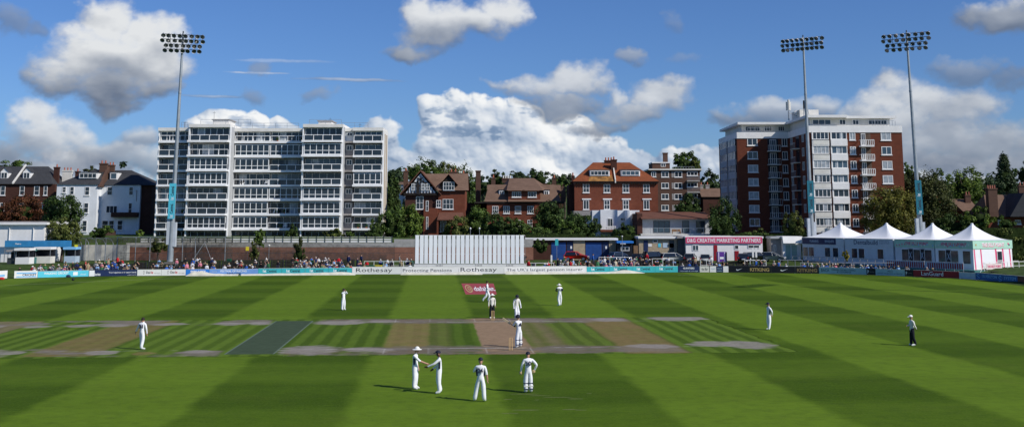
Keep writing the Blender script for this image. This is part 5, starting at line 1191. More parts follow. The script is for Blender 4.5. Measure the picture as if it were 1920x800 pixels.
# left: white pavilion hall and its stalls
def pavilion():
    F = Frame(40, 470, 178); X = lambda px, py=440, d=0.: F.x(px, py, d); Z = lambda py, px=40, d=0.: F.z(py, px, d)
    t = root('pavilion', 'white flat-roofed hall with downpipes and a blue banner at the left edge', 'pavilion', F)
    MB().box(X(-80), X(83), 0, 8, Z(510), Z(421), 'white').build('wall', t)
    MB().box(X(-80), X(89), -.5, 8.3, Z(421)+.001, Z(417), 'white').build('roof', t)
    MB().box(X(-80), X(86), 1.2, 8, Z(417)+.003, Z(415), 'panel_grey').build('roof_edge', t)
    for px in (18, 63):
        m = MB(); m.cyl((X(px+5), -.35, Z(421)), (X(px), -.12, Z(425)), .07, .07, 'white', 6); m.cyl((X(px), -.12, Z(425)), (X(px), -.12, Z(450)), .07, .07, 'white', 6); m.build('drainpipe', t)
    o = MB().box(X(14), X(138), -.75, -.65, Z(462.5), Z(450.5), M('banner_blue', (.04, .24, .48), .5, .12)).build('banner', t)
    text_mesh('Metro', 'text_white', X(44)-X(33), .22, 'lettering', o, (X(39), -.757, Z(456.5)), bold=.02)
    m = MB()
    for px in (14, 60, 100, 138): m.box(X(px)-.05, X(px)+.05, -.64, -.55, Z(505), Z(462.5), 'steel')
    m.build('banner_post', t)
    def stall(px0, px1, pt, pb, Y, body, label, top='white', name='food_stall', cat='stall', extra=None):
        G = Frame((px0+px1)/2, pb, Y); G.o.z = gh(G.o.x, Y); x0, x1 = G.x(px0, pb), G.x(px1, pb); h = G.z(pt, px0)
        o = thing(name, label, cat, G.o)
        MB().box(x0, x1, 0, 1.8, 0, h*.42, body).build('counter', o)
        MB().box(x0, x1, 1.2, 1.8, h*.42+.001, h*.85, 'black').build('back_wall', o)
        MB().box(x0-.1, x1+.1, -.35, 1.9, h*.85, h, top).build('canopy', o)
        for xx in (x0+.03, x1-.1): MB().box(xx, xx+.07, 0, .07, h*.42+.002, h*.85-.001, 'steel').build('post', o)
        if extra: extra(G, o, x0, x1, h)
    stall(28, 54, 465, 494, 170, 'white', 'white food stall with canopy in front of the white hall')
    stall(13, 27, 468, 492, 170.5, 'dark_metal', 'grey-fronted stall left of the white food stall', 'panel_grey')
    stall(55, 63, 466, 494, 172, 'dark_teal', 'narrow dark green stall right of the white food stall', 'dark_teal')
    stall(65, 94, 463, 490, 173, 'offwhite', 'pale stall between the green stall and the round tree', 'white')
    stall(120, 141, 463, 484, 175, 'silver_blue', 'blue and white stall right of the round tree trunk', 'skyblue')
pavilion()
def hedge(px0, px1, pt, pb, Y, label, dens=60, mat=None, depth=1.6): pass
# ---------------------------------------------------------------- marquees
def marquees():
    C = Vector((63.2, 156.5, 0)); u = Vector((-.5, .87, 0)).normalized(); v = Vector((.87, .5, 0)).normalized()
    labels = ['nearest white peaked marquee with mint-green band, rightmost of the four', 'white peaked marquee second from the right with dark banners on its shaded side', 'white peaked marquee third from the right with dental company lettering', 'farthest white peaked marquee, leftmost of the four, with a navy band']
    rz = math.atan2(v.y, v.x)
    floor = .9
    for i, (t0, t1) in enumerate(((0, 6.4), (6.5, 13.6), (13.9, 23.4), (23.6, 32.6))):
        base = C+u*t0; base.z = 0
        W_, D_ = 8.3, (t1-t0)
        t = thing('marquee', labels[i], 'marquee', base, rz, 'white marquees by the boundary')   # local x = v (width), local y = u (depth)
        zt = 4.85; zp = 7.05; bw = 1.15
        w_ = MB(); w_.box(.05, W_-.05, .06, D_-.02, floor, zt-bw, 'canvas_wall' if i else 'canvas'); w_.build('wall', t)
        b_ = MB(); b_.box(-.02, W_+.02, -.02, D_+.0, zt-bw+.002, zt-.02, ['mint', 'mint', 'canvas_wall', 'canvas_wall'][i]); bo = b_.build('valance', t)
        n = 10; vs = []; fs = []
        cx, cy = W_/2, D_/2
        for r_ in range(n+1):
            k = 1-r_/n; h = zt+(zp-zt)*((1-k)**1.9)
            rr = max(k, .025)
            for q in range(32):
                a = q/32*4; s_ = int(a); f_ = a-s_
                pts = [(-1, -1), (1, -1), (1, 1), (-1, 1), (-1, -1)]
                ax = pts[s_][0]+(pts[s_+1][0]-pts[s_][0])*f_; ay = pts[s_][1]+(pts[s_+1][1]-pts[s_][1])*f_
                # scallop towards the peak: corners keep the ridges
                mid = 1-abs(f_-.5)*2; vs.append((cx+ax*(W_/2+.12)*rr, cy+ay*(D_/2+.06)*rr, h-.10*mid*math.sin(math.pi*k)))
        for r_ in range(n):
            for q in range(32): fs.append((r_*32+q, r_*32+(q+1) % 32, (r_+1)*32+(q+1) % 32, (r_+1)*32+q))
        fs.append(tuple(n*32+q for q in range(32)))
        c = MB(); c.faces(vs, fs, 'canvas', True); c.ell((cx, cy, zp), (.22, .22, .16), 'canvas', 8, 4); c.build('canopy', t)
        # deck
        MB().box(-2.2 if i else -2.0, W_+(.0), -.0 if i else -1.6, D_-.01, 0.0, floor-.002, 'dark_teal').build('deck', t)
        # the shaded side that faces left (local x = 0)
        def sidewin(y0, y1, z0, z1, mat, nm='window'):
            o = MB().box(-.012, .049, y0, y1, z0, z1, mat).build(nm, t)
            if nm == 'window':
                f = MB()
                for yy in (y0-.06, y1): f.box(-.03, .048, yy, yy+.06, z0-.06, z1+.06, 'white')
                for zz in (z0-.06, z1): f.box(-.03, .048, y0, y1, zz, zz+.06, 'white')
                f.build('window_frame', o)
            return o
        ztxt = zt-bw/2
        def sidetext(s_, mat, y0, y1, h, zc=None, par=None, x=-.03, bold=.0):
            text_mesh(s_, mat, abs(y1-y0), h, 'lettering', par or bo, (x, (y0+y1)/2, ztxt if zc is None else zc), (R(90), 0, R(-90)), ext=.003, bold=bold)
        if i == 3:
            MB().box(-.035, -.021, 1.6, D_-.1, zt-bw+.1, zt-.1, 'navy').build('navy_band', bo)
            sidetext('BANQUETS', 'silver_blue', 2.0, 3.9, .42, x=-.045, bold=.02); sidetext('PLANNING', 'silver_blue', 5.3, 7.2, .42, x=-.045, bold=.02)
            for a in (1.2, 2.9, 6.4, 7.7): sidewin(a, a+1.1, 1.9, 3.3, 'glass')
        if i == 2:
            sidetext('Dentalbuild', 'navy', 2.9, 7.6, .68, bold=.01); sidetext('dental surgeries', 'navy', .7, 2.6, .2, ztxt+.2); sidetext('design and build', 'navy', .7, 2.6, .2, ztxt-.1)
            for a in (1.9, 5.6, 7.0): sidewin(a, a+1.1, 1.9, 3.3, 'glass')
        if i in (0, 1):
            sidetext('THE SILLY POINT', 'pink', 1.0, D_-2.0 if i else D_-1.2, .45, bold=.03)
            for a in (.5, 2.5, 4.6): sidewin(a, a+1.2, 1.7, 3.4, 'glass')
            if i == 1:
                for a in (1.7, 3.8): o = sidewin(a, a+.95, 1.5, 3.5, 'black', 'banner'); sidetext('X', 'silver_blue', a+.2, a+.75, .9, 2.6, o, -.02)
            else:
                o = sidewin(3.7, 4.5, 1.5, 3.5, 'black', 'banner'); sidetext('X', 'silver_blue', 3.85, 4.35, .9, 2.6, o, -.02)
            # striped rail cloth
            for k in range(int(D_/.38)):
                MB().box(-2.25, -2.215, .05+k*.38, .05+k*.38+.19, 1.0, 1.75, 'darkred').build('striped_cloth', t) if k < 24 else None
            MB().box(-2.212, -2.19, .0, D_-.05, .95, 1.8, 'silver_blue').build('rail_cloth', t)
        rl = MB(); rl.box(-2.2, -2.14, 0, D_-.02, 1.85, 1.92, 'white' if i < 2 else 'steel')
        for k in range(int(D_/1.5)+1): rl.box(-2.2, -2.13, k*1.5, k*1.5+.06, floor-.5, 1.85, 'steel')
        rl.build('deck_railing', t)
        if i == 0:      # front side lit by the sun
            text_mesh('THE SILLY POINT', 'pink', 4.7, .56, 'lettering_shadow', bo, (4.15+.06, -.026, zt-bw/2-.06), bold=.05, ext=.002)
            text_mesh('THE SILLY POINT', 'text_white', 4.7, .50, 'lettering', bo, (4.15, -.036, zt-bw/2), bold=.03, ext=.002)
            for a, b, s_ in ((.15, .4, 0), (1.5, 1.75, 0), (4.6, 4.9, 0), (6.1, 6.4, 0), (7.6, 7.85, 0)):
                q = MB(); q.faces([(a, .05, zt-bw-.02), (b, .05, zt-bw-.02), (b+.15, .05, floor), (a+.15, .05, floor)], [(3, 2, 1, 0)], 'pink'); q.build('stripe', t)
            d_ = MB().box(5.05, 6.0, .02, .055, floor+.02, 3.3, 'glass').build('door', t)
            f = MB(); 
            for xx in (4.97, 6.0): f.box(xx, xx+.07, .0, .054, floor, 3.38, 'white')
            f.box(5.04, 6.0, .0, .054, 3.3, 3.38, 'white'); f.box(5.05, 6.0, .0, .018, 2.0, 2.1, 'white'); f.build('door_frame', d_)
            for x_, z_, m_ in ((.6, zt-.6, 'gold'), (7.4, zt-.5, 'pink'), (7.6, zt-.65, 'navy')): MB().cyl((x_, -.04, z_), (x_, -.021, z_), .14, .14, m_, 8).build('emblem', bo)
            st = MB(); fz = floor+1.0
            st.box(0, 9.9, -1.62, -1.56, fz, fz+.06, 'white'); st.box(0, 9.9, -1.62, -1.57, floor+.45, floor+.5, 'white')
            for k in range(9): st.box(k*1.22, k*1.22+.06, -1.62, -1.56, 0, fz, 'white')
            st.box(8.4, 9.9, .3, .36, fz, fz+.06, 'white'); st.build('front_railing', t)
            MB().box(8.31, 9.9, -1.6, 2, 0.01, floor-.002, 'grey_render').build('side_deck', t)
            MB().box(.3, 3.6, -1.70, -1.64, floor+.1, floor+.9, M('pinkish', (.72, .62, .60), .6, .1)).build('rail_banner', t)
            text_mesh('THE SILLY POINT', 'pink', 2.8, .32, 'lettering', t, (1.95, -1.71, floor+.5), bold=.02)
            e = MB().box(.3, 4.1, -1.76, -1.71-.005+.0, .0, floor-.02, M('lilac', (.70, .64, .80), .6, .1)).build('bar_banner', t)
            text_mesh('EAST BAR', 'text_dark', 2.8, .34, 'lettering', e, (2.0, -1.77, .38), bold=.02)
            sp = MB(); 
            for k in range(5): sp.box(-.9+k*.28, -.62+k*.28, -1.6, -.5, 0, .18*(k+1), 'panel_grey')
            sp.cyl((-1.0, -1.6, .5), (.3, -1.6, floor+1.0), .035, .035, 'white', 6); sp.cyl((-1.0, -1.6, .0), (-1.0, -1.6, .55), .035, .035, 'white', 6); sp.build('steps', t)
    # bunting flags hung along the shaded side
    bt = MB(); rng = random.Random(2)
    for k in range(26):
        a = C+u*(.3+k*.5)-v*.35; z = 4.35-.25*abs(math.sin(k*.7)); a2 = a+u*.26
        bt.faces([(a.x, a.y, z), (a2.x, a2.y, z), ((a.x+a2.x)/2, (a.y+a2.y)/2, z-.3)], [(0, 1, 2)], rng.choice(['white', 'pink', 'skyblue', 'offwhite']))
        bt.cyl((a.x, a.y, z), (a2.x+u.x*.24, a2.y+u.y*.24, z), .008, .008, 'white', 3, caps=False)
    tag(bt.build('bunting'), 'string of small flags hung along the shaded side of the nearer marquees', 'bunting')
    # picnic tables to the right of the marquee, beyond the rail
    t0 = None
    for k, (px, Y, lb) in enumerate(((1868, 152.5, 'leftmost'), (1886, 152.5, 'middle'), (1903, 152, 'rightmost'), (1895, 149.0, 'front'))):
        x, _ = pY(px, 510, Y)
        if t0 is None:
            t0 = thing('picnic_table', '', 'picnic table', (x, Y, .12), R(12), 'picnic tables below the mint-banded marquee')
            MB().box(-.9, .9, -.38, .38, .72, .77, 'timber_black').build('tabletop', t0)
            for s_ in (-1, 1):
                MB().box(-.9, .9, s_*.75-.13, s_*.75+.13, .43, .47, 'timber_black').build('seat', t0)
            for s_ in (-.6, .6):
                q = MB(); q.prismx([(-.8, 0), (-.7, 0), (.3, .72), (.2, .72)], s_-.04, s_+.04, 'timber_black'); q.prismx([(.8, 0), (.7, 0), (-.3, .72), (-.2, .72)], s_+.05, s_+.12, 'timber_black'); q.box(s_-.04, s_+.04, -.85, .85, .37, .43, 'timber_black'); q.build('leg', t0)
            o = t0
        else: o = copy_thing(t0, (x, Y, .12 if Y > 150 else .02), R(12))
        o['label'] = 'dark wooden picnic table below the mint-banded marquee, %s of them' % lb
marquees()
# ---------------------------------------------------------------- floodlights
def mast(px_base, Y, px_top, py_top, rows, label, face, banner=(344, 410), zb=None, gap=.92, rg=.78, world=None, pyh=None):
    if world: base = Vector(world); H = 36.8; lean = 0
    else:
        x, _ = pY(px_base, 400, Y); zb = gh(x, Y) if zb is None else zb
        base = Vector((x, Y, zb)); xt, zt = pY(px_top, py_top, Y); H = zt-zb; lean = (xt-x)
    t = thing('floodlight_mast', label, 'floodlight', base)
    m = MB(); m.cyl((0, 0, -.3), (lean*.28, 0, H*.28), .48, .36, 'mast', 14); m.cyl((lean*.28, 0, H*.28), (lean, 0, H), .34, .15, 'mast', 14); 
    for k in (.28, .5, .74): m.cyl((lean*k, 0, H*k-.25), (lean*k, 0, H*k+.05), .40-.2*k, .40-.2*k, 'mast', 14)
    m.build('pole', t)
    m = MB(); m.box(-.7, .7, -.7, .7, -.3, .35, 'offwhite'); m.build('plinth', t)
    if not world:
        z0 = pY(px_base, 462, Y)[1]-base.z; z1 = pY(px_base, 409, Y)[1]-base.z
        for s_, a, b in ((-1, z0+.3, z1), (1, z0, z1-.6)):
            MB().box(s_*.48-.22+lean*.15, s_*.48+.22+lean*.15, -.35, .35, a, b, 'cabinet').build('equipment_cabinet', t)
        a, b = pY(px_base, banner[1], Y)[1]-base.z, pY(px_base, banner[0], Y)[1]-base.z
        xm = lean*(a+b)/2/H
        xm0 = lean*a/H-.05; xm1 = lean*b/H-.05
        bn = MB(); bn.faces([(xm0-.52, -.62, a), (xm0+.52, -.62, a), (xm1+.52, -.62, b), (xm1-.52, -.62, b), (xm0-.52, -.56, a), (xm0+.52, -.56, a), (xm1+.52, -.56, b), (xm1-.52, -.56, b)], [(0, 1, 2, 3), (7, 6, 5, 4), (0, 3, 7, 4), (1, 5, 6, 2), (0, 4, 5, 1), (3, 2, 6, 7)], 'cyan' if face[2] else M('cyan_shaded', (.02, .16, .22), .5, .08))  # right-hand banners: cyan darkened, their shade painted into the colour
        bo = bn.build('banner', t)
        for q, (s_, mt) in enumerate((('1st', 'text_white'), ('Central.', 'text_dark'), ('1st', 'text_white'), ('Central.', 'text_dark'))):
            c = [.07, .29, .57, .79][q]; ln = [.08, .28, .08, .28][q]*(b-a)
            xc = xm0+(xm1-xm0)*c
            text_mesh(s_, mt, ln, .5, 'lettering', bo, (xc, -.63, a+(b-a)*c), (R(90), R(-90), 0), bold=.02, ext=.002)
    # head frame: rows = list of (lamp count, drop)
    ex = Vector((face[0], face[1], 0)).normalized(); ey = Vector((-ex.y, ex.x, 0))        # ex along the row; ey points away from the pitch
    inx = -ey
    hd = None
    for r_, n in enumerate(rows):
        z = H-.25-r_*rg; wd = gap*(n-1); off = 0 if n in (8, 9) else gap*.0
        a = Vector((lean, 0, z))-ex*wd/2; b = Vector((lean, 0, z))+ex*wd/2
        MB().cyl(a+inx*.25, b+inx*.25, .05, .05, 'dark_metal', 6).build('crossarm', t)
        for k in range(n):
            p = a+(b-a)*(k/(n-1))+inx*.32
            if hd is None:
                l = MB()
                dn = Vector((0, -.80, -.60)); l.cyl((0, .12, .08), (0, -.05, -.03), .13, .22, 'lamp_shell', 9); l.cyl((0, -.05, -.03), Vector((0, -.05, -.03))+dn*.34, .24, .37, 'lamp_shell', 12, caps=False)
                l.cyl(Vector((0, -.05, -.03))+dn*.20, Vector((0, -.05, -.03))+dn*.22, .30, .30, 'lamp_face', 12); l.cyl((0, .1, .0), (0, .1, .28), .035, .035, 'dark_metal', 5)
                hd = l.build('lamp_head', t); o = hd
            else:
                o = hd.copy(); col.objects.link(o); o.parent = t
            o.location = p+Vector((0, 0, -.08)); o.rotation_euler.z = math.atan2(inx.x, -inx.y)+R(random.Random(k*7+r_).uniform(-16, 16))+R(-8+2*k)
    m = MB(); m.cyl((lean, -.0, H-.25-len(rows)*rg+.3), (lean, 0, H+.35), .16, .1, 'dark_metal', 8); m.build('head_spine', t)
    for k in (-1, 1):
        m = MB(); a = Vector((lean, 0, H-.2))+ex*gap*2.2*k+inx*.2; m.cyl(a, a+Vector((0, 0, -rg*(len(rows)-1)-.1)), .035, .035, 'dark_metal', 5); m.build('head_strut', t)
    return t
mast(322.5, 174.5, 343.5, 63, (8, 8, 7, 7), 'tall floodlight mast with four rows of lamps in front of the white apartment block', (1, .3, 1), (344, 410), gap=.85)
mast(1521, 188, 1505.5, 70, (9, 9, 9), 'tall floodlight mast with three rows of lamps in front of the red brick tower', (.82, -.57, 0), (339, 399), zb=1.2, gap=.84)
mast(1725, 183, 1699.5, 61, (8, 8, 7, 7), 'tall floodlight mast with four rows of lamps at the right of the picture', (.84, -.54, 0), (338, 402), zb=1.2, gap=1.02)
mast(0, 0, 0, 0, (9, 9, 9), 'floodlight mast outside the right edge whose shadow crosses the outfield', (.6, .8, 0), world=(66.8, 112.0, 0))
# ---------------------------------------------------------------- cars
def car(loc, rz, paint, label, kind='hatch', plate=True):
    pn = 'paint_'+paint[0]
    if pn not in MATS: M(pn, paint[1], .28, .05, .5, spec=.6); MATS[pn].node_tree.nodes['Principled BSDF'].inputs['Coat Weight'].default_value = .6
    t = thing('parked_car', label, 'car', loc, rz, 'cars parked behind the spectators')
    Lc, Wc = (4.0, 1.72) if kind == 'hatch' else (4.5, 1.8)
    hgt = 1.48 if kind != 'suv' else 1.72
    a = -Lc/2; b = Lc/2
    low = [(a, .30), (a-.0, .62), (a+.08, .86), (b-.95, .93), (b-.25, .78), (b, .60), (b, .28)]
    n = len(low)
    def ring(pts, y): return [(x, y, z) for x, z in pts]
    m = MB(); hw = Wc/2
    vs = ring(low, -hw*.94)+ring(low, -hw)+ring(low, hw)+ring(low, hw*.94)
    # body sides with a soft shoulder
    vs = []; 
    for (y, s_) in ((-hw*.90, .97), (-hw, 1), (hw, 1), (hw*.90, .97)):
        for x, z in low: vs.append((x*s_ if abs(y) < hw else x*.985, y, z if abs(y) == hw else z+.02))
    fs = []
    for j in range(3):
        for i in range(n-1): fs.append((j*n+i, j*n+i+1, (j+1)*n+i+1, (j+1)*n+i))
    fs.append(tuple(range(n-1, -1, -1))); fs.append(tuple(range(3*n, 4*n))); fs.append((0, n, 2*n, 3*n)); fs.append((n-1, 4*n-1, 3*n-1, 2*n-1))
    m.faces(vs, fs, pn, True)
    top = [(a+.12, .86), (a+.42 if kind != 'estate' else a+.25, hgt-.05), (a+.9, hgt), (b-2.0, hgt-.02), (b-1.05, .92)]
    k = len(top); vs = [(x, -hw*(.96 if z < 1 else .74), z) for x, z in top]+[(x, hw*(.96 if z < 1 else .74), z) for x, z in top]
    m.faces(vs, [(i, i+1, i+1+k, i+k) for i in range(1, k-2)], pn, True)
    m.build('body', t)
    g = MB(); g.faces(vs, [(0, 1, 1+k, k), (k-2, k-1, 2*k-1, 2*k-2), tuple(range(k-1, -1, -1)), tuple(range(k, 2*k))], 'car_glass'); g.build('windows', t)
    p_ = MB()
    for s_ in (-1, 1):
        for (x0_, z0_), (x1_, z1_) in (((a+.12, .86), (a+.42, hgt-.05)), ((b-1.05, .92), (b-2.0, hgt-.02)), ((.1, .9), (-.05, hgt-.02))):
            y0_, y1_ = s_*(hw*.96+.005), s_*(hw*.74+.012)
            p_.cyl((x0_, y0_, z0_), (x1_, y1_, z1_), .035, .03, pn, 5)
        p_.cyl((a+.42, s_*(hw*.74+.01), hgt-.045), (b-2.0, s_*(hw*.74+.01), hgt-.015), .035, .035, pn, 5)
    p_.build('pillars', t)
    for x in (a+.75, b-.8):
        for s_ in (-1, 1):
            w_ = MB(); w_.cyl((x, s_*(hw-.18), .31), (x, s_*(hw+.015), .31), .32, .32, 'rubber', 16); wo_ = w_.build('wheel', t)
            r_ = MB(); r_.cyl((x, s_*(hw+.014), .31), (x, s_*(hw+.03), .31), .20, .17, 'chrome', 10); r_.build('rim', wo_)
    for s_ in (-1, 1):
        MB().ell((b-.12, s_*(hw-.3), .66), (.12, .2, .09), 'headlight', 8, 6).build('headlight', t)
        MB().box(a-.02, a+.1, s_*(hw-.12)-.1, s_*(hw-.12)+.1, .66, .92, 'taillight').build('tail_light', t)
        MB().ell((b-1.3, s_*(hw+.1), .96), (.1, .1, .07), pn, 6, 4).build('wing_mirror', t)
    MB().box(a-.03, a-.001, -.26, .26, .50, .61, 'text_white').build('number_plate', t)
    return t
RED = ('red', (.72, .008, .015)); BLK = ('black', (.010, .011, .013)); NVY = ('navy', (.012, .02, .05)); WHT = ('white', (.62, .63, .63)); SLV = ('silver', (.34, .36, .37)); GRY = ('grey', (.07, .075, .08)); BLU = ('blue', (.03, .08, .2))
for px, Y, rz, c, kd, lb in ((1081, 184.5, -12, RED, 'hatch', 'bright red hatchback parked in front of the tan pillar and blue roller door'),
      (1200, 183, 62, BLK, 'hatch', 'small black car seen from behind, left of the black people carrier'), (1229, 184, 20, BLK, 'suv', 'large black people carrier parked behind the white goalpost frame'),
      (1264, 184, 8, WHT, 'estate', 'white estate car parked in front of the tan shed'), (1294, 183.5, 75, GRY, 'hatch', 'dark grey hatchback seen end-on under the left end of the pink sign'),
      (1322, 182.5, 80, SLV, 'hatch', 'silver hatchback seen end-on beneath the pink sign'), (1393, 182.5, 80, NVY, 'hatch', 'dark car seen end-on below the right part of the pink sign'),
      (1418, 183.5, 15, BLK, 'estate', 'black estate car behind the two white lettered posts'), (1449, 183, -25, SLV, 'hatch', 'silver car nosing out right of the black estate'), (1163, 184.5, 30, BLU, 'hatch', 'dark blue car half hidden by the crowd near the kiosk')):
    x, _ = pY(px, 475, Y); car((x, Y, gh(x, Y)), R(rz), c, lb, kd)
# covered motorbike-like purple banner stand
def simple(name, label, cat, px, Y, fn, rz=0):
    x, _ = pY(px, 480, Y); m = MB(); fn(m); o = m.build(name, None, (x, Y, gh(x, Y)), R(rz)); tag(o, label, cat); return o
def f_(m): m.box(-.75, .75, -.1, .1, .35, 1.95, 'purple'); m.box(-.8, -.72, -.3, .3, 0, 1.9, 'dark_metal'); m.box(.72, .8, -.3, .3, 0, 1.9, 'dark_metal'); m.box(-.3, .3, -.12, -.101, .8, 1.15, 'text_white'); m.box(-.55, -.4, -.12, -.101, .4, 1.9, 'lilac'); m.box(.4, .55, -.12, -.101, .4, 1.9, 'lilac')
simple('banner_stand', 'purple striped banner on a frame in front of the white cabin door', 'banner', 1353, 181, f_)
for px, py in ((1412, 462), (1418, 462)):
    def f_(m): m.box(-.14, .14, -.05, .05, 1.2, 2.6, 'white'); m.box(-.04, .04, .051, .12, 0, 2.4, 'steel')
    simple('sign_post', 'narrow white upright sign among the parked cars, %s one' % ('left' if px == 1412 else 'right'), 'sign', px, 179, f_)
for px, lb, sc_ in ((585, 'tall green wheelie bin in the crowd right of the dark shrub', 1), (721, 'green wheelie bin beside the yellow box', 1), (430, 'green bin left of two people in white and red', 1)):
    def f_(m): m.prismx([(-.3, 0.05), (.3, 0.05), (.36, 1.0), (-.36, 1.0)], -.28, .28, 'green_bin'); m.box(-.31, .31, -.4, .38, 1.0, 1.08, 'green_bin'); m.cyl((-.3, .3, .12), (.3, .3, .12), .12, .12, 'rubber', 8)
    simple('wheelie_bin', lb, 'bin', px, 173, f_)
def f_(m): m.prism([(-1.0, 0), (1.0, 0), (.92, .95), (.5, 1.05), (-.5, 1.05), (-.92, .95)], -.5, .5, 'green_bin'); m.box(-.15, .15, -.51, -.501, .4, .55, 'text_white')
simple('storage_box', 'big dark green lidded box left of the yellow box', 'storage box', 692, 167.5, f_)
def f_(m): m.box(-.55, .55, -.4, .4, 0.05, .75, 'yellow'); m.box(-.6, .6, -.45, .45, .75, .85, 'yellow')
simple('storage_box', 'yellow lidded box in front of the brick wall', 'storage box', 709, 169.5, f_)
def f_(m): m.box(-.7, .7, -.3, .3, 0.0, .5, 'red'); m.box(-.72, .72, -.32, .32, .5, .56, 'white')
simple('storage_box', 'low red box left of the sight screen', 'storage box', 721, 166.8, f_)
def frame_rail(px0, px1, Y, h, label, mat='white', n=3, name='railing'):
    x0, _ = pY(px0, 480, Y); x1, _ = pY(px1, 480, Y); g = gh((x0+x1)/2, Y); m = MB(); L = x1-x0
    m.cyl((0, 0, h), (L, 0, h), .04, .04, mat, 6); 
    if h < 1.8: m.cyl((0, 0, h*.5), (L, 0, h*.5), .03, .03, mat, 6)
    for i in range(n+1): m.cyl((L*i/n, 0, -.2), (L*i/n, 0, h), .04, .04, mat, 6)
    tag(m.build(name, None, (x0, Y, g)), label, 'railing')
frame_rail(987, 1038, 171.5, 1.1, 'white tubular railing just right of the sight screen'); frame_rail(1123, 1184, 172.5, 2.0, 'tall white goal-like frame in front of the blue roller door', n=3); frame_rail(683, 775, 171, 1.25, 'thin white railing left of the sight screen', n=5)
frame_rail(1223, 1262, 173, 1.8, 'white frame in front of the white estate car', n=2); frame_rail(1396, 1436, 172, 1.6, 'white railing in front of the black estate car', n=4); frame_rail(1313, 1335, 173, 1.7, 'white frame below the pink sign', n=2); frame_rail(1500, 1700, 165.5, 1.5, 'long pale railing in front of the far marquees', 'steel', 10); frame_rail(1463, 1504, 170, 1.7, 'pale railing in front of the small white shed', 'steel', 3)
def pole_sign(px, Y, h, label, w_=.5, hh=.6, mat='yellow', pole='dark_metal', rnd=False):
    x, _ = pY(px, 480, Y); m = MB(); m.cyl((0, 0, -.2), (0, 0, h), .04, .04, pole, 6)
    if rnd: m.ell((0, 0, h), (w_/2, w_/2, w_/2), mat, 8, 6)
    else: m.box(-w_/2, w_/2, -.06, -.04, h-hh, h, mat)
    tag(m.build('sign_post', None, (x, Y, gh(x, Y))), label, 'sign')
pole_sign(142, 176, 2.7, 'yellow square sign on a pole left of the practice nets'); pole_sign(463.5, 176, 2.6, 'yellow square sign on a thin pole in front of the brick wall'); pole_sign(504, 180, 2.5, 'thin post with pale round lamp before the brick wall', .35, .3, 'offwhite', 'steel', True)
pole_sign(1044, 178, 4.0, 'turquoise sign on a tall grey pole left of the red car', .5, 1.0, 'teal', 'steel'); pole_sign(1167, 180, 4.4, 'lamp pole with white head above the blue kiosk', .25, .3, 'white', 'steel', True); pole_sign(1034, 172.5, 2.2, 'white gate post right of the sight screen railing', .25, 1.0, 'white', 'white'); pole_sign(1145, 184, 3.2, 'dark lamp bracket on the tan pillar', .2, .3, 'dark_metal', 'dark_metal', True)
# ---------------------------------------------------------------- trees
def leafmat(name, rgb, var=.45, island=.5, trans=.22): return M(name, rgb, .62, var, .55, spec=.25, island=island, trans=trans)
leafmat('leaf_dark', (.044, .078, .016)); leafmat('leaf_mid', (.070, .118, .020)); leafmat('leaf_bright', (.105, .160, .024)); leafmat('leaf_olive', (.100, .120, .026)); leafmat('leaf_autumn', (.120, .118, .018), .55)
leafmat('leaf_russet', (.115, .045, .018), .5); leafmat('leaf_blue', (.048, .076, .030)); leafmat('leaf_brown', (.062, .074, .020)); leafmat('leaf_yellow', (.32, .27, .02)); M('bark', (.075, .055, .04), .9, .3, 3)
def leaves(rng, cx, cy, cz, rx, ry, rz_, n, size, kind='round', gap=.25):
    """leaf-sized quads clustered in clumps inside an uneven crown"""
    nprng = np.random.RandomState(rng.randint(0, 10**6))
    nc = max(18, int(n/70))
    cl = []
    tries = 0
    while len(cl) < nc and tries < nc*30:
        tries += 1
        d = nprng.normal(size=3); d /= np.linalg.norm(d)
        r_ = nprng.uniform(.35, 1.0)**.55
        p = d*r_
        if kind == 'cone':
            h = nprng.uniform(-1, 1); rr = (1-h)/2*.95+.06; a = nprng.uniform(0, 2*math.pi); q = nprng.uniform(.4, 1)**.5*rr; p = np.array([math.cos(a)*q, math.sin(a)*q, h])
        elif kind == 'hedge': p = nprng.uniform(-1, 1, 3)
        elif kind == 'spiky': p = d*r_; p[2] = abs(p[2])*1.0-.45 if nprng.rand() < .5 else p[2]
        if kind != 'hedge' and p[2] < -.75: continue
        cl.append(p)
    cl = np.array(cl)
    m = nprng.randint(0, len(cl), n)
    cr = nprng.uniform(.15, .29, len(cl))
    off = nprng.normal(size=(n, 3)); off /= np.linalg.norm(off, axis=1)[:, None]; off *= (nprng.uniform(0, 1, n)**.45)[:, None]*cr[m][:, None]
    P = (cl[m]+off)
    if kind == 'hedge': P = np.clip(P, -1.03, 1.03)
    P = P*np.array([rx, ry, rz_])+np.array([cx, cy, cz])
    nrm = nprng.normal(size=(n, 3))*.55+off/np.maximum(np.linalg.norm(off, axis=1)[:, None], 1e-4)+(cl[m])*.5+np.array([0, 0, .25])
    nrm /= np.linalg.norm(nrm, axis=1)[:, None]
    t1 = np.cross(nrm, nprng.normal(size=(n, 3))); t1 /= np.linalg.norm(t1, axis=1)[:, None]; t2 = np.cross(nrm, t1)
    s_ = (size*nprng.uniform(.6, 1.35, n))[:, None]
    q = np.stack([P-t1*s_*.5, P-t2*s_*.36+t1*s_*.08, P+t1*s_*.5, P+t2*s_*.36-t1*s_*.08], 1).reshape(-1, 3)
    return q, cl*np.array([rx, ry, rz_])+np.array([cx, cy, cz])
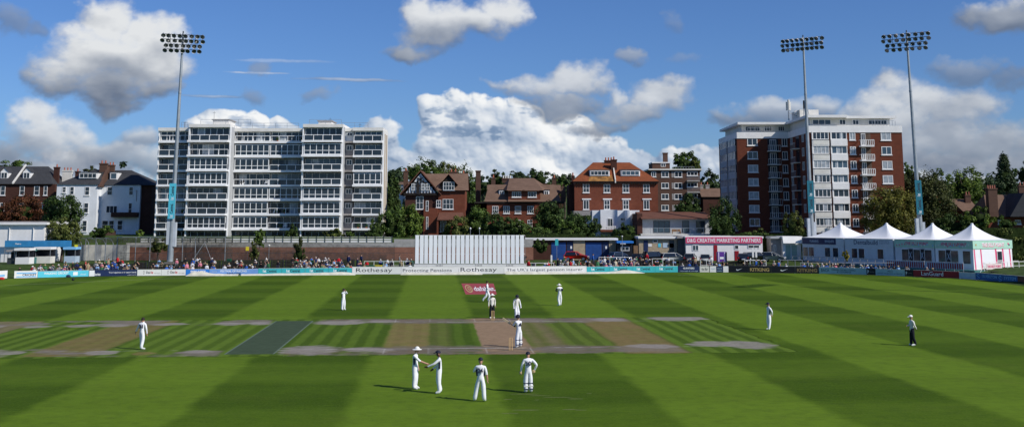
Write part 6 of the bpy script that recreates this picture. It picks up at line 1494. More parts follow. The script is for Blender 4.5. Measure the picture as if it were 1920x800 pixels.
def quadmesh(name, q, mat, parent):
    n = len(q)//4
    me = bpy.data.meshes.new(name); me.vertices.add(len(q)); me.vertices.foreach_set('co', q.astype(np.float32).ravel())
    me.loops.add(len(q)); me.loops.foreach_set('vertex_index', np.arange(len(q), dtype=np.int32)); me.polygons.add(n); me.polygons.foreach_set('loop_start', np.arange(0, len(q), 4, dtype=np.int32)); me.update(calc_edges=True)
    me.materials.append(MATS[mat]); o = bpy.data.objects.new(name, me); col.objects.link(o); o.parent = parent; return o
TN = [0]
def tree(px, ptop, pbot, wpx, Y, mat, label, kind='round', trunk=True, zg=None, dens=1.0, name='tree', cat='tree', depth=1.0, size=None):
    TN[0] += 1; rng = random.Random(100+TN[0])
    x, zt = pY(px, ptop, Y); _, zb = pY(px, pbot, Y); g = gh(x, Y) if zg is None else zg
    x0, _ = pY(px-wpx/2, pbot, Y); x1, _ = pY(px+wpx/2, pbot, Y); rx = (x1-x0)/2; rz_ = (zt-zb)/2
    t = thing(name, label, cat, (x, Y, g), 0)
    size = size or (.32 if Y < 215 else .38 if Y < 270 else .5)
    area = rx*rz_*math.pi
    n = int(min(15000, max(400, dens*area*16/(size*size*.9))))
    q, cl = leaves(rng, 0, 0, zb-g+rz_, rx*1.02, max(rx*.8, 1.0)*depth, rz_*1.02, n, size, kind)
    # fray: loose sprays outside the main crown
    quadmesh('crown', q, mat, t)
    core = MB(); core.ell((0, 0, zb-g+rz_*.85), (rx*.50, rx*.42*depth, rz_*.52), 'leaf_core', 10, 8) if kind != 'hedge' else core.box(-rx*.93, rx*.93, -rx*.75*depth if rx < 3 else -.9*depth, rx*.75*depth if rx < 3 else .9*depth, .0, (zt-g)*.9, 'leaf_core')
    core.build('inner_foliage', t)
    if trunk:
        m = MB(); tr = max(.09, min(.34, rx*.09)); h0 = zb-g+rz_*.7
        m.cyl((0, 0, -.3), (rx*.04, 0, h0*.55), tr, tr*.75, 'bark', 7, caps=False); m.cyl((rx*.04, 0, h0*.55), (0, 0, h0+rz_*.3), tr*.75, tr*.35, 'bark', 7, caps=False)
        for k in range(6):
            c = cl[rng.randrange(len(cl))]; m.cyl((rx*.03, 0, h0*rng.uniform(.5, .95)), (c[0]*.8, c[1]*.8, c[2]), tr*.4, tr*.12, 'bark', 5, caps=False)
        m.build('trunk', t)
    return t
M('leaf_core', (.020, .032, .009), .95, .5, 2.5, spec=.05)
T = tree
T(30, 300, 330, 62, 262, 'leaf_mid', 'dark green tree rising behind the left brick terrace', dens=.8)
T(172, 311, 330, 28, 262, 'leaf_brown', 'brownish treetop behind the two white villas', dens=.7)
T(-8, 372, 425, 60, 196, 'leaf_russet', 'russet brown tree cut off by the left edge', kind='round')
T(45, 366, 426, 80, 197, 'leaf_russet', 'wide russet brown tree in front of the brick terrace')
T(117, 364, 440, 76, 194, 'leaf_dark', 'broad dark green tree in front of the white villas')
T(119, 411, 467, 68, 180, 'leaf_olive', 'round olive-green tree with thin trunk right of the white hall', zg=.9)
T(190, 417, 448, 43, 191, 'leaf_mid', 'clipped round green bush below the white villa', trunk=False, name='bush', cat='bush')
T(262, 430, 446, 16, 192, 'leaf_bright', 'small light green shrub by the dark side wall', trunk=False, name='bush', cat='bush')
T(297, 446, 474, 42, 182.5, 'leaf_olive', 'small spreading tree left of the near floodlight mast', kind='spiky', dens=.8)
T(478, 447, 492, 16, 177.5, 'leaf_olive', 'thin young tree beside the yellow sign', dens=.8, kind='spiky'); T(487, 430, 466, 22, 182, 'leaf_mid', 'straggly small tree right of the yellow sign', dens=.5, kind='spiky')
T(561, 442, 494, 25, 178, 'leaf_brown', 'dark straggly shrub tree in front of the brick wall', dens=.8, kind='spiky')
T(547, 418, 447, 22, 190, 'leaf_dark', 'upright dark shrub behind the white rail fence', trunk=False, name='bush', cat='bush'); T(488, 430, 447, 20, 190, 'leaf_mid', 'low green shrub behind the white rail fence, left one', trunk=False, name='bush', cat='bush')
T(626, 428, 450, 38, 190, 'leaf_olive', 'clipped rounded hedge bush behind the white rail fence', trunk=False, name='bush', cat='bush'); T(655, 434, 450, 20, 190, 'leaf_mid', 'small bush right of the clipped rounded one', trunk=False, name='bush', cat='bush')
T(703, 428, 452, 40, 190.5, 'leaf_dark', 'low dark bush at the right end of the apartment block', trunk=False, name='bush', cat='bush')
T(733, 325, 430, 40, 232, 'leaf_dark', 'tall dark tree just right of the white apartment block'); T(745, 322, 350, 44, 330, 'leaf_blue', 'distant bluish treetop above the tall dark tree', dens=.6)
T(735, 385, 460, 56, 199, 'leaf_mid', 'leafy green tree left of the bright hedge'); T(770, 385, 452, 52, 200, 'leaf_bright', 'bright yellow-green clipped tree below the timbered house'); T(708, 405, 455, 30, 197, 'leaf_mid', 'narrow green tree touching the end of the apartment block')
T(795, 296, 362, 66, 262, 'leaf_mid', 'big green tree behind the timbered gable', dens=.8); T(838, 302, 370, 62, 268, 'leaf_olive', 'olive green tree behind the timbered house roof', dens=.8); T(868, 308, 420, 46, 272, 'leaf_mid', 'tall green tree right of the timbered house', dens=.8); T(770, 340, 440, 40, 250, 'leaf_blue', 'dark tree behind the left of the timbered house', dens=.7)
T(860, 406, 455, 56, 201, 'leaf_olive', 'spreading green tree in front of the timbered house porch'); T(893, 388, 455, 52, 204, 'leaf_mid', 'green tree between the timbered and brown-roofed houses'); T(925, 400, 455, 52, 199, 'leaf_dark', 'dark green tree above the middle of the sight screen'); T(950, 405, 455, 50, 198, 'leaf_dark', 'dark rounded tree above the right of the sight screen')
T(975, 410, 458, 46, 197, 'leaf_mid', 'mid green bush tree just left of the end of the sight screen'); T(1032, 379, 455, 66, 203, 'leaf_dark', 'large dark green tree in front of the brown-roofed house'); T(1008, 420, 462, 60, 196, 'leaf_mid', 'wide leafy bush right of the sight screen'); T(1090, 398, 458, 68, 199, 'leaf_dark', 'broad dark tree left of the white annexe'); T(1062, 412, 460, 50, 196, 'leaf_mid', 'green bush tree between two broad dark trees')
T(1014, 448, 480, 30, 184, 'leaf_mid', 'green shrub in front of the long low shed', trunk=False, name='bush', cat='bush')
for px, top, bot, wd, Yd, mt, lb in ((905, 330, 370, 40, 340, 'leaf_blue', 'distant dark treetop right of the tall square chimney'), (932, 318, 352, 40, 335, 'leaf_dark', 'distant rounded treetop left above the brown roofs'), (975, 320, 350, 34, 345, 'leaf_blue', 'distant spiky treetop above the middle of the brown roofs'), (1012, 319, 350, 46, 330, 'leaf_dark', 'distant dark treetop above the right of the brown roofs'), (1058, 322, 360, 46, 300, 'leaf_blue', 'dark tree left of the orange-roofed house'), (1045, 330, 372, 40, 290, 'leaf_mid', 'green tree at the left shoulder of the orange-roofed house')):
    T(px, top, bot, wd, Yd, mt, lb, dens=.7, kind='spiky' if 'spiky' in lb else 'round')
T(1172, 418, 458, 46, 196, 'leaf_dark', 'dark green bush between the white annexe and the low grey house'); T(1283, 283, 330, 56, 290, 'leaf_mid', 'big tree rising behind the brown brick flats'); T(1302, 300, 335, 30, 286, 'leaf_olive', 'smaller tree at the right end of the brown brick flats')
T(1290, 366, 412, 50, 208, 'leaf_dark', 'dark round tree in front of the brown brick flats'); T(1357, 372, 456, 58, 195, 'leaf_dark', 'large loose dark tree at the left corner of the brick tower', kind='round'); T(1330, 320, 372, 40, 290, 'leaf_blue', 'distant tree between the flats and the brick tower', dens=.7); T(1338, 395, 450, 34, 200, 'leaf_blue', 'dark bush tree right of the low grey house')
T(1487, 393, 455, 42, 191, 'leaf_olive', 'slender olive tree in front of the brick tower', dens=.8); T(1420, 428, 446, 38, 192, 'leaf_olive', 'low shrubs with pale flowers above the pink sign', trunk=False, name='bush', cat='bush'); T(1512, 430, 470, 26, 189, 'leaf_dark', 'dark bush left of the farthest marquee', trunk=False, name='bush', cat='bush')
T(1668, 350, 455, 102, 193.5, 'leaf_autumn', 'broad yellow-green autumn tree behind the marquees', dens=1.15); T(1700, 318, 380, 60, 225, 'leaf_brown', 'brown-green tree behind the autumn tree'); T(1740, 324, 450, 92, 204, 'leaf_brown', 'tall brownish tree behind the right floodlight mast', dens=1.1)
T(1703, 305, 340, 26, 300, 'leaf_mid', 'distant tree peeping past the right end of the brick tower', dens=.6)
T(1762, 318, 380, 50, 300, 'leaf_mid', 'distant green tree left of the bright rounded tree', dens=.6); T(1808, 314, 392, 74, 232, 'leaf_bright', 'bright rounded green tree above the small cottage', kind='spiky'); T(1882, 294, 372, 58, 246, 'leaf_blue', 'dark conifer-like tree above the right cottage', kind='cone', dens=1.2)
T(1918, 305, 350, 40, 262, 'leaf_dark', 'dark tree cut off by the right edge', dens=.8); T(1835, 386, 430, 52, 194, 'leaf_bright', 'bright green bush tree before the right cottage'); T(1885, 402, 432, 34, 191, 'leaf_mid', 'dark green shrub under the right cottage windows', trunk=False, name='bush', cat='bush')
T(1790, 400, 450, 70, 196, 'leaf_dark', 'dark tree mass right of the brownish tree'); T(1845, 330, 372, 50, 320, 'leaf_blue', 'distant dark treetops behind the conifer', dens=.6)
def hedge_(px0, px1, pt, pb, Y, mat, label, d_=1.0):
    TN[0] += 1; rng = random.Random(300+TN[0]); x0, zt = pY(px0, pt, Y); x1, zb = pY(px1, pb, Y); g = gh((x0+x1)/2, Y)
    t = thing('hedge', label, 'hedge', ((x0+x1)/2, Y, g)); rx = (x1-x0)/2; rz_ = (zt-zb)/2
    q, _ = leaves(rng, 0, 0, zb-g+rz_, rx, d_, rz_, int(min(9000, rx*rz_*90)), .3, 'hedge'); quadmesh('foliage', q, mat, t)
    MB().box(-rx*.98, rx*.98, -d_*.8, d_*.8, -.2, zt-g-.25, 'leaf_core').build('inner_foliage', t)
hedge_(1836, 1990, 424, 490, 184, 'leaf_olive', 'tall yellow-green hedge behind the nearest marquee', 1.6); hedge_(1372, 1512, 436, 450, 191, 'leaf_mid', 'low green hedge at the foot of the brick tower'); hedge_(985, 1100, 436, 456, 193, 'leaf_dark', 'dark hedge above the long low shed roof'); hedge_(1100, 1200, 440, 456, 193, 'leaf_dark', 'dark hedge below the white annexe')
hedge_(738, 990, 446, 458, 190, 'leaf_dark', 'dark hedge along the top of the wall behind the sight screen'); hedge_(1690, 1840, 434, 470, 189, 'leaf_dark', 'dark hedge behind the middle marquees', 1.4)
t = tree(1585.5, 470, 490, 11, 171, 'leaf_yellow', 'small bright yellow shrub in front of the farthest marquee', trunk=False, name='bush', cat='bush', size=.2)
# far wooded skyline that reads as one mass
rng = random.Random(9); qs = []
for i in range(46):
    X0 = -230+i*10.5+rng.uniform(-4, 4); Y0 = rng.uniform(420, 520); h = rng.uniform(7, 13); g = gh(X0*1.0, Y0)
    q, _ = leaves(rng, X0, Y0, g+h*.4, rng.uniform(7, 11), 6, h*.75, 420, 1.5); qs.append(q)
o = quadmesh('distant_trees', np.concatenate(qs), 'leaf_blue', None); tag(o, 'far wooded skyline beyond the houses', 'woodland'); o['kind'] = 'stuff'
# ---------------------------------------------------------------- people
def rot2(v, a): return Vector((v.x*math.cos(a)-v.y*math.sin(a), v.x*math.sin(a)+v.y*math.cos(a), v.z))
STAND = dict(pel=(0, 0, .96), wai=(0, 0, 1.10), che=(0, 0, 1.30), upc=(0, .0, 1.42), nek=(0, 0, 1.50), hd0=(0, -.005, 1.60), hd1=(0, -.01, 1.70),
    shL=(.17, 0, 1.43), elL=(.24, .02, 1.15), wrL=(.25, -.05, .91), haL=(.25, -.07, .83), shR=(-.17, 0, 1.43), elR=(-.24, .02, 1.15), wrR=(-.25, -.05, .91), haR=(-.25, -.07, .83),
    hiL=(.09, 0, .92), knL=(.11, -.02, .50), anL=(.12, .02, .09), toL=(.14, -.17, .04), hiR=(-.09, 0, .92), knR=(-.11, -.02, .50), anR=(-.12, .02, .09), toR=(-.14, -.17, .04))
RAD = dict(pel=(.180, .140), wai=(.168, .130), che=(.188, .138), upc=(.13, .10), nek=(.058, .058), hd0=(.085, .098), hd1=(.088, .102), shL=(.075, .075), elL=(.056, .056), wrL=(.042, .042), haL=(.034, .044),
    hiL=(.125, .125), knL=(.100, .102), anL=(.088, .092), toL=(.045, .035))
EDG = [('pel', 'wai'), ('wai', 'che'), ('che', 'upc'), ('upc', 'nek'), ('nek', 'hd0'), ('hd0', 'hd1')]+[(a+s, b+s) for s in 'LR' for a, b in (('sh', 'el'), ('el', 'wr'), ('wr', 'ha'), ('hi', 'kn'), ('kn', 'an'), ('an', 'to'))]+[('upc', 'shL'), ('upc', 'shR'), ('pel', 'hiL'), ('pel', 'hiR')]
def body_mesh(pose, mats, short='', fingers=True, level=1, sleeve_len=1.0):
    """mats: shirt, trousers, skin, shoe, sleeve"""
    J = dict(STAND); J.update(pose); nm = list(J.keys()); idx = {k: i for i, k in enumerate(nm)}
    vs = [Vector(J[k]) for k in nm]; es = [(idx[a], idx[b]) for a, b in EDG]; rad = [RAD.get(k) or RAD[k[:-1]+'L'] for k in nm]
    segs = [(a, b, {'pel': 'shirt', 'wai': 'shirt', 'che': 'shirt', 'upc': 'shirt', 'nek': 'skin', 'hd0': 'skin'}.get(a) or {'sh': 'sleeve', 'el': 'sleeve', 'wr': 'skin', 'hi': 'trousers', 'kn': 'trousers', 'an': 'shoe'}[a[:2]]) for a, b in EDG]
    segs = [(J[a], J[b], ('shirt' if (a, b) in (('upc', 'shL'), ('upc', 'shR')) else 'trousers' if (a, b) in (('pel', 'hiL'), ('pel', 'hiR')) else 'skin' if (a, b) == ('upc', 'nek') else ('skin' if a == 'elL' and 'L' in short else 'skin' if a == 'elR' and 'R' in short else m_)), (rad[idx[a]][0]+rad[idx[b]][0])/2) for a, b, m_ in segs]
    if fingers:
        for s in 'LR':
            w_, h_ = Vector(J['wr'+s]), Vector(J['ha'+s]); d = (h_-w_).normalized(); sd = d.cross(Vector((1, 0, 0))); sd = sd.normalized() if sd.length > .2 else Vector((0, 1, 0)); cu = d.cross(sd)
            for k, (o_, ln) in enumerate(((-.028, .060), (-.010, .072), (.010, .066), (.028, .050))):
                a = len(vs); vs.append(h_+sd*o_+d*.035); rad.append((.0095, .0095)); es.append((idx['ha'+s], a)); vs.append(h_+sd*o_+d*(.035+ln)+cu*.018); rad.append((.008, .008)); es.append((a, a+1))
                segs.append((tuple(vs[a]), tuple(vs[a+1]), 'skin', .01))
            a = len(vs); vs.append(w_.lerp(h_, .6)-sd*.045); rad.append((.011, .011)); es.append((idx['ha'+s], a)); vs.append(w_.lerp(h_, 1.1)-sd*.06); rad.append((.009, .009)); es.append((a, a+1))
    f_ = (Vector(J['hd0'])-Vector(J['nek'])).normalized()
    face = pose.get('_face', (0, -1, 0)) if isinstance(pose.get('_face', None), tuple) else (0, -1, 0)
    me = bpy.data.meshes.new('b'); keep = [v for v in vs]
    me.from_pydata(keep, es, []); me.update()
    ob = bpy.data.objects.new('b', me); col.objects.link(ob)
    md = ob.modifiers.new('s', 'SKIN'); md.use_smooth_shade = True; md.branch_smoothing = .6
    for i, (rx, ry) in enumerate(rad): me.skin_vertices[0].data[i].radius = (rx, ry); me.skin_vertices[0].data[i].use_root = (i == idx['pel'])
    sd_ = ob.modifiers.new('u', 'SUBSURF'); sd_.levels = level; sd_.render_levels = level
    dg = bpy.context.evaluated_depsgraph_get(); out = bpy.data.meshes.new_from_object(ob.evaluated_get(dg)); bpy.data.objects.remove(ob)
    order = ['shirt', 'trousers', 'skin', 'shoe', 'sleeve']; out.materials.clear()
    for k in order: out.materials.append(MATS[mats[k]] if k in mats else MATS[mats['shirt']])
    n = len(out.polygons); c = np.empty(n*3); out.polygons.foreach_get('center', c); c = c.reshape(-1, 3)
    best = np.full(n, 9.0); mi = np.zeros(n, np.int32)
    for a, b, m_, r_ in segs:
        a, b = np.array(a), np.array(b); ab = b-a; t_ = np.clip(((c-a)@ab)/max(ab@ab, 1e-6), 0, 1); d = np.linalg.norm(c-(a+t_[:, None]*ab), axis=1)-r_*.9
        k = d < best; best[k] = d[k]; mi[k] = order.index(m_)
    out.polygons.foreach_set('material_index', mi); out.polygons.foreach_set('use_smooth', np.ones(n, bool)); out.update()
    return out, J
def headgear(J, kind, mat, parent):
    h = Vector(J['hd1']); up = (h-Vector(J['hd0'])).normalized(); m = MB(); c = h+Vector((0, 0, .0))
    fy = -1
    if kind == 'hair': m.ell((c.x, c.y+.018, c.z-.035), (.104, .112, .135), mat, 12, 7, -.15)
    elif kind == 'cap': m.ell((c.x, c.y+.005, c.z-.005), (.108, .122, .115), mat, 12, 6, .0); m.faces([(c.x+a*.085, c.y-.10-.09*b, c.z+.012-.02*b) for a, b in ((-1, 0), (-.8, 1), (.8, 1), (1, 0))]+[(c.x+a*.085, c.y-.10-.09*b, c.z-.004-.02*b) for a, b in ((-1, 0), (-.8, 1), (.8, 1), (1, 0))], [(0, 3, 2, 1), (4, 5, 6, 7), (1, 2, 6, 5)], mat)
    elif kind == 'hat': m.ell((c.x, c.y, c.z-.0), (.108, .118, .13), mat, 12, 6, .0); m.cyl((c.x, c.y, c.z-.005), (c.x, c.y, c.z+.02), .215, .15, mat, 16)
    elif kind == 'helmet':
        m.ell((c.x, c.y+.005, c.z-.01), (.135, .145, .15), mat, 14, 7, -.25); m.faces([(c.x+a*.1, c.y-.13-.07*b, c.z+.02-.02*b) for a, b in ((-1, 0), (-.8, 1), (.8, 1), (1, 0))], [(0, 3, 2, 1)], mat)
        for k in range(4): 
            z = c.z-.03-.035*k; m.cyl((c.x-.11, c.y-.08, z), (c.x, c.y-.165, z), .006, .006, 'steel', 4); m.cyl((c.x, c.y-.165, z), (c.x+.11, c.y-.08, z), .006, .006, 'steel', 4)
    return m.build({'hair': 'hair', 'cap': 'cap', 'hat': 'sun_hat', 'helmet': 'helmet'}[kind], parent)
def face_parts(J, parent):
    c = Vector(J['hd0'])+Vector((0, 0, .045)); m = MB()
    m.prismx([(c.y-.075, c.z+.02), (c.y-.115, c.z-.025), (c.y-.08, c.z-.035)], c.x-.012, c.x+.012, 'skin'); m.build('nose', parent)
    for s_ in (-1, 1): MB().ell((c.x+s_*.033, c.y-.086, c.z+.022), (.014, .008, .009), 'hair', 6, 4).build('eye', parent); MB().ell((c.x+s_*.09, c.y+.005, c.z-.0), (.012, .022, .032), 'skin', 6, 4).build('ear', parent)
    MB().box(c.x-.026, c.x+.026, c.y-.091, c.y-.082, c.z-.065, c.z-.056, 'darkred').build('mouth', parent)
WH = dict(shirt='whites', trousers='whites', skin='skin', shoe='shoe', sleeve='whites')
def player(px, py, hpx, face, pose, mats, gear, label, short='', number=None, fac=None, extra=None, Zc=0):
    """face: direction the person looks, degrees (0 = towards the camera, 90 = picture right, 180 = away)"""
    p = gp(px, py); s = 1.0
    me, J = body_mesh(pose, mats, short)
    o = bpy.data.objects.new('person', me); col.objects.link(o); o.location = p; o.rotation_euler.z = R(face)
    top = J['hd1'][2]+.13; dpt = (p.y*math.cos(TH)+(0-CH)*math.sin(TH)); want = hpx/FPX*dpt/math.cos(math.atan((py-YH)/FPX))*1.0; s = want/top; o.scale = (s, s, s)
    tag(o, label, 'person', None)
    headgear(J, gear[0], gear[1], o); face_parts(J, o)
    if number:
        b = Vector(J['che']); n_ = text_mesh(number, 'side_panel', .10*len(number)+.02, .20, 'shirt_number', o, (b.x, b.y+.158, b.z-.02), (R(90), 0, R(180)), ext=.02, bold=.03)
    if extra: extra(o, J)
    return o
def side_panels(o, J):
    for s_ in (-1, 1):
        a, b = Vector(J['che'])+Vector((s_*.165, 0, .02)), Vector(J['wai'])+Vector((s_*.150, 0, -.05)); MB().cyl(a, b, .045, .04, 'side_panel', 6).build('side_panel', o)
def leg_pads(o, J, back=False):
    for s in 'LR':
        k, a = Vector(J['kn'+s]), Vector(J['an'+s]); m = MB(); y = -.075
        m.ell((k.x, k.y-.05, k.z+.03), (.10, .075, .13), 'whites', 8, 6); m.cyl((k.x, k.y-.045, k.z), (a.x, a.y-.07, a.z+.03), .098, .085, 'whites', 8); m.build('leg_pad', o)
        for t_ in (.2, .5, .8):
            c = k.lerp(a, t_); MB().box(c.x-.10, c.x+.10, c.y+.0, c.y+.09, c.z-.018, c.z+.018, 'side_panel' if t_ != .5 else 'offwhite').build('pad_strap', o)
def gloves(o, J, mat='glove', r=.06):
    for s in 'LR': h = Vector(J['ha'+s]); w_ = Vector(J['wr'+s]); MB().ell(h.lerp(w_, -.1), (r, r, r*1.2), mat, 8, 6).build('glove', o)
BLK_T = dict(WH, trousers='trouser_black', shirt='whites_cream', sleeve='whites_cream')
# 1 and 2: team-mates bumping fists
player(778, 729, 77.5, 78, dict(hd0=(0, -.05, 1.59), hd1=(0, -.08, 1.68), haL=(.24, -.08, .84), elR=(-.20, -.24, 1.22), wrR=(-.10, -.48, 1.12), haR=(-.07, -.57, 1.09), toL=(.1, -.18, .04)), WH, ('hat', 'hat_white'), 'cricketer in white sun hat and short sleeves holding out his fist, left of the pair', short='LR', extra=side_panels)
player(823, 737, 79, -82, dict(hd0=(0, -.04, 1.60), hd1=(0, -.06, 1.69), elL=(.18, -.24, 1.24), wrL=(.08, -.46, 1.14), haL=(.05, -.55, 1.12), elR=(-.25, -.02, 1.16), wrR=(-.22, -.22, 1.02), haR=(-.20, -.29, .97), knR=(-.12, -.04, .5), anR=(-.15, .10, .10), toR=(-.17, -.09, .04)), dict(WH, skin='skin_dark'), ('cap', 'cap_navy'), 'cricketer in dark cap and long sleeves reaching to his team-mate, right of the pair', extra=side_panels)
def pe(o, J): side_panels(o, J)
player(901, 752, 80.5, 176, dict(elL=(.30, -.06, 1.20), wrL=(.16, -.26, 1.28), haL=(.10, -.30, 1.33), elR=(-.25, .02, 1.15), knL=(.17, -.06, .50), anL=(.25, -.04, .09), toL=(.28, -.2, .04), knR=(-.13, .02, .50), anR=(-.16, .05, .09), toR=(-.20, -.12, .04), wrR=(-.28, -.03, .92), haR=(-.29, -.05, .84)), dict(WH, skin='skin'), ('cap', 'cap_navy'), 'cricketer seen from behind with number 24 on his back, nearest the camera', short='LR', number='24', extra=side_panels)
def keeper(o, J):
    gloves(o, J, 'glove', .075); leg_pads(o, J)
player(990.5, 735.5, 75, 190, dict(hd0=(0, -.05, 1.58), hd1=(0, -.07, 1.67), elR=(-.38, .08, 1.20), wrR=(-.30, -.02, .98), haR=(-.26, -.04, .92), elL=(.28, -.02, 1.17), wrL=(.31, -.10, .93), haL=(.31, -.13, .85), anL=(.10, .03, .09), anR=(-.13, .0, .09)), dict(WH, skin='skin'), ('cap', 'cap_navy'), 'wicketkeeper seen from behind with number 10, gloved hand on hip', number='10', extra=keeper)
# batter at the near wicket
def batter(o, J): gloves(o, J, 'cap_navy', .055); leg_pads(o, J)
bp_ = player(973, 651, 60, 215, dict(pel=(0, .02, .94), che=(0, -.03, 1.28), upc=(0, -.05, 1.40), nek=(0, -.06, 1.48), hd0=(0, -.09, 1.57), hd1=(0, -.11, 1.66), shL=(.17, -.06, 1.40), shR=(-.17, -.06, 1.40), elL=(.22, -.22, 1.20), wrL=(.08, -.40, 1.20), haL=(.03, -.45, 1.22), elR=(-.26, -.22, 1.18), wrR=(-.10, -.40, 1.12), haR=(-.03, -.45, 1.14), anL=(.14, .04, .09), anR=(-.16, -.06, .09)), dict(WH, skin='skin'), ('helmet', 'cap_navy'), 'batter in dark helmet and white pads raising his bat beside the near wicket', number='4', extra=batter)
hand = gp(964.5, 640); 
def bat(p, d, ln=.62, label='', hl=.28):
    d = Vector(d).normalized(); m = MB()
    o = thing('cricket_bat', label, 'cricket bat', p)
    MB().cyl((0, 0, 0), d*hl, .019, .019, 'black', 7).build('handle', o)
    sd = d.cross(Vector((0, 1, .3))).normalized(); fd = d.cross(sd)
    a = d*hl; b = d*(hl+.05); c = d*(hl+ln)
    q = MB(); w_ = .058; th = .022
    vs = [a-sd*.02-fd*th*.6, a+sd*.02-fd*th*.6, a+sd*.02+fd*th*.6, a-sd*.02+fd*th*.6, b-sd*w_-fd*th*.6, b+sd*w_-fd*th*.6, b+sd*w_+fd*th*.5, b-sd*w_+fd*th*.5, c-sd*w_-fd*th, c+sd*w_-fd*th, c+sd*w_+fd*th, c-sd*w_+fd*th]
    q.faces(vs, [(0, 1, 5, 4), (1, 2, 6, 5), (2, 3, 7, 6), (3, 0, 4, 7), (4, 5, 9, 8), (5, 6, 10, 9), (6, 7, 11, 10), (7, 4, 8, 11), (8, 9, 10, 11), (3, 2, 1, 0)], 'willow'); q.build('blade', o); return o
hp = bp_.matrix_basis @ Vector((-.03, -.45, 1.14))
import mathutils
Mx = Matrix.Translation(bp_.location) @ Matrix.Rotation(bp_.rotation_euler.z, 4, 'Z') @ Matrix.Scale(bp_.scale[0], 4)
hp = Mx @ Vector((-.02, -.46, 1.10)); bat(hp, (-.80, -.05, .55), label='willow bat held up in the gloved hands of the near batter')
# umpire, non-striker, bowler, fielders
player(922.5, 596.5, 46, 10, dict(hd0=(0, -.05, 1.58), hd1=(0, -.08, 1.66), elL=(.23, .03, 1.16), wrL=(.20, -.10, .93)), BLK_T, ('hat', 'hat_white'), 'umpire in white hat, cream shirt and black trousers behind the far stumps', extra=None)
def ns(o, J): leg_pads(o, J); gloves(o, J, 'whites', .055)
ob_ns = player(969, 598, 45, 18, dict(hd0=(0, -.05, 1.57), hd1=(0, -.09, 1.65), elL=(.25, -.02, 1.16), wrL=(.27, -.12, .95), haL=(.27, -.14, .87), anL=(.12, .06, .09), anR=(-.12, -.12, .09), knR=(-.1, -.10, .5)), dict(WH, shirt='whites_cream'), ('helmet', 'cap_navy'), 'non-striking batter in dark helmet and pads right of the umpire', extra=ns)
player(913.5, 566, 40, 82, dict(knL=(.1, -.18, .50), anL=(.1, -.06, .16), toL=(.1, -.16, .04), knR=(-.1, .08, .5), anR=(-.1, .36, .22), toR=(-.1, .32, .08), elL=(.22, .1, 1.17), wrL=(.22, .05, .93), elR=(-.22, -.04, 1.17), wrR=(-.22, -.2, .98), haR=(-.22, -.25, .91)), WH, ('hair', 'hair'), 'bare-headed dark-haired bowler walking across the painted red rectangle', extra=side_panels)
player(1049.5, 573, 41, 200, dict(hd0=(0, -.06, 1.56), hd1=(0, -.10, 1.63), elL=(.30, -.08, 1.22), wrL=(.16, -.22, 1.14), haL=(.1, -.26, 1.14), elR=(-.30, -.08, 1.22), wrR=(-.16, -.22, 1.14), haR=(-.1, -.26, 1.14), anL=(.06, .1, .09), anR=(-.10, -.12, .09)), dict(WH, sleeve='side_panel'), ('hat', 'hat_white'), 'fielder in white hat with dark sleeves and number 11 walking away', number='11')
player(643.5, 581, 40.5, 48, dict(elL=(.26, -.18, 1.36), wrL=(.08, -.22, 1.55), haL=(.04, -.20, 1.62), elR=(-.26, -.18, 1.36), wrR=(-.08, -.22, 1.55), haR=(-.04, -.20, 1.62)), WH, ('hair', 'hair'), 'fielder with both hands raised to his face, far left of the sponsor rectangle', extra=side_panels)
player(265, 655, 60, 168, dict(hd0=(0, -.04, 1.59), hd1=(0, -.06, 1.68), elR=(-.26, .02, 1.16), wrR=(-.28, -.03, .92), haR=(-.28, -.05, .84), elL=(.30, -.05, 1.20), wrL=(.44, -.12, 1.00), haL=(.48, -.14, .92), knL=(.05, -.1, .5), anL=(.04, -.06, .09), anR=(-.05, .14, .10), knR=(-.07, .02, .5)), WH, ('hair', 'hair'), 'fielder with number 31 on his back walking away on the left of the square', number='31', extra=None)
player(1442.5, 618, 51, -72, dict(hd0=(0, -.03, 1.60), hd1=(0, -.05, 1.69), elL=(.25, .10, 1.18), wrL=(.12, .19, .98), haL=(.03, .21, .93), elR=(-.25, .10, 1.18), wrR=(-.12, .19, .98), haR=(-.03, .21, .93), anL=(.12, -.1, .09), anR=(-.12, .08, .09)), WH, ('cap', 'cap_navy'), 'fielder in dark cap with hands behind his back right of the square', extra=side_panels)
player(1711.5, 647.5, 57, -80, dict(hd0=(0, -.03, 1.60), hd1=(0, -.05, 1.69), elR=(-.2, -.02, 1.18), wrR=(-.12, -.24, 1.14), haR=(-.06, -.28, 1.15), elL=(.22, .05, 1.17), wrL=(.14, .2, 1.0), haL=(.08, .21, .95), anL=(.1, .14, .09), anR=(-.1, -.04, .09)), dict(BLK_T, shoe='shoe'), ('cap', 'hat_white'), 'umpire in white cap, white shirt and black trousers standing alone at far right')
# wickets
def wicket(px, py, label):
    p = gp(px, py); t = thing('wicket', label, 'wicket', p, -PA)
    for k in (-1, 0, 1):
        MB().cyl((k*.095, 0, -.05), (k*.095, 0, .70), .021, .021, 'stump_wood', 8).ell((k*.095, 0, .70), (.02, .02, .02), 'stump_wood', 8, 4, 0).build('stump', t)
    for k in (0, 1): MB().cyl((-.095+k*.1, 0, .722), (-.005+k*.1, 0, .722), .01, .01, 'stump_wood', 6).build('bail', t)
wicket(957.5, 656, 'three stumps with bails at the near end of the pitch beside the batter'); wicket(924, 600, 'three stumps with bails at the far end of the pitch by the umpire')
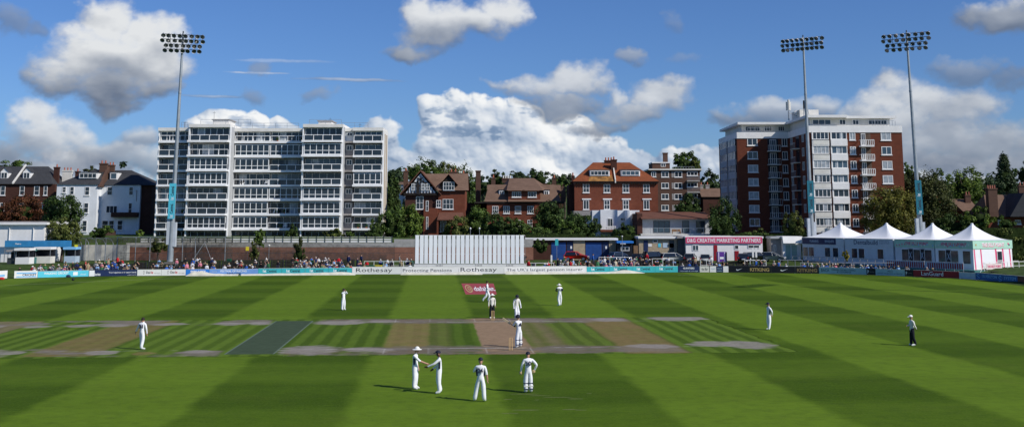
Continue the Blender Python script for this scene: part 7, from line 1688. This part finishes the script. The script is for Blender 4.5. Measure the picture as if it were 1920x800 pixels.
# ---------------------------------------------------------------- spectators and their seats
SH = [('white', (.60, .61, .63)), ('navy', (.02, .03, .09)), ('red', (.50, .02, .03)), ('light blue', (.25, .42, .66)), ('grey', (.20, .21, .22)), ('black', (.015, .015, .018)), ('pink', (.62, .22, .28)), ('khaki', (.30, .25, .15)), ('blue', (.04, .13, .45)), ('green', (.05, .16, .07)), ('cream', (.58, .52, .40))]
for n_, c in SH: M('cloth_'+n_.replace(' ', '_'), c, .85, .12, 5, spec=.1)
M('denim', (.05, .075, .14), .9, .15, 6); M('straw_hat', (.55, .42, .22), .8, .1, 6)
SIT = dict(pel=(0, .02, .50), wai=(0, .03, .64), che=(0, .01, .84), upc=(0, 0, .96), nek=(0, -.01, 1.04), hd0=(0, -.03, 1.13), hd1=(0, -.04, 1.23), shL=(.17, 0, .97), shR=(-.17, 0, .97), elL=(.23, -.04, .72), elR=(-.23, -.04, .72), wrL=(.14, -.25, .62), wrR=(-.14, -.25, .62), haL=(.10, -.32, .60), haR=(-.10, -.32, .60),
    hiL=(.09, -.02, .50), hiR=(-.09, -.02, .50), knL=(.12, -.44, .50), knR=(-.12, -.44, .50), anL=(.13, -.46, .09), anR=(-.13, -.46, .09), toL=(.14, -.62, .04), toR=(-.14, -.62, .04))
LEAN = dict(SIT, che=(0, -.10, .80), upc=(0, -.15, .91), nek=(0, -.19, .98), hd0=(0, -.24, 1.06), hd1=(0, -.27, 1.15), shL=(.17, -.15, .92), shR=(-.17, -.15, .92), elL=(.2, -.34, .68), elR=(-.2, -.34, .68), wrL=(.08, -.48, .72), wrR=(-.08, -.48, .72), haL=(.05, -.52, .76), haR=(-.05, -.52, .76))
UP = dict(SIT, elL=(.30, -.10, .80), wrL=(.16, -.22, 1.02), haL=(.10, -.2, 1.10))
WALK = dict(knL=(.1, -.14, .5), anL=(.1, -.2, .1), toL=(.1, -.36, .05), anR=(-.1, .26, .14), toR=(-.1, .14, .05))
SMAT = dict(shirt='cloth_white', trousers='denim', skin='skin', shoe='black', sleeve='cloth_white')
POSES = [('seated', SIT), ('leaning', LEAN), ('seated', UP), ('standing', {}), ('walking', WALK)]
PM = []
for nm_, ps in POSES:
    me, J = body_mesh(ps, SMAT, fingers=False, level=0)
    # head covering added to the same continuous figure as extra material slot
    h = J['hd1']; mb = MB(); mb.ell((h[0], h[1]+.01, h[2]-.02), (.112, .122, .13), 'hair', 8, 5, -.05)
    mb2 = MB(); mb2.ell((h[0], h[1], h[2]), (.112, .122, .12), 'hat_white', 8, 4, 0); mb2.cyl((h[0], h[1], h[2]), (h[0], h[1], h[2]+.015), .2, .16, 'hat_white', 10)
    PM.append((nm_, me, mb, mb2))
zones = [(-99, 26, 'by the boards gap'), (26, 166, 'behind light blue board'), (166, 257, 'behind long navy board'), (257, 348, 'behind twin white boards'), (348, 484, 'behind bright blue boards'), (484, 572, 'behind first left teal boards'), (572, 660, 'behind last left teal boards'),
         (660, 780, 'left of sight screen'), (780, 1060, 'right of sight screen'), (1060, 1100, 'below the red car'), (1100, 1185, 'behind first right teal boards'), (1185, 1271, 'behind last right teal boards'), (1271, 1366, 'below the pink sign'), (1366, 1450, 'behind left gold-lettered board'), (1450, 1536, 'behind right gold-lettered board'), (1536, 1625, 'behind left pale board'), (1625, 1713, 'behind right pale board'), (1713, 1930, 'behind dark red board')]
def at_row(px, d):
    Yp = 165.0
    for _ in range(8): x = pY(px, 500, Yp)[0]; Yp = bound_y(x)+d
    return x, Yp
def zone(px):
    for a, b, s_ in zones:
        if a <= px < b: return s_
    return 'by the boundary'
ORD = ['first', 'second', 'third', 'fourth', 'fifth', 'sixth', 'seventh', 'eighth', 'ninth', 'tenth', 'eleventh', 'twelfth', 'thirteenth', 'fourteenth', 'fifteenth', 'sixteenth', 'seventeenth', 'eighteenth', 'nineteenth', 'twentieth']
rng = random.Random(77); crowd = []
SEG = [(34, 50, 2, (4, 9)), (55, 66, 3, (4, 7)), (72, 118, 9, (3, 8)), (118, 145, 7, (5, 12)), (145, 215, 18, (3, 13)), (215, 260, 9, (3, 14)), (260, 348, 11, (2, 13)), (348, 440, 16, (2, 13)), (440, 560, 22, (2, 14)), (560, 660, 50, (2, 14)), (660, 690, 5, (4, 10)), (700, 772, 12, (2, 12)),
       (990, 1050, 9, (2, 8)), (1050, 1062, 8, (2, 13)), (1062, 1100, 17, (2, 7)), (1100, 1200, 44, (2, 13)), (1200, 1290, 16, (2, 12)), (1290, 1345, 9, (2, 10)), (1345, 1400, 6, (3, 9)), (1400, 1470, 7, (3, 8)), (1500, 1545, 11, (2, 6)), (1545, 1625, 18, (2, 5)), (1625, 1712, 10, (2, 5)), (1720, 1790, 3, (2, 3))]
taken = []
for a, b, n, (d0, d1) in SEG:
    for _ in range(n):
        for _t in range(14):
            px = rng.uniform(a, b); d = rng.choice([2.4, 3.6, 4.9, 6.2, 7.6, 9.0, 10.5, 12.2, 13.6]); d = min(max(d, d0), d1)+rng.uniform(-.15, .15)
            x, Yp = at_row(px, d)
            if all(abs(x-u)+abs(Yp-v)*.6 > .62 for u, v in taken): break
        taken.append((x, Yp)); crowd.append([px, x, Yp, d])
# the people the photo singles out: (px, d, pose index, shirt, hat)
for px, d, pi, sh, ht in ((61, 6.5, 0, 'red', 'white cap'), (160, 8, 3, 'red', 'hair'), (220, 13, 3, 'red', 'hair'), (228, 12.5, 0, 'red', 'hair'), (444, 10.5, 0, 'white', 'white cap'), (452, 10.2, 0, 'pink', 'white cap'), (1213, 13, 3, 'red', 'hair'), (1304, 9, 3, 'khaki', 'white cap'), (347, 14, 0, 'black', 'hair'), (369, 14.5, 0, 'white', 'hair'), (677, 13, 4, 'navy', 'hair')):
    x, Yp = at_row(px, d); crowd.append([px, x, Yp, d, pi, sh, ht])
crowd.sort(key=lambda c: c[0]); meshes = {}; cnt = {}; seats = []
HATS = [('hair', 'bare-headed'), ('hair', 'bare-headed'), ('hair', 'bare-headed'), ('white cap', 'white cap'), ('straw hat', 'straw hat'), ('dark cap', 'dark cap'), ('grey hair', 'grey-haired')]
M('grey_hair', (.45, .44, .42), .8, .1, 8)
def crowd_mesh(pi, hat):
    if (pi, hat) in meshes: return meshes[(pi, hat)]
    nm_, me, mb, mb2 = PM[pi]; hb = mb if hat in ('hair', 'grey hair', 'dark cap') else mb2
    m = MB(); vs = [tuple(v.co) for v in me.vertices]; order = ['cloth_white', 'denim', 'skin', 'black', 'cloth_white']
    bm = bpy.data.meshes.new('person'); nv = len(vs); fs = [tuple(p.vertices) for p in me.polygons]; mi = [p.material_index for p in me.polygons]
    bm.from_pydata(vs+hb.v, [], fs+[tuple(i+nv for i in f) for f in hb.f])
    for k in ('cloth_white', 'denim', 'skin', 'black', 'cloth_white'): bm.materials.append(MATS[k])
    bm.materials.append(MATS['hair']); bm.polygons.foreach_set('material_index', mi+[5]*len(hb.f)); bm.polygons.foreach_set('use_smooth', [True]*len(bm.polygons)); bm.update()
    meshes[(pi, hat)] = bm; return bm
def uniq(base):
    cnt[base] = cnt.get(base, 0)+1; return cnt[base]
plan = []
for c in crowd:
    if len(c) > 4: pi, sh, ht = c[4:]
    else:
        pi = rng.choices([0, 1, 2, 3, 4], [10, 5, 3, 1.6, .5])[0]; sh = rng.choices([s_[0] for s_ in SH], [13, 17, 4, 8, 15, 15, 3, 7, 8, 6, 4])[0]; ht = rng.choice(HATS)[0]
    hw = dict((a, b) for a, b in HATS)[ht] if ht in dict(HATS) else ht
    base = (POSES[pi][0], sh, {'hair': 'bare-headed', 'grey hair': 'grey-haired'}.get(ht, ht), zone(c[0])); plan.append((c, pi, sh, ht, base))
tot = {}
for p_ in plan: tot[p_[4]] = tot.get(p_[4], 0)+1
for c, pi, sh, ht, base in plan:
    px, x, Yp, d = c[:4]; k = uniq(base); g = gh(x, Yp)
    o = bpy.data.objects.new('person', crowd_mesh(pi, ht)); col.objects.link(o); o.location = (x, Yp, g); o.rotation_euler.z = R(rng.uniform(-22, 22)-math.degrees(math.atan2(x, Yp))*.6 if pi < 3 else rng.uniform(0, 360)); s_ = rng.uniform(.93, 1.04); o.scale = (s_, s_, s_)
    for i, mt in ((0, 'cloth_'+sh.replace(' ', '_')), (4, 'cloth_'+sh.replace(' ', '_') if rng.random() < .7 else 'skin'), (1, rng.choice(['denim', 'black', 'cloth_khaki', 'cloth_grey', 'cloth_navy'])), (2, 'skin'), (5, {'hair': 'hair', 'grey hair': 'grey_hair', 'white cap': 'hat_white', 'straw hat': 'straw_hat', 'dark cap': 'cap_navy'}[ht])):
        o.material_slots[i].link = 'OBJECT'; o.material_slots[i].material = MATS[mt]
    hd_ = base[2]
    lb = '%s spectator, %s, %s top, %s' % (base[0], hd_, sh, base[3])
    if tot[base] > 1: lb += ', %s such' % ORD[k-1]
    tag(o, lb, 'person', 'spectators around the boundary')
    if pi < 3: seats.append((px, x, Yp, g, o.rotation_euler.z))
# folding chairs
ch0 = None; scn = {}; stot = {}
CH = CH
cols_ = [('green', 'green_bin'), ('white', 'white'), ('blue', 'blue'), ('black', 'black')]
splan = []
for px, x, Yp, g, rz in seats: k = rng.choices([0, 1, 2, 3], [4, 2, 2, 5])[0]; splan.append((px, x, Yp, g, rz, k)); b_ = (k, zone(px)); stot[b_] = stot.get(b_, 0)+1
def make_chair(mat, nm):
    t = thing('folding_chair', '', 'chair', (0, 0, 0), 0, 'folding chairs of the spectators')
    MB().box(-.23, .23, -.2, .22, .41, .44, mat).build('seat', t); b = MB(); b.faces([(-.23, .22, .5), (.23, .22, .5), (.23, .30, .86), (-.23, .30, .86), (-.23, .24, .5), (.23, .24, .5), (.23, .32, .86), (-.23, .32, .86)], [(0, 1, 2, 3), (7, 6, 5, 4), (0, 3, 7, 4), (1, 5, 6, 2), (3, 2, 6, 7), (0, 4, 5, 1)], mat); b.build('backrest', t)
    l = MB()
    for s_ in (-.22, .22): l.cyl((s_, -.22, 0), (s_, .30, .84), .012, .012, 'steel', 4); l.cyl((s_, .24, 0), (s_, -.18, .43), .012, .012, 'steel', 4)
    l.build('leg_frame', t); return t
protos = {}
for px, x, Yp, g, rz, k in splan:
    cn, mt = cols_[k]
    if k not in protos: protos[k] = o = make_chair(mt, cn); o.location = (x, Yp+.02, g); o.rotation_euler.z = rz
    else: o = copy_thing(protos[k], (x, Yp+.02, g), rz)
    b_ = (k, zone(px)); scn[b_] = scn.get(b_, 0)+1
    o['label'] = '%s folding chair under a spectator %s' % (cn, b_[1])+(', %s from left' % (ORD[scn[b_]-1] if scn[b_] <= 20 else 'rightmost') if stot[b_] > 1 else '')
# benches standing empty in dark rows
b0 = None; bc = {}
BR = []
for a, b, rows_ in ((262, 345, (6.8, 9.8, 12.6)), (348, 440, (6.8, 9.8, 12.8)), (440, 665, (8.2, 11.2, 14.0)), (150, 258, (8.0, 11.0)), (1205, 1330, (5.4, 8.2, 11.0)), (1340, 1460, (4.4, 7.6)), (1060, 1200, (8.2, 11.2))):
    for r_ in rows_:
        px = a
        while px < b:
            x, Yp = at_row(px, r_); BR.append((px, x, Yp, r_)); px += 26.5
BT = {}
for px, x, Yp, r_ in BR: BT[zone(px)] = BT.get(zone(px), 0)+1
for px, x, Yp, r_ in BR:
    g = gh(x, Yp)
    if b0 is None:
        b0 = thing('bench', '', 'bench', (x, Yp, g), 0, 'dark benches on the bank')
        m = MB()
        for k in range(3): m.box(-1.0, 1.0, -.2+k*.14, -.09+k*.14, .42, .45, 'timber_black')
        m.build('seat', b0); m = MB()
        for k in range(3): m.box(-1.0, 1.0, .24+k*.02, .26+k*.02, .52+k*.13, .62+k*.13, 'timber_black')
        m.build('backrest', b0)
        for s_ in (-.85, .85): q = MB(); q.box(s_-.03, s_+.03, -.18, -.12, 0, .419, 'dark_metal'); q.box(s_-.03, s_+.03, .235, .239, 0, .95, 'dark_metal'); q.box(s_-.03, s_+.03, .18, .236, 0, .95, 'dark_metal'); q.box(s_-.03, s_+.03, -.119, .179, .36, .418, 'dark_metal'); q.build('leg', b0)
        o = b0
    else: o = copy_thing(b0, (x, Yp, g), 0)
    z_ = zone(px); bc[z_] = bc.get(z_, 0)+1; o['label'] = 'dark slatted bench on the bank %s, %s from left' % (z_, (ORD+['twenty-first', 'twenty-second', 'twenty-third', 'twenty-fourth', 'twenty-fifth', 'twenty-sixth'])[bc[z_]-1])
